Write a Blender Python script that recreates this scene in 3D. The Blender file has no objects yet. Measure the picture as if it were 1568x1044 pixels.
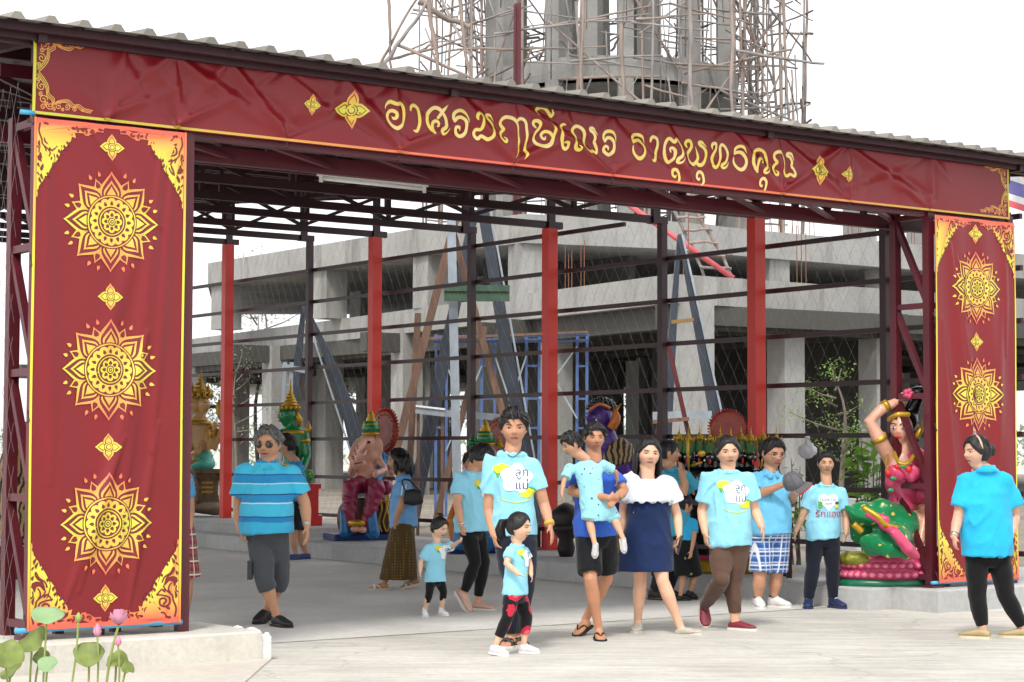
import bpy, bmesh, math, random
import numpy as np
from mathutils import Vector, Matrix, noise
from mathutils.bvhtree import BVHTree

# ------------------------------------------------------------------ camera, sky, sun, exposure
scene = bpy.context.scene
COL = scene.collection
FPX, PITCH, ROLL, CAMH = 2955.3, .0565, -.0022, 1.42      # focal length in photo pixels, tilt, height (m)
cam_data = bpy.data.cameras.new('camera')
cam_data.sensor_fit = 'HORIZONTAL'; cam_data.sensor_width = 36.0
cam_data.lens = 36.0 * FPX / 1568.0
cam_data.clip_start = .1; cam_data.clip_end = 3000
cam = bpy.data.objects.new('camera', cam_data); COL.objects.link(cam)
cam.matrix_world = Matrix.Translation((0, 0, CAMH)) @ Matrix.Rotation(math.pi/2 + PITCH, 4, 'X') @ Matrix.Rotation(-ROLL, 4, 'Z')
scene.camera = cam

SUN_EL, SUN_AZ = math.radians(52), math.radians(196)      # azimuth clockwise from +Y
world = bpy.data.worlds.new('World'); scene.world = world; world.use_nodes = True
nt = world.node_tree; nt.nodes.clear()
w_out = nt.nodes.new('ShaderNodeOutputWorld'); w_bg = nt.nodes.new('ShaderNodeBackground')
w_sky = nt.nodes.new('ShaderNodeTexSky'); w_sky.sky_type = 'NISHITA'; w_sky.sun_disc = False
w_sky.sun_elevation = SUN_EL; w_sky.sun_rotation = SUN_AZ
w_sky.air_density = 1.6; w_sky.dust_density = 6.0; w_sky.ozone_density = 1.0
w_hs = nt.nodes.new('ShaderNodeHueSaturation'); w_hs.inputs['Saturation'].default_value = .25
w_mix = nt.nodes.new('ShaderNodeMixRGB'); w_mix.inputs[0].default_value = .72
w_mix.inputs[2].default_value = (10.4, 10.6, 11.0, 1)     # an even white cloud deck over the sky
nt.links.new(w_sky.outputs[0], w_hs.inputs['Color']); nt.links.new(w_hs.outputs[0], w_mix.inputs[1])
nt.links.new(w_mix.outputs[0], w_bg.inputs[0]); w_bg.inputs[1].default_value = .1
nt.links.new(w_bg.outputs[0], w_out.inputs[0])
sun_d = bpy.data.lights.new('sun', 'SUN'); sun_d.energy = 1.5; sun_d.angle = math.radians(10); sun_d.color = (1, .96, .9)
sun = bpy.data.objects.new('sun', sun_d); COL.objects.link(sun)
sun_dir = Vector((math.sin(SUN_AZ)*math.cos(SUN_EL), math.cos(SUN_AZ)*math.cos(SUN_EL), math.sin(SUN_EL)))
sun.rotation_euler = sun_dir.to_track_quat('Z', 'Y').to_euler()
scene.view_settings.view_transform = 'Standard'; scene.view_settings.look = 'None'
scene.view_settings.gamma = 1; scene.view_settings.use_curve_mapping = False
scene.view_settings.exposure = .72
scene.cycles.use_adaptive_sampling = True; scene.cycles.adaptive_threshold = .03
scene.cycles.max_bounces = 6; scene.cycles.diffuse_bounces = 4; scene.cycles.glossy_bounces = 2
scene.cycles.transmission_bounces = 2; scene.cycles.transparent_max_bounces = 4

# ------------------------------------------------------------------ survey helpers
def ray(px, py):
    a, b = px - 784, py - 522
    cr, sr = math.cos(ROLL), math.sin(ROLL)
    u, v = cr*a + sr*b, -sr*a + cr*b
    return Vector((u, FPX*math.cos(PITCH) + v*math.sin(PITCH), FPX*math.sin(PITCH) - v*math.cos(PITCH))) / FPX
EYE = Vector((0, 0, CAMH))
def G(px, py, z=0.0):                     # sight line to height z
    d = ray(px, py); return EYE + d*((z - CAMH)/d.z)
def D(px, py, Y):                         # sight line to distance Y
    d = ray(px, py); return EYE + d*(Y/d.y)
PX0, PY0, TH, W = -3.1125, 12.4284, .6252, 9.61           # pavilion front left corner, heading, width
CT, ST = math.cos(TH), math.sin(TH)
def U(u, v, z=0.0): return Vector((PX0 + u*CT - v*ST, PY0 + u*ST + v*CT, z))
def to_uv(P): dx, dy = P.x - PX0, P.y - PY0; return (dx*CT + dy*ST, -dx*ST + dy*CT)
def on_front(px, py, v=-.06):             # sight line to the banner plane -> (u, z)
    d = ray(px, py); n = Vector((-ST, CT, 0)); k = v - PX0*ST + PY0*CT
    P = EYE + d*(k/(d.dot(n))); return to_uv(P)[0], P.z
def on_side(px, py, u=W):
    d = ray(px, py); n = Vector((CT, ST, 0)); k = u + PX0*CT + PY0*ST
    P = EYE + d*(k/(d.dot(n))); return to_uv(P)[1], P.z

# ------------------------------------------------------------------ materials
def lin(c):
    if isinstance(c, str):
        c = [int(c[i:i+2], 16)/255 for i in (1, 3, 5)]
        return tuple((x/12.92 if x <= .04045 else ((x+.055)/1.055)**2.4) for x in c)
    return tuple(c[:3])
MATS = {}
def mat(name, color=(.5, .5, .5), rough=.6, metal=0.0, var=.12, vscale=6.0, bump=0.0, bscale=40.0, attr=None, spec=.5, sheen=0, coord='Object', stretch=None, sss=0, coat=0, alpha=1):
    if name in MATS: return MATS[name]
    m = bpy.data.materials.new(name); m.use_nodes = True; MATS[name] = m
    n = m.node_tree.nodes; l = m.node_tree.links; b = n['Principled BSDF']
    color = lin(color)
    b.inputs['Roughness'].default_value = rough; b.inputs['Metallic'].default_value = metal
    b.inputs['Specular IOR Level'].default_value = spec
    if sheen: b.inputs['Sheen Weight'].default_value = sheen
    if coat: b.inputs['Coat Weight'].default_value = coat; b.inputs['Coat Roughness'].default_value = .15
    if sss:
        b.inputs['Subsurface Weight'].default_value = sss; b.inputs['Subsurface Radius'].default_value = (.012, .005, .003); b.inputs['Subsurface Scale'].default_value = 1
    if alpha < 1: b.inputs['Alpha'].default_value = alpha
    tc = n.new('ShaderNodeTexCoord'); vec = tc.outputs[coord] if coord != 'Position' else n.new('ShaderNodeNewGeometry').outputs['Position']
    if stretch:
        mp = n.new('ShaderNodeMapping'); mp.inputs['Scale'].default_value = stretch; l.new(vec, mp.inputs[0]); vec = mp.outputs[0]
    if attr:
        at = n.new('ShaderNodeAttribute'); at.attribute_name = attr; src = at.outputs['Color']
    else:
        rgb = n.new('ShaderNodeRGB'); rgb.outputs[0].default_value = (*color, 1); src = rgb.outputs[0]
    if var > 0:
        nz = n.new('ShaderNodeTexNoise'); nz.inputs['Scale'].default_value = vscale; nz.inputs['Detail'].default_value = 5
        l.new(vec, nz.inputs['Vector'])
        mr = n.new('ShaderNodeMapRange'); mr.inputs[1].default_value = .3; mr.inputs[2].default_value = .7
        mr.inputs[3].default_value = 1 - var; mr.inputs[4].default_value = 1 + var*.6
        l.new(nz.outputs[0], mr.inputs[0])
        mx = n.new('ShaderNodeVectorMath'); mx.operation = 'SCALE'; l.new(src, mx.inputs[0]); l.new(mr.outputs[0], mx.inputs['Scale'])
        src = mx.outputs[0]
    l.new(src, b.inputs['Base Color'])
    if bump > 0:
        nb = n.new('ShaderNodeTexNoise'); nb.inputs['Scale'].default_value = bscale; nb.inputs['Detail'].default_value = 4
        l.new(vec, nb.inputs['Vector'])
        bp = n.new('ShaderNodeBump'); bp.inputs['Strength'].default_value = bump; bp.inputs['Distance'].default_value = .02
        l.new(nb.outputs[0], bp.inputs['Height']); l.new(bp.outputs[0], b.inputs['Normal'])
    return m
def nodes_of(m): return m.node_tree.nodes, m.node_tree.links, m.node_tree.nodes['Principled BSDF']

def concrete(name, base, streak=.35, rough=.85, scale=1.0, dark=(.10, .095, .085)):
    if name in MATS: return MATS[name]
    m = bpy.data.materials.new(name); m.use_nodes = True; MATS[name] = m
    n, l, b = nodes_of(m); b.inputs['Roughness'].default_value = rough; b.inputs['Specular IOR Level'].default_value = .25
    pos = n.new('ShaderNodeNewGeometry').outputs['Position']
    def nz(sc, det, sz):
        mp = n.new('ShaderNodeMapping'); mp.inputs['Scale'].default_value = sz; l.new(pos, mp.inputs[0])
        t = n.new('ShaderNodeTexNoise'); t.inputs['Scale'].default_value = sc*scale; t.inputs['Detail'].default_value = det; t.inputs['Roughness'].default_value = .65
        l.new(mp.outputs[0], t.inputs['Vector']); return t.outputs[0]
    def ramp(src, a, c, lo, hi):
        mr = n.new('ShaderNodeMapRange'); mr.inputs[1].default_value = a; mr.inputs[2].default_value = c; mr.inputs[3].default_value = lo; mr.inputs[4].default_value = hi
        l.new(src, mr.inputs[0]); return mr.outputs[0]
    st = ramp(nz(2.2, 6, (1, 1, .12)), .52, .78, 0, streak)          # vertical run-off streaks
    bl = ramp(nz(.5, 5, (1, 1, 1)), .35, .7, .82, 1.12)             # broad cloudy blotches
    fi = ramp(nz(14, 3, (1, 1, 1)), .3, .7, .92, 1.06)
    mu = n.new('ShaderNodeMath'); mu.operation = 'MULTIPLY'; l.new(bl, mu.inputs[0]); l.new(fi, mu.inputs[1])
    rgb = n.new('ShaderNodeRGB'); rgb.outputs[0].default_value = (*lin(base), 1)
    sc = n.new('ShaderNodeVectorMath'); sc.operation = 'SCALE'; l.new(rgb.outputs[0], sc.inputs[0]); l.new(mu.outputs[0], sc.inputs['Scale'])
    mx = n.new('ShaderNodeMixRGB'); mx.inputs[2].default_value = (*dark, 1); l.new(st, mx.inputs[0]); l.new(sc.outputs[0], mx.inputs[1])
    l.new(mx.outputs[0], b.inputs['Base Color'])
    bp = n.new('ShaderNodeBump'); bp.inputs['Strength'].default_value = .25; bp.inputs['Distance'].default_value = .02
    l.new(nz(20, 4, (1, 1, 1)), bp.inputs['Height']); l.new(bp.outputs[0], b.inputs['Normal'])
    return m

# ------------------------------------------------------------------ mesh helpers
def frame_of(d):
    d = d.normalized(); a = Vector((0, 0, 1)) if abs(d.z) < .95 else Vector((1, 0, 0))
    x = d.cross(a).normalized(); return x, x.cross(d).normalized()
class MB:
    def __init__(s): s.v = []; s.f = []; s.m = []; s.c = []; s.mi = 0; s.col = None
    def add(s, vs, fs):
        o = len(s.v); s.v += [tuple(p) for p in vs]; s.f += [[i + o for i in q] for q in fs]; s.m += [s.mi]*len(fs)
        if s.col is not None: s.c += [s.col]*len(vs)
        return s
    def box(s, c, size, R=None):
        c = Vector(c); x, y, z = [k/2 for k in size]
        vs = [Vector((i*x, j*y, k*z)) for i in (-1, 1) for j in (-1, 1) for k in (-1, 1)]
        if R: vs = [R @ p for p in vs]
        return s.add([c + p for p in vs], [(0, 1, 3, 2), (4, 6, 7, 5), (0, 4, 5, 1), (2, 3, 7, 6), (0, 2, 6, 4), (1, 5, 7, 3)])
    def bar(s, a, b, w, h=None):
        a, b = Vector(a), Vector(b); h = h or w; d = b - a; x, y = frame_of(d)
        vs = [p + x*(i*w/2) + y*(j*h/2) for p in (a, b) for i, j in ((-1, -1), (1, -1), (1, 1), (-1, 1))]
        return s.add(vs, [(3, 2, 1, 0), (4, 5, 6, 7), (0, 1, 5, 4), (1, 2, 6, 5), (2, 3, 7, 6), (3, 0, 4, 7)])
    def tube(s, pts, rad, n=8, caps=True, flat=None):
        pts = [Vector(p) for p in pts]; k = len(pts)
        if not hasattr(rad, '__len__'): rad = [rad]*k
        vs = []; x = None
        for i, p in enumerate(pts):
            d = (pts[min(i+1, k-1)] - pts[max(i-1, 0)]); d = d.normalized() if d.length > 1e-9 else Vector((0, 0, 1))
            if x is None: x, y = frame_of(d)
            else:
                x = (x - d*x.dot(d)); x = x.normalized() if x.length > 1e-6 else frame_of(d)[0]; y = x.cross(d)
            for j in range(n):
                t = 2*math.pi*j/n; vs.append(p + (x*math.cos(t) + y*math.sin(t))*rad[i])
        fs = [(i*n + j, i*n + (j+1) % n, (i+1)*n + (j+1) % n, (i+1)*n + j) for i in range(k-1) for j in range(n)]
        if caps: fs += [tuple(range(n))[::-1], tuple((k-1)*n + j for j in range(n))]
        return s.add(vs, fs)
    def limb(s, pts, rad, n=12):           # tube with rounded ends
        pts = [Vector(p) for p in pts]; a = (pts[0]-pts[1]).normalized(); b = (pts[-1]-pts[-2]).normalized()
        P = [pts[0]+a*rad[0]*.85, pts[0]+a*rad[0]*.5] + pts + [pts[-1]+b*rad[-1]*.5, pts[-1]+b*rad[-1]*.85]
        R = [rad[0]*.45, rad[0]*.86] + list(rad) + [rad[-1]*.86, rad[-1]*.45]
        return s.tube(P, R, n)
    def loft(s, secs, n=24, pw=2.0, caps=True):   # secs: (centre, half axis a, half axis b)
        vs = []
        for c, a, b in secs:
            c, a, b = Vector(c), Vector(a), Vector(b)
            for j in range(n):
                t = 2*math.pi*j/n; ct, st = math.cos(t), math.sin(t)
                vs.append(c + a*(math.copysign(abs(ct)**(2/pw), ct)) + b*(math.copysign(abs(st)**(2/pw), st)))
        k = len(secs)
        fs = [(i*n + j, i*n + (j+1) % n, (i+1)*n + (j+1) % n, (i+1)*n + j) for i in range(k-1) for j in range(n)]
        if caps: fs += [tuple(range(n))[::-1], tuple((k-1)*n + j for j in range(n))]
        return s.add(vs, fs)
    def ell(s, c, r, R=None, nu=16, nv=10):
        c = Vector(c); r = (r, r, r) if not hasattr(r, '__len__') else r
        vs = [Vector((0, 0, r[2]))]
        for i in range(1, nv):
            p = math.pi*i/nv
            for j in range(nu):
                t = 2*math.pi*j/nu; vs.append(Vector((r[0]*math.sin(p)*math.cos(t), r[1]*math.sin(p)*math.sin(t), r[2]*math.cos(p))))
        vs.append(Vector((0, 0, -r[2])))
        fs = [(0, 1+j, 1+(j+1) % nu) for j in range(nu)]
        for i in range(nv-2):
            fs += [(1+i*nu+j, 1+(i+1)*nu+j, 1+(i+1)*nu+(j+1) % nu, 1+i*nu+(j+1) % nu) for j in range(nu)]
        e = len(vs)-1; o = 1+(nv-2)*nu
        fs += [(e, o+(j+1) % nu, o+j) for j in range(nu)]
        if R: vs = [R @ p for p in vs]
        return s.add([c + p for p in vs], fs)
    def lathe(s, prof, c=(0, 0, 0), n=24, R=None, sx=1, sy=1):
        c = Vector(c); vs = []
        for r, z in prof:
            for j in range(n):
                t = 2*math.pi*j/n; p = Vector((r*math.cos(t)*sx, r*math.sin(t)*sy, z)); vs.append(c + (R @ p if R else p))
        k = len(prof)
        fs = [(i*n+j, i*n+(j+1) % n, (i+1)*n+(j+1) % n, (i+1)*n+j) for i in range(k-1) for j in range(n)]
        fs += [tuple(range(n))[::-1], tuple((k-1)*n+j for j in range(n))]
        return s.add(vs, fs)
    def prism(s, poly, d):                 # planar polygon (3d points) pushed along d
        poly = [Vector(p) for p in poly]; d = Vector(d); n = len(poly)
        return s.add(poly + [p + d for p in poly], [tuple(range(n))[::-1], tuple(range(n, 2*n))] + [(i, (i+1) % n, n+(i+1) % n, n+i) for i in range(n)])
    def mesh(s, name, mats, smooth=False):
        me = bpy.data.meshes.new(name); me.from_pydata(s.v, [], s.f)
        for m in (mats if isinstance(mats, (list, tuple)) else [mats]): me.materials.append(m)
        me.polygons.foreach_set('material_index', s.m)
        if smooth: me.polygons.foreach_set('use_smooth', [True]*len(s.f))
        if s.c and len(s.c) == len(s.v):
            ca = me.color_attributes.new('Col', 'FLOAT_COLOR', 'POINT')
            ca.data.foreach_set('color', [x for c in s.c for x in (*c[:3], 1)])
        me.update(); return me
    def build(s, name, mats, parent=None, smooth=False, fix=False):
        me = s.mesh(name, mats, smooth)
        if fix:
            bm = bmesh.new(); bm.from_mesh(me); bmesh.ops.recalc_face_normals(bm, faces=bm.faces); bm.to_mesh(me); bm.free()
        return obj(name, me, parent)
def obj(name, me, parent=None):
    o = bpy.data.objects.new(name, me); COL.objects.link(o)
    if parent: o.parent = parent
    return o
def tag(o, label=None, cat=None, group=None, kind=None):
    if label: o['label'] = label
    if cat: o['category'] = cat
    if group: o['group'] = group
    if kind: o['kind'] = kind
    return o
def thing(name, label, cat, loc=(0, 0, 0), rz=0, group=None):
    e = bpy.data.objects.new(name, None); COL.objects.link(e); e.empty_display_size = .2
    e.location = loc; e.rotation_euler = (0, 0, rz); return tag(e, label, cat, group)
UNIT = {}
def unit_box(m):
    if m.name not in UNIT: UNIT[m.name] = MB().box((0, 0, 0), (1, 1, 1)).mesh('unit_bar', m)
    return UNIT[m.name]
def bar(name, a, b, w, h, m, parent, up=None):      # a straight bar sharing one mesh per material
    a, b = Vector(a), Vector(b); d = b - a; z = d.normalized()
    upv = Vector(up) if up else (Vector((0, 0, 1)) if abs(z.z) < .95 else Vector((0, 1, 0)))
    x = upv.cross(z).normalized(); y = z.cross(x)
    o = obj(name, unit_box(m), parent)
    M = Matrix((( x.x*w, y.x*h, z.x*d.length, (a.x+b.x)/2), (x.y*w, y.y*h, z.y*d.length, (a.y+b.y)/2), (x.z*w, y.z*h, z.z*d.length, (a.z+b.z)/2), (0, 0, 0, 1)))
    o.matrix_basis = M; return o
def boxo(name, c, size, m, parent=None, rz=0):
    o = obj(name, unit_box(m), parent); o.location = c; o.scale = size; o.rotation_euler = (0, 0, rz); return o
def crom(pts, k=6):                       # smooth curve through points of any dimension
    P = [np.array(p, float) for p in pts]; out = []
    for i in range(len(P)-1):
        p0, p1, p2, p3 = P[max(i-1, 0)], P[i], P[i+1], P[min(i+2, len(P)-1)]
        for j in range(k):
            t = j/k; out.append(.5*((2*p1) + (-p0+p2)*t + (2*p0-5*p1+4*p2-p3)*t*t + (-p0+3*p1-3*p2+p3)*t**3))
    out.append(P[-1]); return out
def remesh(name, mb, voxel, m, parent=None, iters=2, disp=None):   # one continuous skin over overlapping shapes
    me = mb.mesh('tmp', m); o = bpy.data.objects.new('tmp', me); COL.objects.link(o)
    r = o.modifiers.new('r', 'REMESH'); r.mode = 'VOXEL'; r.voxel_size = voxel; r.use_smooth_shade = True
    if iters:
        s = o.modifiers.new('s', 'SMOOTH'); s.iterations = iters; s.factor = .5
    dg = bpy.context.evaluated_depsgraph_get(); ne = bpy.data.meshes.new_from_object(o.evaluated_get(dg), depsgraph=dg)
    bpy.data.objects.remove(o); bpy.data.meshes.remove(me); ne.name = name
    ne.materials.clear(); ne.materials.append(m)
    if disp:
        nv = len(ne.vertices); co = np.empty(nv*3, np.float32); ne.vertices.foreach_get('co', co); no = np.empty(nv*3, np.float32); ne.vertices.foreach_get('normal', no)
        co = co.reshape(-1, 3); no = no.reshape(-1, 3)
        dv = np.array([disp(Vector(map(float, p)), Vector(map(float, q))) for p, q in zip(co, no)], np.float32)
        co += no*dv[:, None]; ne.vertices.foreach_set('co', co.ravel()); ne.update()
    return obj(name, ne, parent)
random.seed(7)
# ================================================================== ground
M_conc = concrete('plaza_concrete', (.58, .55, .495), streak=.0)
def ground_material():
    m = MATS['plaza_concrete']; n, l, b = nodes_of(m)
    src = b.inputs['Base Color'].links[0].from_socket
    pos = n.new('ShaderNodeNewGeometry').outputs['Position']
    mp = n.new('ShaderNodeMapping'); mp.inputs['Rotation'].default_value = (0, 0, -TH); mp.inputs['Scale'].default_value = (.35, 2.6, 1); l.new(pos, mp.inputs[0])
    t = n.new('ShaderNodeTexNoise'); t.inputs['Scale'].default_value = 3.5; t.inputs['Detail'].default_value = 8; t.inputs['Roughness'].default_value = .7; l.new(mp.outputs[0], t.inputs['Vector'])
    mr = n.new('ShaderNodeMapRange'); mr.inputs[1].default_value = .3; mr.inputs[2].default_value = .7; mr.inputs[3].default_value = .72; mr.inputs[4].default_value = 1.12; l.new(t.outputs[0], mr.inputs[0])
    t2 = n.new('ShaderNodeTexNoise'); t2.inputs['Scale'].default_value = .45; t2.inputs['Detail'].default_value = 6; l.new(pos, t2.inputs['Vector'])
    cr = n.new('ShaderNodeMapRange'); cr.inputs[1].default_value = .58; cr.inputs[2].default_value = .72; cr.inputs[3].default_value = 0; cr.inputs[4].default_value = .5; l.new(t2.outputs[0], cr.inputs[0])
    s = n.new('ShaderNodeVectorMath'); s.operation = 'SCALE'; l.new(src, s.inputs[0]); l.new(mr.outputs[0], s.inputs['Scale'])
    mx = n.new('ShaderNodeMixRGB'); mx.inputs[2].default_value = (.30, .26, .21, 1); l.new(cr.outputs[0], mx.inputs[0]); l.new(s.outputs[0], mx.inputs[1])
    vo = n.new('ShaderNodeTexVoronoi'); vo.feature = 'DISTANCE_TO_EDGE'; vo.inputs['Scale'].default_value = .33; wp = n.new('ShaderNodeTexNoise'); wp.inputs['Scale'].default_value = 1.6; wp.inputs['Detail'].default_value = 5; l.new(pos, wp.inputs['Vector'])
    va = n.new('ShaderNodeVectorMath'); va.operation = 'MULTIPLY_ADD'; va.inputs[1].default_value = (.9, .9, 0); l.new(wp.outputs['Color'], va.inputs[0]); l.new(pos, va.inputs[2]); l.new(va.outputs[0], vo.inputs['Vector'])
    ck = n.new('ShaderNodeMapRange'); ck.inputs[1].default_value = 0; ck.inputs[2].default_value = .006; ck.inputs[3].default_value = .28; ck.inputs[4].default_value = 0; l.new(vo.outputs['Distance'], ck.inputs[0])
    sp = n.new('ShaderNodeTexNoise'); sp.inputs['Scale'].default_value = 26; sp.inputs['Detail'].default_value = 3; l.new(pos, sp.inputs['Vector'])
    sk = n.new('ShaderNodeMapRange'); sk.inputs[1].default_value = .66; sk.inputs[2].default_value = .72; sk.inputs[3].default_value = 0; sk.inputs[4].default_value = .45; l.new(sp.outputs[0], sk.inputs[0])
    ma = n.new('ShaderNodeMath'); ma.operation = 'MAXIMUM'; l.new(ck.outputs[0], ma.inputs[0]); l.new(sk.outputs[0], ma.inputs[1])
    m3 = n.new('ShaderNodeMixRGB'); m3.inputs[2].default_value = (.16, .145, .125, 1); l.new(ma.outputs[0], m3.inputs[0]); l.new(mx.outputs[0], m3.inputs[1])
    l.new(m3.outputs[0], b.inputs['Base Color'])
ground_material()
g = MB(); g.add([(-900, -60, 0), (900, -60, 0), (900, 1600, 0), (-900, 1600, 0)], [(0, 1, 2, 3)])
tag(g.build('ground', M_conc), kind='structure')
M_floor = concrete('pavilion_floor_concrete', (.60, .58, .54), streak=0)
fl = MB()
fl.add([U(-1, .7, .004), U(W+.3, .7, .004), U(W+.3, 24.4, .004), U(-1, 24.4, .004)], [(0, 1, 2, 3)])
tag(fl.build('pavilion_floor', M_floor), kind='structure')
M_apron = concrete('apron_concrete', (.56, .52, .46), streak=0)
ap = MB(); a0 = U(1.62, -.30); a1 = U(-7, -.30)
ap.prism([a1 + Vector((0, 0, .0)), a1 + Vector((-3, -9, 0)), Vector((-1.75, 6, 0)), Vector((-1.62, 10.2, 0)), a0], (0, 0, .012))
tag(ap.build('apron_slab', M_apron, fix=True), kind='structure')
# grass strip and dirt far behind, below the unfinished building
M_dirt = mat('bare_soil', (.22, .19, .15), .95, var=.3, vscale=.6, bump=.4, bscale=3, coord='Position')
dz = MB(); dz.add([U(W+1.2, -12, .006), U(90, -12, .006), U(90, 90, .006), U(W+1.2, 90, .006)], [(0, 1, 2, 3)])
tag(dz.build('building_yard', M_dirt), kind='structure')

# ================================================================== ledges (raised concrete bases)
M_ledge = concrete('ledge_concrete', (.46, .46, .45), streak=.22, scale=1.3)
M_plast = concrete('plinth_plaster', (.60, .57, .50), streak=.55, scale=1.6, dark=(.16, .15, .13))
def slab(u0, u1, v0, v1, z0, z1, bev=.012):
    mb = MB(); b = bev
    lv = [(0, z0), (0, z1 - b), (b, z1)]
    vs = []; 
    for d, z in lv: vs += [U(u0+d, v0+d, z), U(u1-d, v0+d, z), U(u1-d, v1-d, z), U(u0+d, v1-d, z)]
    fs = [(3, 2, 1, 0), (8, 9, 10, 11)]
    for k in range(2): fs += [(k*4+j, k*4+(j+1) % 4, k*4+4+(j+1) % 4, k*4+4+j) for j in range(4)]
    return mb.add(vs, fs)
# plaster base under the left gate tower, with its broken end
left = thing('tower_plinth', 'stained cream plaster plinth under the left banner tower, broken at its end', 'plinth', U(0, 0, 0))
def rel(mb, o): mb.v = [tuple(Vector(p) - Vector(o.location)) for p in mb.v]; return mb
rel(slab(-7, 1.55, -.30, .62, 0, .2), left).build('plaster_block', M_plast, left, fix=True)
br = MB(); random.seed(3)
for k in range(26):
    u = 1.55 + random.random()*.085; z = .02 + random.random()*.16
    br.ell(U(u, -.27 + random.random()*.5, z), (.02+random.random()*.025, .03, .02+random.random()*.02), nu=6, nv=4)
br.add(*[(lambda s: (s.v, s.f))(slab(1.55, 1.63, -.285, .60, 0, .17))][0])
rel(br, left).build('broken_end', mat('raw_plaster', (.72, .71, .68), .9, bump=.5, bscale=25), left, fix=True)
# long ledge below the side fence where the statues stand
led = thing('statue_ledge', 'long low grey concrete ledge the painted statues stand on along the fence', 'ledge', U(8.25, -.28, 0))
rel(slab(8.25, 14, -.28, 1.6, 0, .2), led).build('ledge_block', M_ledge, led, fix=True)
rel(slab(8.03, 10.2, 1.6, 24, 0, .2), led).build('ledge_block', M_ledge, led, fix=True)
rel(slab(7.93, 8.4, .25, 1.62, 0, .196), led).build('ledge_block', M_ledge, led, fix=True)
rel(slab(8.45, 10.1, 11.7, 24, .2, .33), led).build('upper_step', concrete('step_concrete', (.46, .46, .445), streak=.15), led, fix=True)

# ================================================================== pavilion steel frame (local axes: u across the front, v inwards)
M_mar = mat('maroon_steel_paint', '#561722', .42, var=.22, vscale=2.2, bump=.05, bscale=8, coord='Position')
M_dark = mat('dark_maroon_steel', '#35121b', .45, var=.25, vscale=2.0, coord='Position')
M_red = mat('red_column_paint', '#d8240c', .4, var=.12, vscale=1.2, bump=.03, bscale=5, coord='Position', stretch=(1, 1, .25))
M_roofm = mat('roof_sheet', (.24, .22, .19), .55, metal=.15, var=.25, vscale=.8, coord='Position', stretch=(1, .2, 1))
M_under = mat('roof_underside', (.12, .115, .11), .8, var=.2, vscale=3, coord='Position')  # underside of the roof sheet, darker than its top
pav = thing('entrance_pavilion', 'long maroon steel pavilion with corrugated roof and open trusses over the entrance', 'pavilion', U(0, 0, 0), TH)
DEPTH = 23.0
def zt(v): return 3.72 + .0623*v                   # underside of the trusses
def th_(v): return .33 + .024*max(0, v)            # their depth: the roof climbs a little faster
COLV = [3.45, 7.17, 11.28, 15.75, 20.0]
POSTV = [1.68, 5.16, 9.05, 13.34, 18.0]
for v in COLV:
    c = obj('column', MATS.get('_colmesh') or MB().box((0, 0, .5), (.15, .13, 1)).mesh('column', M_red), pav)
    c.location = (W-.02, v, .2); c.scale = (1, 1, zt(v) - .2)
    bar('base_plate', (W-.02, v, .33), (W-.02, v, .352), .30, .28, M_red, c).matrix_basis = Matrix.Translation((0, 0, .004)) @ Matrix.Diagonal((.3, .28, .006, 1))
for v in COLV:
    bar('column', (.0, v, .0), (.0, v, zt(v)), .13, .15, M_red, pav)
for v in POSTV:
    bar('post', (W+.10, v, .2), (W+.10, v, zt(v)), .085, .085, M_dark, pav)
    bar('post', (-.05, v, .0), (-.05, v, zt(v)), .085, .085, M_dark, pav)
# side rails of the fence
RAILZ = [.46, 1.02, 1.58, 2.12, 2.65, 3.15, 3.64, 4.12]
for z in RAILZ:
    v0 = max(0.0, (z - 3.72)/.0623 - .5) if z > 3.7 else 0.0
    bar('rail', (W+.16, v0, z), (W+.16, DEPTH, z), .04, .05, M_dark, pav)
# trusses, each with chords and web
def truss(v, mm):
    z0 = zt(v); hgt = th_(v); t = obj('truss', MB().box((W, 0, .04), (.16, .13, .082)).mesh('truss', mm), pav)
    t.location = (0, v, z0)
    bar('chord', (-.12, 0, .045), (W+.16, 0, .045), .07, .085, mm, t)
    bar('chord', (-.12, 0, hgt), (W+.16, 0, hgt), .07, .075, mm, t)
    n = 8
    for k in range(n+1):
        u = W*k/n
        bar('web', (u, 0, .085), (u, 0, hgt-.03), .05 if k not in (0, n) else .1, .05, mm, t)
        if k < n:
            a, b = (W*k/n, W*(k+1)/n) if k % 2 else (W*(k+1)/n, W*k/n)
            bar('web', (a, 0, .085), (b, 0, hgt-.035), .035, .045, mm, t)
for v in COLV + POSTV: truss(v, M_dark)
# purlins and eave beams
v = -.1
while v < DEPTH + .3:
    bar('purlin', (-.3, v, zt(v)+th_(v)+.055), (W+.35, v, zt(v)+th_(v)+.055), .05, .09, M_dark, pav); v += 1.12
for u in (0.0, W/3, 2*W/3, W):
    bar('rafter', (u, -.15, zt(-.15)+.36), (u, DEPTH+.2, zt(DEPTH+.2)+th_(DEPTH)+.03), .06, .07, M_dark, pav)
# front girder behind the name banner: two lower chords tied by flat diagonals
for vv, z in ((.02, 3.60), (.62, 3.55)):
    bar('girder_chord', (0, vv, z), (W, vv, z), .07, .12, M_mar, pav)
for vv in (.02, .62): bar('girder_chord', (0, vv, 3.98), (W, vv, 3.98), .06, .09, M_mar, pav)
n = 11
for k in range(n):
    a, b = W*k/n, W*(k+1)/n
    bar('lacing', (a, .05, 3.56), (b, .59, 3.53), .05, .025, M_mar, pav)
    bar('lacing', ((a+b)/2, .62, 3.60), ((a+b)/2, .62, 3.95), .05, .05, M_dark, pav)
    bar('lacing', (a, .62, 3.94), (b, .62, 3.62), .04, .04, M_dark, pav)
    bar('lacing', ((a+b)/2, .02, 3.66), ((a+b)/2, .02, 3.93), .05, .05, M_mar, pav)
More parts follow.
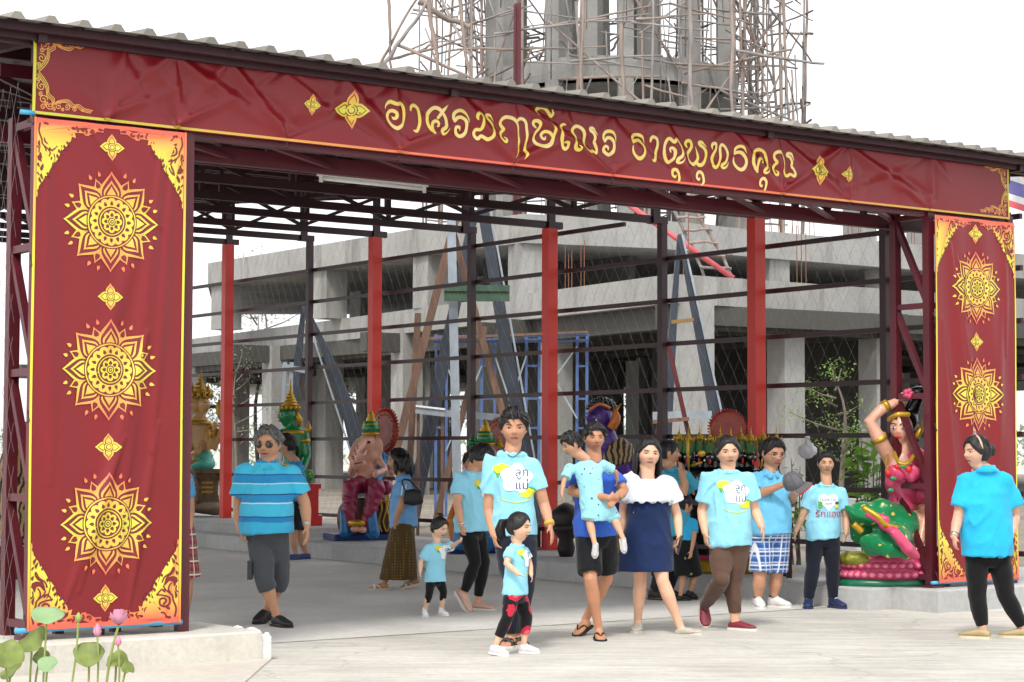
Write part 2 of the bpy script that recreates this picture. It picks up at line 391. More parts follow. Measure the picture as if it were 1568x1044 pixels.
# fascia channel under the roof edge
for z0, hh, vv in ((4.131, .05, -.20),): bar('fascia', (-.32, vv, z0-.02), (W+.32, vv, z0-.02), .05, hh, M_dark, pav)
bar('fascia', (-.30, -.02, 4.06), (W+.30, -.02, 4.06), .05, .05, M_dark, pav)
for uu in (-.34, W+.34): bar('fascia', (uu, -.2, 4.08), (uu, DEPTH+.4, 4.08+.0863*(DEPTH+.6)), .05, .12, M_dark, pav)
# corrugated roof: trapezoid ribs running back, sheet edge seen from the front
def roof_profile():
    prof = []; u = -.42
    while u < W+.42:
        prof += [(u, 0), (u+.125, 0), (u+.155, .042), (u+.195, .042), (u+.225, 0)]; u += .2255
    return prof
prof = roof_profile(); rf = MB(); rows = [-.34, 6, 12, 18, DEPTH+.5]
vs = []
for lay in (0, -.004):
    for v in rows:
        for i, (u, z) in enumerate(prof): vs.append((u, v, zt(v) + th_(v) + .105 + z + lay + .006*math.sin(u*1.7+v)))
k = len(prof); fs = []
for r in range(len(rows)-1): fs += [(r*k+i, r*k+i+1, (r+1)*k+i+1, (r+1)*k+i) for i in range(k-1)]
o2 = len(rows)*k; top_n = len(fs)
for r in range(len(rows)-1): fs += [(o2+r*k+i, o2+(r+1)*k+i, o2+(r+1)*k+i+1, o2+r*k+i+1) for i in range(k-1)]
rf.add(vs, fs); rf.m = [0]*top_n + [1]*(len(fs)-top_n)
rf.add([], []); fs2 = [(i+1, i, o2+i, o2+i+1) for i in range(k-1)]; rf.f += fs2; rf.m += [0]*len(fs2)
base = len(rf.v); rf.v += [(u, -.338, zt(-.34) + .43 + .006*math.sin(u*1.7-.34)) for u, z in prof]; fs3 = [(i, i+1, base+i+1, base+i) for i in range(k-1) if prof[i][1] + prof[i+1][1] > 0]
rf.f += fs3; rf.m += [0]*len(fs3)
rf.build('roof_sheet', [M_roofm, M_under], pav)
# banner towers: lattice boxes of square tube
def tower(u0, u1, vb, zb, name, z1=3.62):
    t = obj('gate_tower', MB().box((0, 0, .01), (.16, .16, .02)).mesh('gate_tower', M_mar), pav); t.location = (u0, 0, zb)
    H = z1 - zb
    pts = [(0, 0), (u1-u0, 0), (0, vb), (u1-u0, vb)]
    for p in pts: bar('tower_post', (*p, 0), (*p, H), .075, .075, M_mar, t)
    for (p, q) in (((0, 1), (0, 2)) if name == 'r' else ((0, 1), (0, 2), (1, 3))):
        nn = 4
        for k in range(nn+1):
            z = .09 + (H-.16)*k/nn
            bar('tower_rung', (*pts[p], z), (*pts[q], z), .05, .05, M_mar, t)
            if k < nn and q == p+2: bar('tower_brace', (*pts[p], z), (*pts[q], z+(H-.16)/nn), .05, .05, M_mar, t)
    return t
tower(.04, 1.10, .40, .2, 'l'); tower(W-1.13, W-.04, .40, .2, 'r')
for p in ((.55, .1), (.72, .22), (.35, .3)): bar('post', (*p, .2), (*p, .5), .06, .06, M_dark, pav)
# woven wire between the posts
def wire_fence(origin_u, v0, v1, z0, zfun, name, sp=.19, slope=1.75, r=.0011):
    mb = MB(); L = v1 - v0; zmax = zfun(v1) - z0
    for sgn in (1, -1):
        s = -zmax/slope if sgn > 0 else 0.0
        while s < (L if sgn > 0 else L + zmax/slope):
            pts = []
            for j in range(0, 41):
                z = zmax*j/40; v = s + sgn*z/slope
                if 0 <= v <= L and z0 + z <= zfun(v0+v): pts.append((origin_u + .004*sgn + .012*math.sin(v*3+z*2), v0 + v, z0 + z))
            if len(pts) > 1: mb.tube([pts[i] for i in range(0, len(pts), 4)] + [pts[-1]], r, 3, caps=False)
            s += sp
    return tag(mb.build(name, mat('galvanised_wire', (.28, .28, .28), .45, metal=.6), pav), kind='stuff')
wire_fence(W+.19, .6, DEPTH, .34, lambda v: zt(v)+.05, 'wire_mesh')
wire_fence(-.07, .05, 1.7, .2, lambda v: 3.9, 'wire_mesh', sp=.13, slope=2.2)
# fluorescent tube lamp under the roof
lamp = thing('fluorescent_lamp', 'unlit white fluorescent tube lamp hung under the pavilion roof', 'lamp')
a = on_front(487, 271, 2.2); b = on_front(652, 288, 2.2)
A, B = U(a[0], 2.2, a[1]), U(b[0], 2.2, b[1]); lamp.location = A
M_wh = mat('white_enamel', (.82, .82, .80), .35, var=.04)
d = B - A; nrm = Vector((ST, -CT, 0))
bar('lamp_body', (0, 0, .03), d + Vector((0, 0, .03)), .07, .05, M_wh, lamp)
MB().tube([d*.04 + Vector((0, 0, -.015)), d*.96 + Vector((0, 0, -.015))], .016, 10).build('tube', mat('tube_glass', (.88, .88, .86), .2, var=0), lamp, smooth=True)
for q in (.02, .98): bar('socket', d*q + Vector((0, 0, -.045)), d*q + Vector((0, 0, .03)), .03, .05, M_wh, lamp)
for q in (.15, .85): bar('hanger', d*q + Vector((0, 0, .05)), d*q + Vector((0, 0, .40)), .012, .012, M_dark, lamp)
# ================================================================== vinyl banners with their print
def vinyl(name, col, rough):
    m = mat(name, col, rough, var=.08, vscale=1.5, bump=.10, bscale=9, spec=.4, coat=.12)
    n, l, b = nodes_of(m); b.inputs['Coat Roughness'].default_value = .22
    return m
M_vin = vinyl('maroon_vinyl', '#7c121a', .37)
M_print = mat('printed_ink', (.8, .6, .2), .45, var=.05, attr='Col', spec=.5, coat=.2)
M_ink = mat('maroon_ink', '#741219', .42, var=.05, spec=.5, coat=.2)
LIME, GOLD, CORAL, YEL = lin('#d6d648'), lin('#e8b04a'), lin('#e0624a'), lin('#ecd35a')
def mixc(a, b, t): t = max(0, min(1, t)); return tuple(x*(1-t)+y*t for x, y in zip(a, b))
def grad(d): return mixc(LIME, GOLD, d/.55) if d < .55 else mixc(GOLD, CORAL, (d-.55)/.45)
def seg_ridge(u, z, a, b, amp, sig, fade=.55):
    ax, az, bx, bz = *a, *b; dx, dz = bx-ax, bz-az; L2 = dx*dx+dz*dz
    t = np.clip(((u-ax)*dx + (z-az)*dz)/L2, 0, 1); dd = np.hypot(u-(ax+t*dx), z-(az+t*dz)); s = sig*(.45+1.1*np.sin(np.pi*t))
    return amp*np.exp(-(dd/s)**2)*(.45+fade*np.sin(np.pi*t))
HT = [on_front(x, 60 + (x-47)*.128)[0] for x in (47, 188, 263, 347, 430, 522, 602, 700, 782, 864, 936, 1015, 1110, 1186, 1294, 1420, 1540)]
HB = [on_front(x, 180 + (x-47)*.105)[0] for x in (47, 160, 268, 437, 608, 783, 935, 1058, 1195, 1298, 1420, 1541)]
ZT, ZB = 4.125, 3.578
def disp_head(u, z):
    u = np.asarray(u, float); z = np.asarray(z, float); d = np.zeros_like(u)
    rng = random.Random(5)
    for t in HT[1:-1]:
        for b in HB[1:-1]:
            if abs(t-b) < 1.05:
                sg = 1 if rng.random() < .72 else -.7
                d += seg_ridge(u, z, (t, ZT-.03), (b, ZB+.03), .027*sg*rng.uniform(.7, 1.5), .036*rng.uniform(.7, 1.4))
                d += seg_ridge(u, z, (t+.03, ZT-.03), (b+.09*sg, ZB+.12), -.016*sg, .028)
    for t in HT[1:-1]:
        for k in range(3):
            a = rng.uniform(-1.2, 1.2); d += seg_ridge(u, z, (t, ZT-.03), (t+a*.35, ZT-.03-rng.uniform(.15, .35)), .010*rng.choice((1, 1, -1)), .028)
    for b in HB[1:-1]:
        for k in range(3):
            a = rng.uniform(-1.2, 1.2); d += seg_ridge(u, z, (b, ZB+.03), (b+a*.4, ZB+.03+rng.uniform(.12, .3)), .009*rng.choice((1, 1, -1)), .028)
    return d + .012*np.sin(u*3.1+1)*np.sin((z-ZB)*5) + .012
def make_disp_pillar(u0, seed, folds):
    rng = random.Random(seed)
    def f(u, z):
        u = np.asarray(u, float)-u0; z = np.asarray(z, float); d = np.zeros_like(u)
        for (a, b, amp, sg) in folds: d += seg_ridge(u, z, a, b, amp*1.5, sg*.8)
        return d + .010*np.sin(u*5+.6)*np.sin(z*1.3+seed) + .006*np.sin(u*17+z*2.2+seed) + .014
    return f
def cloth(name, u0, u1, z0, z1, nu, nz, fd, parent, m, sag=None, top=None):
    uu, zz = np.meshgrid(np.linspace(u0, u1, nu), np.linspace(z0, z1, nz)); d = fd(uu, zz)
    zt_ = zz if sag is None else zz + sag(uu)*((zz-z0)/(z1-z0))
    vs = np.stack([uu, -d, zt_], -1).reshape(-1, 3).tolist()
    fs = [(r*nu+i, r*nu+i+1, (r+1)*nu+i+1, (r+1)*nu+i) for r in range(nz-1) for i in range(nu-1)]
    o = MB().add(vs, fs).build(name, m, parent, smooth=True)
    s = o.modifiers.new('thick', 'SOLIDIFY'); s.thickness = .0015; s.offset = -1
    return o
class Print:                              # flat ink shapes laid on a cloth
    def __init__(s, fd, ref=0): s.fd = fd
    def poly(s, name, pts, lay, parent, colf=None, m=None, sub=.03, star=True):
        P = []
        for i in range(len(pts)):          # keep long edges dense so that they follow the folds
            a, b = pts[i], pts[(i+1) % len(pts)]; n = max(1, int(math.hypot(b[0]-a[0], b[1]-a[1])/sub))
            P += [(a[0]+(b[0]-a[0])*k/n, a[1]+(b[1]-a[1])*k/n) for k in range(n)]
        if not star: return s.mesh(name, P, [tuple(range(len(P)))], lay, parent, colf, m)
        cx = sum(p[0] for p in P)/len(P); cz = sum(p[1] for p in P)/len(P); n = len(P)
        ext = max(math.hypot(p[0]-cx, p[1]-cz) for p in P); K = max(1, int(round(ext/.028))); V = []
        for k in range(K): q = 1-k/K; V += [(cx+(a-cx)*q, cz+(b-cz)*q) for a, b in P]
        V.append((cx, cz))
        F = [(k*n+i, k*n+(i+1) % n, (k+1)*n+(i+1) % n, (k+1)*n+i) for k in range(K-1) for i in range(n)]
        F += [((K-1)*n+i, (K-1)*n+(i+1) % n, K*n) for i in range(n)]
        return s.mesh(name, V, F, lay, parent, colf, m)
    def mesh(s, name, P, F, lay, parent, colf=None, m=None):
        A = np.array(P); d = s.fd(A[:, 0], A[:, 1]) + .003 + .0013*lay
        mb = MB(); mb.v = [(a, -q, b) for (a, b), q in zip(P, d)]; mb.f = [list(f) for f in F]; mb.m = [0]*len(F)
        if colf: mb.c = [colf(a, b) for a, b in P]
        return mb.build(name, m or M_print, parent)
def ring_fan(cx, cz, shape): return [(cx+x, cz+z) for x, z in shape]
def stroke(pts, k=6):                     # pts (x, z, width) -> ribbon vertices, faces
    C = crom(pts, k); V = []
    for i, c in enumerate(C):
        a, b = C[max(i-1, 0)], C[min(i+1, len(C)-1)]; d = np.array(b[:2])-np.array(a[:2]); L = np.hypot(*d) or 1
        nx, nz = -d[1]/L, d[0]/L; w = max(c[2], 0)/2
        V += [(c[0]+nx*w, c[1]+nz*w), (c[0], c[1]), (c[0]-nx*w, c[1]-nz*w)]
    F = []
    for i in range(len(C)-1):
        F += [(3*i, 3*i+1, 3*i+4, 3*i+3), (3*i+1, 3*i+2, 3*i+5, 3*i+4)]
    for e in (0, len(C)-1):               # round ends
        c = C[e]; w = c[2]/2; o = len(V); V.append((c[0], c[1])); n = 8
        V += [(c[0]+w*math.cos(6.2832*j/n), c[1]+w*math.sin(6.2832*j/n)) for j in range(n)]
        F += [(o, o+1+j, o+1+(j+1) % n) for j in range(n)]
    return V, F
def multi(strokes, k=6):
    V, F = [], []
    for s in strokes:
        v, f = stroke(s, k); o = len(V); V += v; F += [tuple(i+o for i in q) for q in f]
    return V, F

# ---------------------------------------------------------------- name banner
hb = thing('name_banner', 'long wrinkled maroon vinyl banner with gold lettering across the top of the entrance', 'banner', U(0, -.06, 0), TH)
hd = cloth('banner_cloth', -.04, 9.52, ZB, ZT, 640, 44, disp_head, hb, M_vin)
PH = Print(disp_head)
Z = 10.44
LET = [((575, 140), [[(112,290,6),(122,235,26),(175,180,55),(240,200,58),(300,220,55),(360,205,58),(410,260,58),(430,360,52),(425,460,55),(390,550,58),(310,602,62),(220,565,58),(165,490,55),(150,410,50),(170,340,50),(225,322,52),(285,365,52),(285,430,50),(250,445,45),(225,415,12)]]),
 ((575, 140), [[(530,310,30),(540,255,50),(590,230,55),(650,280,55),(668,380,52),(668,500,52),(650,580,55),(615,645,55),(565,635,15)]]),
 ((575, 140), [[(895,670,45),(830,590,55),(790,490,55),(795,380,55),(850,300,55),(920,268,58),(1000,300,58),(1060,370,52),(1095,450,52),(1098,540,50),(1075,590,50),(1030,620,55),(1010,660,50),(1040,695,40),(1090,670,25),(1135,605,5)],[(890,670,50),(870,590,50),(880,510,50),(930,480,50),(975,510,48),(970,560,35),(945,570,10)],[(965,430,45),(1000,390,50),(1050,320,55),(1090,275,40),(1135,222,5)]]),
 ((575, 140), [[(1225,490,35),(1212,420,45),(1232,350,50),(1300,312,50),(1370,330,52),(1422,400,32),(1448,510,4)],[(1235,470,45),(1270,430,50),(1330,425,55),(1390,470,58),(1415,560,58),(1410,650,58),(1370,705,58),(1310,720,55),(1250,680,50),(1228,620,48),(1245,580,45),(1290,590,45),(1305,630,20)]]),
 ((710, 155), [[(170,305,20),(150,260,45),(165,210,50),(205,205,52),(245,260,52),(255,350,50),(250,430,50),(225,460,48),(160,460,50),(135,520,52),(160,580,52),(205,600,55),(250,560,50),(300,590,52),(350,615,55),(405,580,55),(432,500,55),(435,420,52),(410,340,52),(360,290,52),(320,250,55),(340,225,48),(400,235,28),(455,320,4)]]),
 ((710, 155), [[(620,580,20),(655,610,30),(640,650,45),(600,640,48),(562,580,48),(575,510,45),(615,450,45),(585,400,48),(560,350,50),(580,290,52),(640,258,55),(710,275,55),(770,330,55),(810,410,50),(818,520,48),(820,650,50),(825,780,50),(818,860,38),(770,918,5)],[(800,320,50),(850,285,50),(910,295,52),(950,350,52),(958,450,48),(962,600,48),(965,750,52),(970,850,42),(920,935,5)]]),
 ((710, 155), [[(1100,430,25),(1065,380,45),(1075,325,50),(1130,325,52),(1170,380,48),(1150,450,50),(1105,510,52),(1095,590,52),(1140,680,55),(1240,725,62),(1330,690,58),(1380,600,50),(1390,480,45),(1370,390,30),(1315,318,5)],[(1370,560,40),(1320,500,45),(1260,485,48),(1215,530,45),(1225,590,42),(1260,605,35),(1270,565,15)],[(1150,230,25),(1115,190,48),(1130,130,50),(1190,98,55),(1260,125,55),(1310,185,50),(1345,245,48),(1378,190,38),(1360,95,5)]]),
 ((840, 165), [[(220,275,20),(180,268,40),(145,320,48),(135,420,48),(145,530,50),(175,620,52),(215,660,55),(255,630,45),(245,570,40),(205,555,30),(180,570,5)]]),
 ((840, 165), [[(395,610,10),(435,640,30),(420,680,45),(370,660,48),(345,590,48),(365,520,45),(395,475,45),(360,420,48),(340,360,50),(370,310,52),(430,295,52),(500,340,52),(545,420,52),(550,500,48),(540,580,48),(530,640,48),(590,700,55),(650,695,50),(690,690,45),(740,720,45),(755,660,45),(725,590,45),(700,540,45),(710,470,48),(680,400,50),(630,360,50),(625,325,45),(680,335,40),(745,440,5)]]),
 ((840, 165), [[(865,540,30),(840,470,42),(860,400,48),(920,370,50),(990,390,48),(1037,460,30),(1048,550,4)],[(870,520,45),(900,480,48),(950,480,52),(1005,530,55),(1025,600,52),(1015,680,55),(970,735,58),(920,740,52),(865,690,48),(855,640,45),(880,610,42),(915,630,42),(918,670,15)]]),
 ((955, 190), [[(115,290,30),(110,220,42),(140,170,48),(200,158,50),(260,180,42),(302,220,24),(325,300,4)],[(120,270,48),(180,250,50),(240,265,52),(295,330,52),(315,410,50),(295,490,55),(240,540,60),(180,530,55),(130,480,50),(105,410,42),(108,340,18)]]),
 ((955, 190), [[(405,270,25),(410,225,42),(445,195,48),(500,240,48),(520,320,48),(520,420,48),(510,500,50),(475,570,52),(435,560,12)]]),
 ((955, 190), [[(725,435,25),(715,390,35),(745,370,42),(780,420,45),(780,490,45),(750,560,45),(705,595,50),(660,520,48),(630,420,48),(635,330,48),(665,250,50),(700,220,48),(735,255,45),(765,280,50),(800,235,50),(845,290,50),(880,370,52),(890,450,52),(870,510,50),(825,550,52),(810,590,48),(840,615,38),(890,590,22),(925,520,5)]]),
 ((955, 190), [[(815,800,10),(795,835,35),(755,800,45),(765,735,48),(815,712,50),(850,760,48),(860,830,45),(855,890,40),(815,925,8)]]),
 ((955, 190), [[(1000,360,15),(970,310,45),(985,260,50),(1035,260,50),(1060,330,48),(1040,400,50),(1000,470,52),(1000,560,52),(1060,630,58),(1120,610,50),(1150,540,45),(1145,460,35),(1118,350,5)],[(1130,600,40),(1190,645,55),(1240,620,55),(1275,540,52),(1275,440,52),(1245,370,50),(1190,320,52),(1175,285,50),(1220,280,42),(1290,360,5)]]),
 ((955, 190), [[(1200,840,10),(1180,875,35),(1148,830,42),(1160,770,45),(1205,752,50),(1245,800,48),(1255,870,42),(1245,925,35),(1205,968,8)]]),
 ((1080, 205), [[(75,235,15),(60,190,42),(80,145,45),(125,155,48),(135,230,45),(100,310,48),(72,390,48),(95,470,50),(145,520,52),(190,480,48),(200,390,46),(200,280,46),(205,190,46),(235,160,46),(285,220,46),(312,310,46),(315,400,46),(295,450,46),(255,475,48),(245,510,45),(275,530,40),(325,500,25),(350,435,5)]]),
 ((1080, 205), [[(425,310,30),(425,250,40),(450,205,45),(500,190,45),(550,212,38),(610,300,4)],[(430,295,45),(490,280,48),(550,300,50),(600,370,48),(612,450,48),(585,525,55),(530,560,52),(470,525,48),(430,450,42),(425,355,15)]]),
 ((1080, 205), [[(790,600,10),(755,560,42),(710,480,45),(700,380,48),(720,310,48),(770,250,50),(830,240,52),(890,290,50),(930,370,50),(945,450,48),(930,520,46),(885,560,48),(875,595,45),(905,615,38),(950,590,22),(978,525,5)],[(775,590,42),(765,500,42),(770,420,44),(810,380,46),(845,400,42),(845,445,32),(820,450,8)]]),
 ((1080, 205), [[(875,800,10),(860,825,30),(830,780,40),(840,720,44),(880,700,46),(920,750,46),(925,820,40),(915,880,30),(880,915,8)]]),
 ((1080, 205), [[(1090,565,10),(1120,600,28),(1105,640,42),(1065,620,45),(1050,550,44),(1065,490,42),(1090,440,42),(1055,380,45),(1045,320,48),(1090,278,50),(1150,285,50),(1200,340,50),(1228,420,48),(1225,500,46),(1205,580,46),(1250,640,48),(1300,650,46),(1330,625,40),(1380,660,46),(1400,610,42),(1375,545,42),(1345,500,42),(1350,430,46),(1320,360,46),(1280,330,46),(1285,295,42),(1340,310,36),(1382,410,5)]])]
def letter_col(u, z): return mixc(YEL, lin('#f3d98a'), .5+.5*math.sin(u*9+z*14))
for (ox, oy), sts in LET:
    conv = []
    for st in sts:
        q = []
        for x, y, w in st:
            a = on_front(ox + x/Z, oy + y/Z); b = on_front(ox + x/Z, oy + (y+w)/Z)
            q.append((a[0], a[1], abs(a[1]-b[1])*1.06))
        conv.append(q)
    V, F = multi(conv); PH.mesh('letter', V, F, 1, hb, letter_col)
PETAL = [(0, .62), (.12, .86), (.28, 1), (.45, .93), (.62, .66), (.78, .36), (.9, .14), (1, 0)]
def petal(r0, r1, w, ang=0, k=1.0):
    L = [(r0+(r1-r0)*t, w*h) for t, h in crom(PETAL, 3)]
    P = [(r, h) for r, h in L] + [(r, -h) for r, h in L[::-1][1:]]
    c, s = math.cos(ang), math.sin(ang); return [(x*c-y*s, x*s+y*c) for x, y in P]
def circ(r, n=48): return [(r*math.cos(6.28319*j/n), r*math.sin(6.28319*j/n)) for j in range(n)]
def flower(pr, cx, cz, hw, hh, parent, name='flower_motif'):
    pts = []; col = lambda u, z: grad(min(1, abs(z-cz)/hh*.95))
    root = None
    def put(shape, lay, m=None):
        nonlocal root
        P = [(cx+x*hw, cz+z*hh) for x, z in shape]
        o = pr.poly(name if root is None else ('petal' if m is None else 'petal_line'), P, lay, parent if root is None else root, None if m else col, m, sub=.02)
        if root is None: root = o
    for k in range(4):
        a = k*math.pi/2
        put(petal(.16, 1.0, .36, a), 1); put(petal(.2, .80, .25, a), 2, M_ink); put(petal(.24, .73, .20, a), 3)
    put(circ(.32, 24), 4, M_ink); put(circ(.27, 24), 5); put(circ(.19, 24), 6, M_ink); put(circ(.14, 24), 7)
    return root
for x, y, s in ((474.5, 162, .55), (535, 170, 1), (1253, 259, .95), (1295, 265, .52)):
    u, z = on_front(x, y); flower(PH, u, z, .132*s, .142*s, hb)
def edge_col(u, z):
    t = u/W; return mixc(lin('#c3c93a'), lin('#dc5f48'), t*3) if t < .33 else (lin('#dc5f48') if t < .62 else mixc(lin('#dc5f48'), lin('#c2a23c'), (t-.62)*4))
def strip(pr, a, b, w, name, parent, colf, lay=1):
    n = max(2, int(math.hypot(b[0]-a[0], b[1]-a[1])/.03)); V = []; dx, dz = b[0]-a[0], b[1]-a[1]; L = math.hypot(dx, dz); nx, nz = -dz/L*w/2, dx/L*w/2
    for k in range(n+1):
        t = k/n; V += [(a[0]+dx*t+nx, a[1]+dz*t+nz), (a[0]+dx*t-nx, a[1]+dz*t-nz)]
    pr.mesh(name, V, [(2*i, 2*i+1, 2*i+3, 2*i+2) for i in range(n)], lay, parent, colf)
strip(PH, (-.035, ZT-.008), (9.515, ZT-.008), .013, 'edge_stripe', hb, edge_col); strip(PH, (-.035, ZB+.014), (9.515, ZB+.014), .018, 'edge_stripe', hb, edge_col)
strip(PH, (-.028, ZB+.02), (-.028, ZT-.01), .02, 'edge_stripe', hb, lambda u, z: lin('#c9cf35')); strip(PH, (9.507, ZB+.02), (9.507, ZT-.01), .02, 'edge_stripe', hb, lambda u, z: lin('#c9b63a'))
def spiral(cx, cz, r, a0, turns, w, sg=1): return [(cx+r*(1-.85*t)*math.cos(a0+sg*6.283*turns*t), cz+r*(1-.85*t)*math.sin(a0+sg*6.283*turns*t), w) for t in [k/12 for k in range(13)]]
def scroll_corner(su, sz, u0, z0, name):  # fine scroll border of the name banner
    L = [(380,85),(330,92),(300,112),(268,108),(240,132),(205,130),(172,118),(150,98)], [(150,98),(152,135),(122,160),(116,205),(92,250),(62,285)]
    sts = []; sc = 4.016
    cv = lambda x, y: (u0 + su*(x-50)/sc/212, z0 + sz*(y-50)/sc/236)
    for q in L:
        for off in (0, 9, 17): sts.append([(*cv(x-off*.7, y-off), .0055) for x, y in q])
    for (x, y, r, a) in ((90,120,26,0),(75,200,26,2),(75,150,14,1),(130,85,22,3),(180,88,20,1),(230,90,18,4),(275,82,14,2),(90,75,18,0),(60,245,14,3),(320,78,9,0),(110,100,12,2),(150,70,12,5),(205,70,10,1)):
        c = cv(x, y); sts.append([(a_, b_, w) for a_, b_, w in spiral(c[0], c[1], r/sc/215, a, 1.4, .006, su*sz)])
    V, F = multi(sts, 4)
    PH.mesh(name, V, F, 1, hb, lambda u, z: mixc(lin('#d8c04a'), lin('#e58a52'), abs(z-3.85)/.27))
for su, u0 in ((1, -.012), (-1, 9.492)):
    scroll_corner(su, -1, u0, ZT-.018, 'scroll_corner'); scroll_corner(su, 1, u0, ZB+.028, 'scroll_corner')
# blue pipe ends the banner is stretched on, and ties
M_pipe = mat('blue_pvc_pipe', '#4aa6cf', .4, var=.05)
for z in (ZT-.03, ZB+.01): MB().tube([(-.11, .0, z), (-.02, -.01, z)], .016, 10).build('pipe_end', M_pipe, hb, smooth=True)
M_tie = mat('black_tie', (.02, .02, .02), .6, var=0)
tm = MB().tube([(0, .02, .07), (0, -.015, 0), (0, .02, -.01)], .004, 5).mesh('tie', M_tie)
for t in HT[1:-1]: o = obj('tie', tm, hb); o.location = (t, -.01, ZT-.015)
for t in HB[1:-1]: o = obj('tie', tm, hb); o.location = (t, -.01, ZB-.04)

# ---------------------------------------------------------------- tall side banners
def mandala(pr, cx, cz, R, parent):
    col = lambda u, z: grad(min(1, abs(z-cz)/R)); root = None
    def put(nm, shape, lay, m=None):
        nonlocal root
        P = [(cx+x*R, cz+z*R*1.03) for x, z in shape]
        o = pr.poly(nm, P, lay, parent if root is None else root, None if m else col, m, sub=.03)
        if root is None: root = o
    put('sun_mandala', circ(.60, 56), 1)
    for k in range(8):
        a = k*math.pi/4
        b = a + math.pi/8
        put('ray', petal(.45, .90, .155, b), 1); put('ray_notch', petal(.70, .85, .05, b), 2, M_ink)
        put('outer_petal', petal(.46, 1.0, .235, a), 3); put('petal_line', petal(.40, .945, .205, a), 4, M_ink)
        put('inner_petal', petal(.44, .82, .165, a), 5); put('petal_line', petal(.42, .765, .135, a), 6, M_ink); put('inner_petal', petal(.40, .70, .105, a), 7)
        for q in (-1, 1):
            aa = b + q*.11; put('drop', [(math.cos(aa)*.955+x, math.sin(aa)*.955+z) for x, z in petal(-.04, .07, .033, aa)], 3)
    put('disc_line', circ(.535, 56), 8, M_ink); put('disc_ring', circ(.515, 56), 9); put('disc_line', circ(.49, 56), 10, M_ink)
    sc = []
    for j in range(96):
        t = 6.28319*j/96; sc.append(((.425+.045*abs(math.cos(8*t))**.6)*math.cos(t), (.425+.045*abs(math.cos(8*t))**.6)*math.sin(t)))
    put('disc_band', sc, 11)
    for k in range(16): put('seed', petal(.325, .42, .034, k*math.pi/8), 12, M_ink)
    put('disc_line', circ(.30, 40), 12, M_ink); put('disc_ring', circ(.268, 40), 13); put('disc_line', circ(.245, 40), 14, M_ink)
    sc = [((.17+.05*abs(math.cos(4*t))**.6)*math.cos(t), (.17+.05*abs(math.cos(4*t))**.6)*math.sin(t)) for t in [6.28319*j/64 for j in range(64)]]
    put('disc_band', sc, 15)
    for k in range(8): put('seed', petal(.10, .185, .036, k*math.pi/4), 16, M_ink)
    put('disc_line', circ(.082, 20), 16, M_ink); put('disc_ring', circ(.06, 20), 17); put('disc_line', circ(.038, 20), 18, M_ink); put('disc_ring', circ(.018, 16), 19)
    return root
FLAME = [(70,880),(70,100),(82,100),(98,215),(150,285),(158,328),(172,318),(205,375),(245,450),(256,505),(262,468),(300,520),(318,580),(322,630),(332,604),(375,645),(402,690),(405,705),(414,700),(428,755),(465,742),(462,765),(455,795),(500,800),(548,800),(556,782),(596,775),(606,790),(645,800),(690,832),(755,830),(765,880)]
FLAME_GAP = [[(74,515),(84,478),(120,462),(165,470),(205,505),(215,548),(200,556),(160,512),(130,515),(105,545)], [(255,520),(268,480),(262,540),(245,610),(215,650),(235,600)], [(325,640),(333,618),(330,680),(318,710),(300,700)], [(415,770),(432,762),(430,800),(405,822),(395,815)]]
FLAME_LINE = [[(205,548,9),(180,470,10),(140,440,10),(115,400,9),(122,378,8),(150,430,8),(205,470,9),(228,520,9)], [(210,735,12),(185,705,11),(205,680,11),(245,690,11),(245,740,11),(200,760,11),(155,735,11),(155,680,10),(200,655,9),(280,640,9)], [(240,600,9),(265,625,9),(270,650,8)], [(150,620,9),(165,600,9),(160,560,8),(140,530,7)], [(100,860,10),(90,780,10),(120,700,10),(130,650,9),(190,600,8),(215,560,8)], [(380,800,10),(360,785,10),(375,762,10),(400,780,10),(395,815,10),(350,825,10),(320,800,10),(325,750,9),(350,710,8)], [(300,870,9),(280,800,9),(290,750,9),(310,720,8)], [(470,860,9),(490,830,9),(480,812,8)], [(560,850,9),(580,825,9),(570,800,8)], [(180,860,9),(210,820,9),(260,830,9),(270,860,8)], [(75,620,8),(95,600,8),(90,560,7)], [(80,350,8),(95,330,8)], [(640,850,8),(655,830,8)]]
for (x, y, a, L) in ((100,300,1.2,70),(120,340,1.3,60),(95,180,1.45,60),(230,470,1.1,50),(285,560,1.2,60),(300,610,1.1,50),(150,790,.6,70),(240,790,.4,60),(350,660,1.0,60),(380,700,1.0,50),(110,560,1.4,60),(95,680,1.5,70),(200,620,.8,50),(230,840,.2,60),(330,850,.1,60),(420,850,.3,50),(520,840,.5,40),(610,830,.4,40),(700,860,.1,60),(140,870,.1,50),(90,450,1.5,40),(180,360,1.0,50)):
    FLAME_LINE.append([(x, y, 5), (x+math.cos(a)*L*.35-6, y-math.sin(a)*L*.35, 15), (x+math.cos(a)*L*.75, y-math.sin(a)*L*.75, 9), (x+math.cos(a)*L+8, y-math.sin(a)*L, 2)])
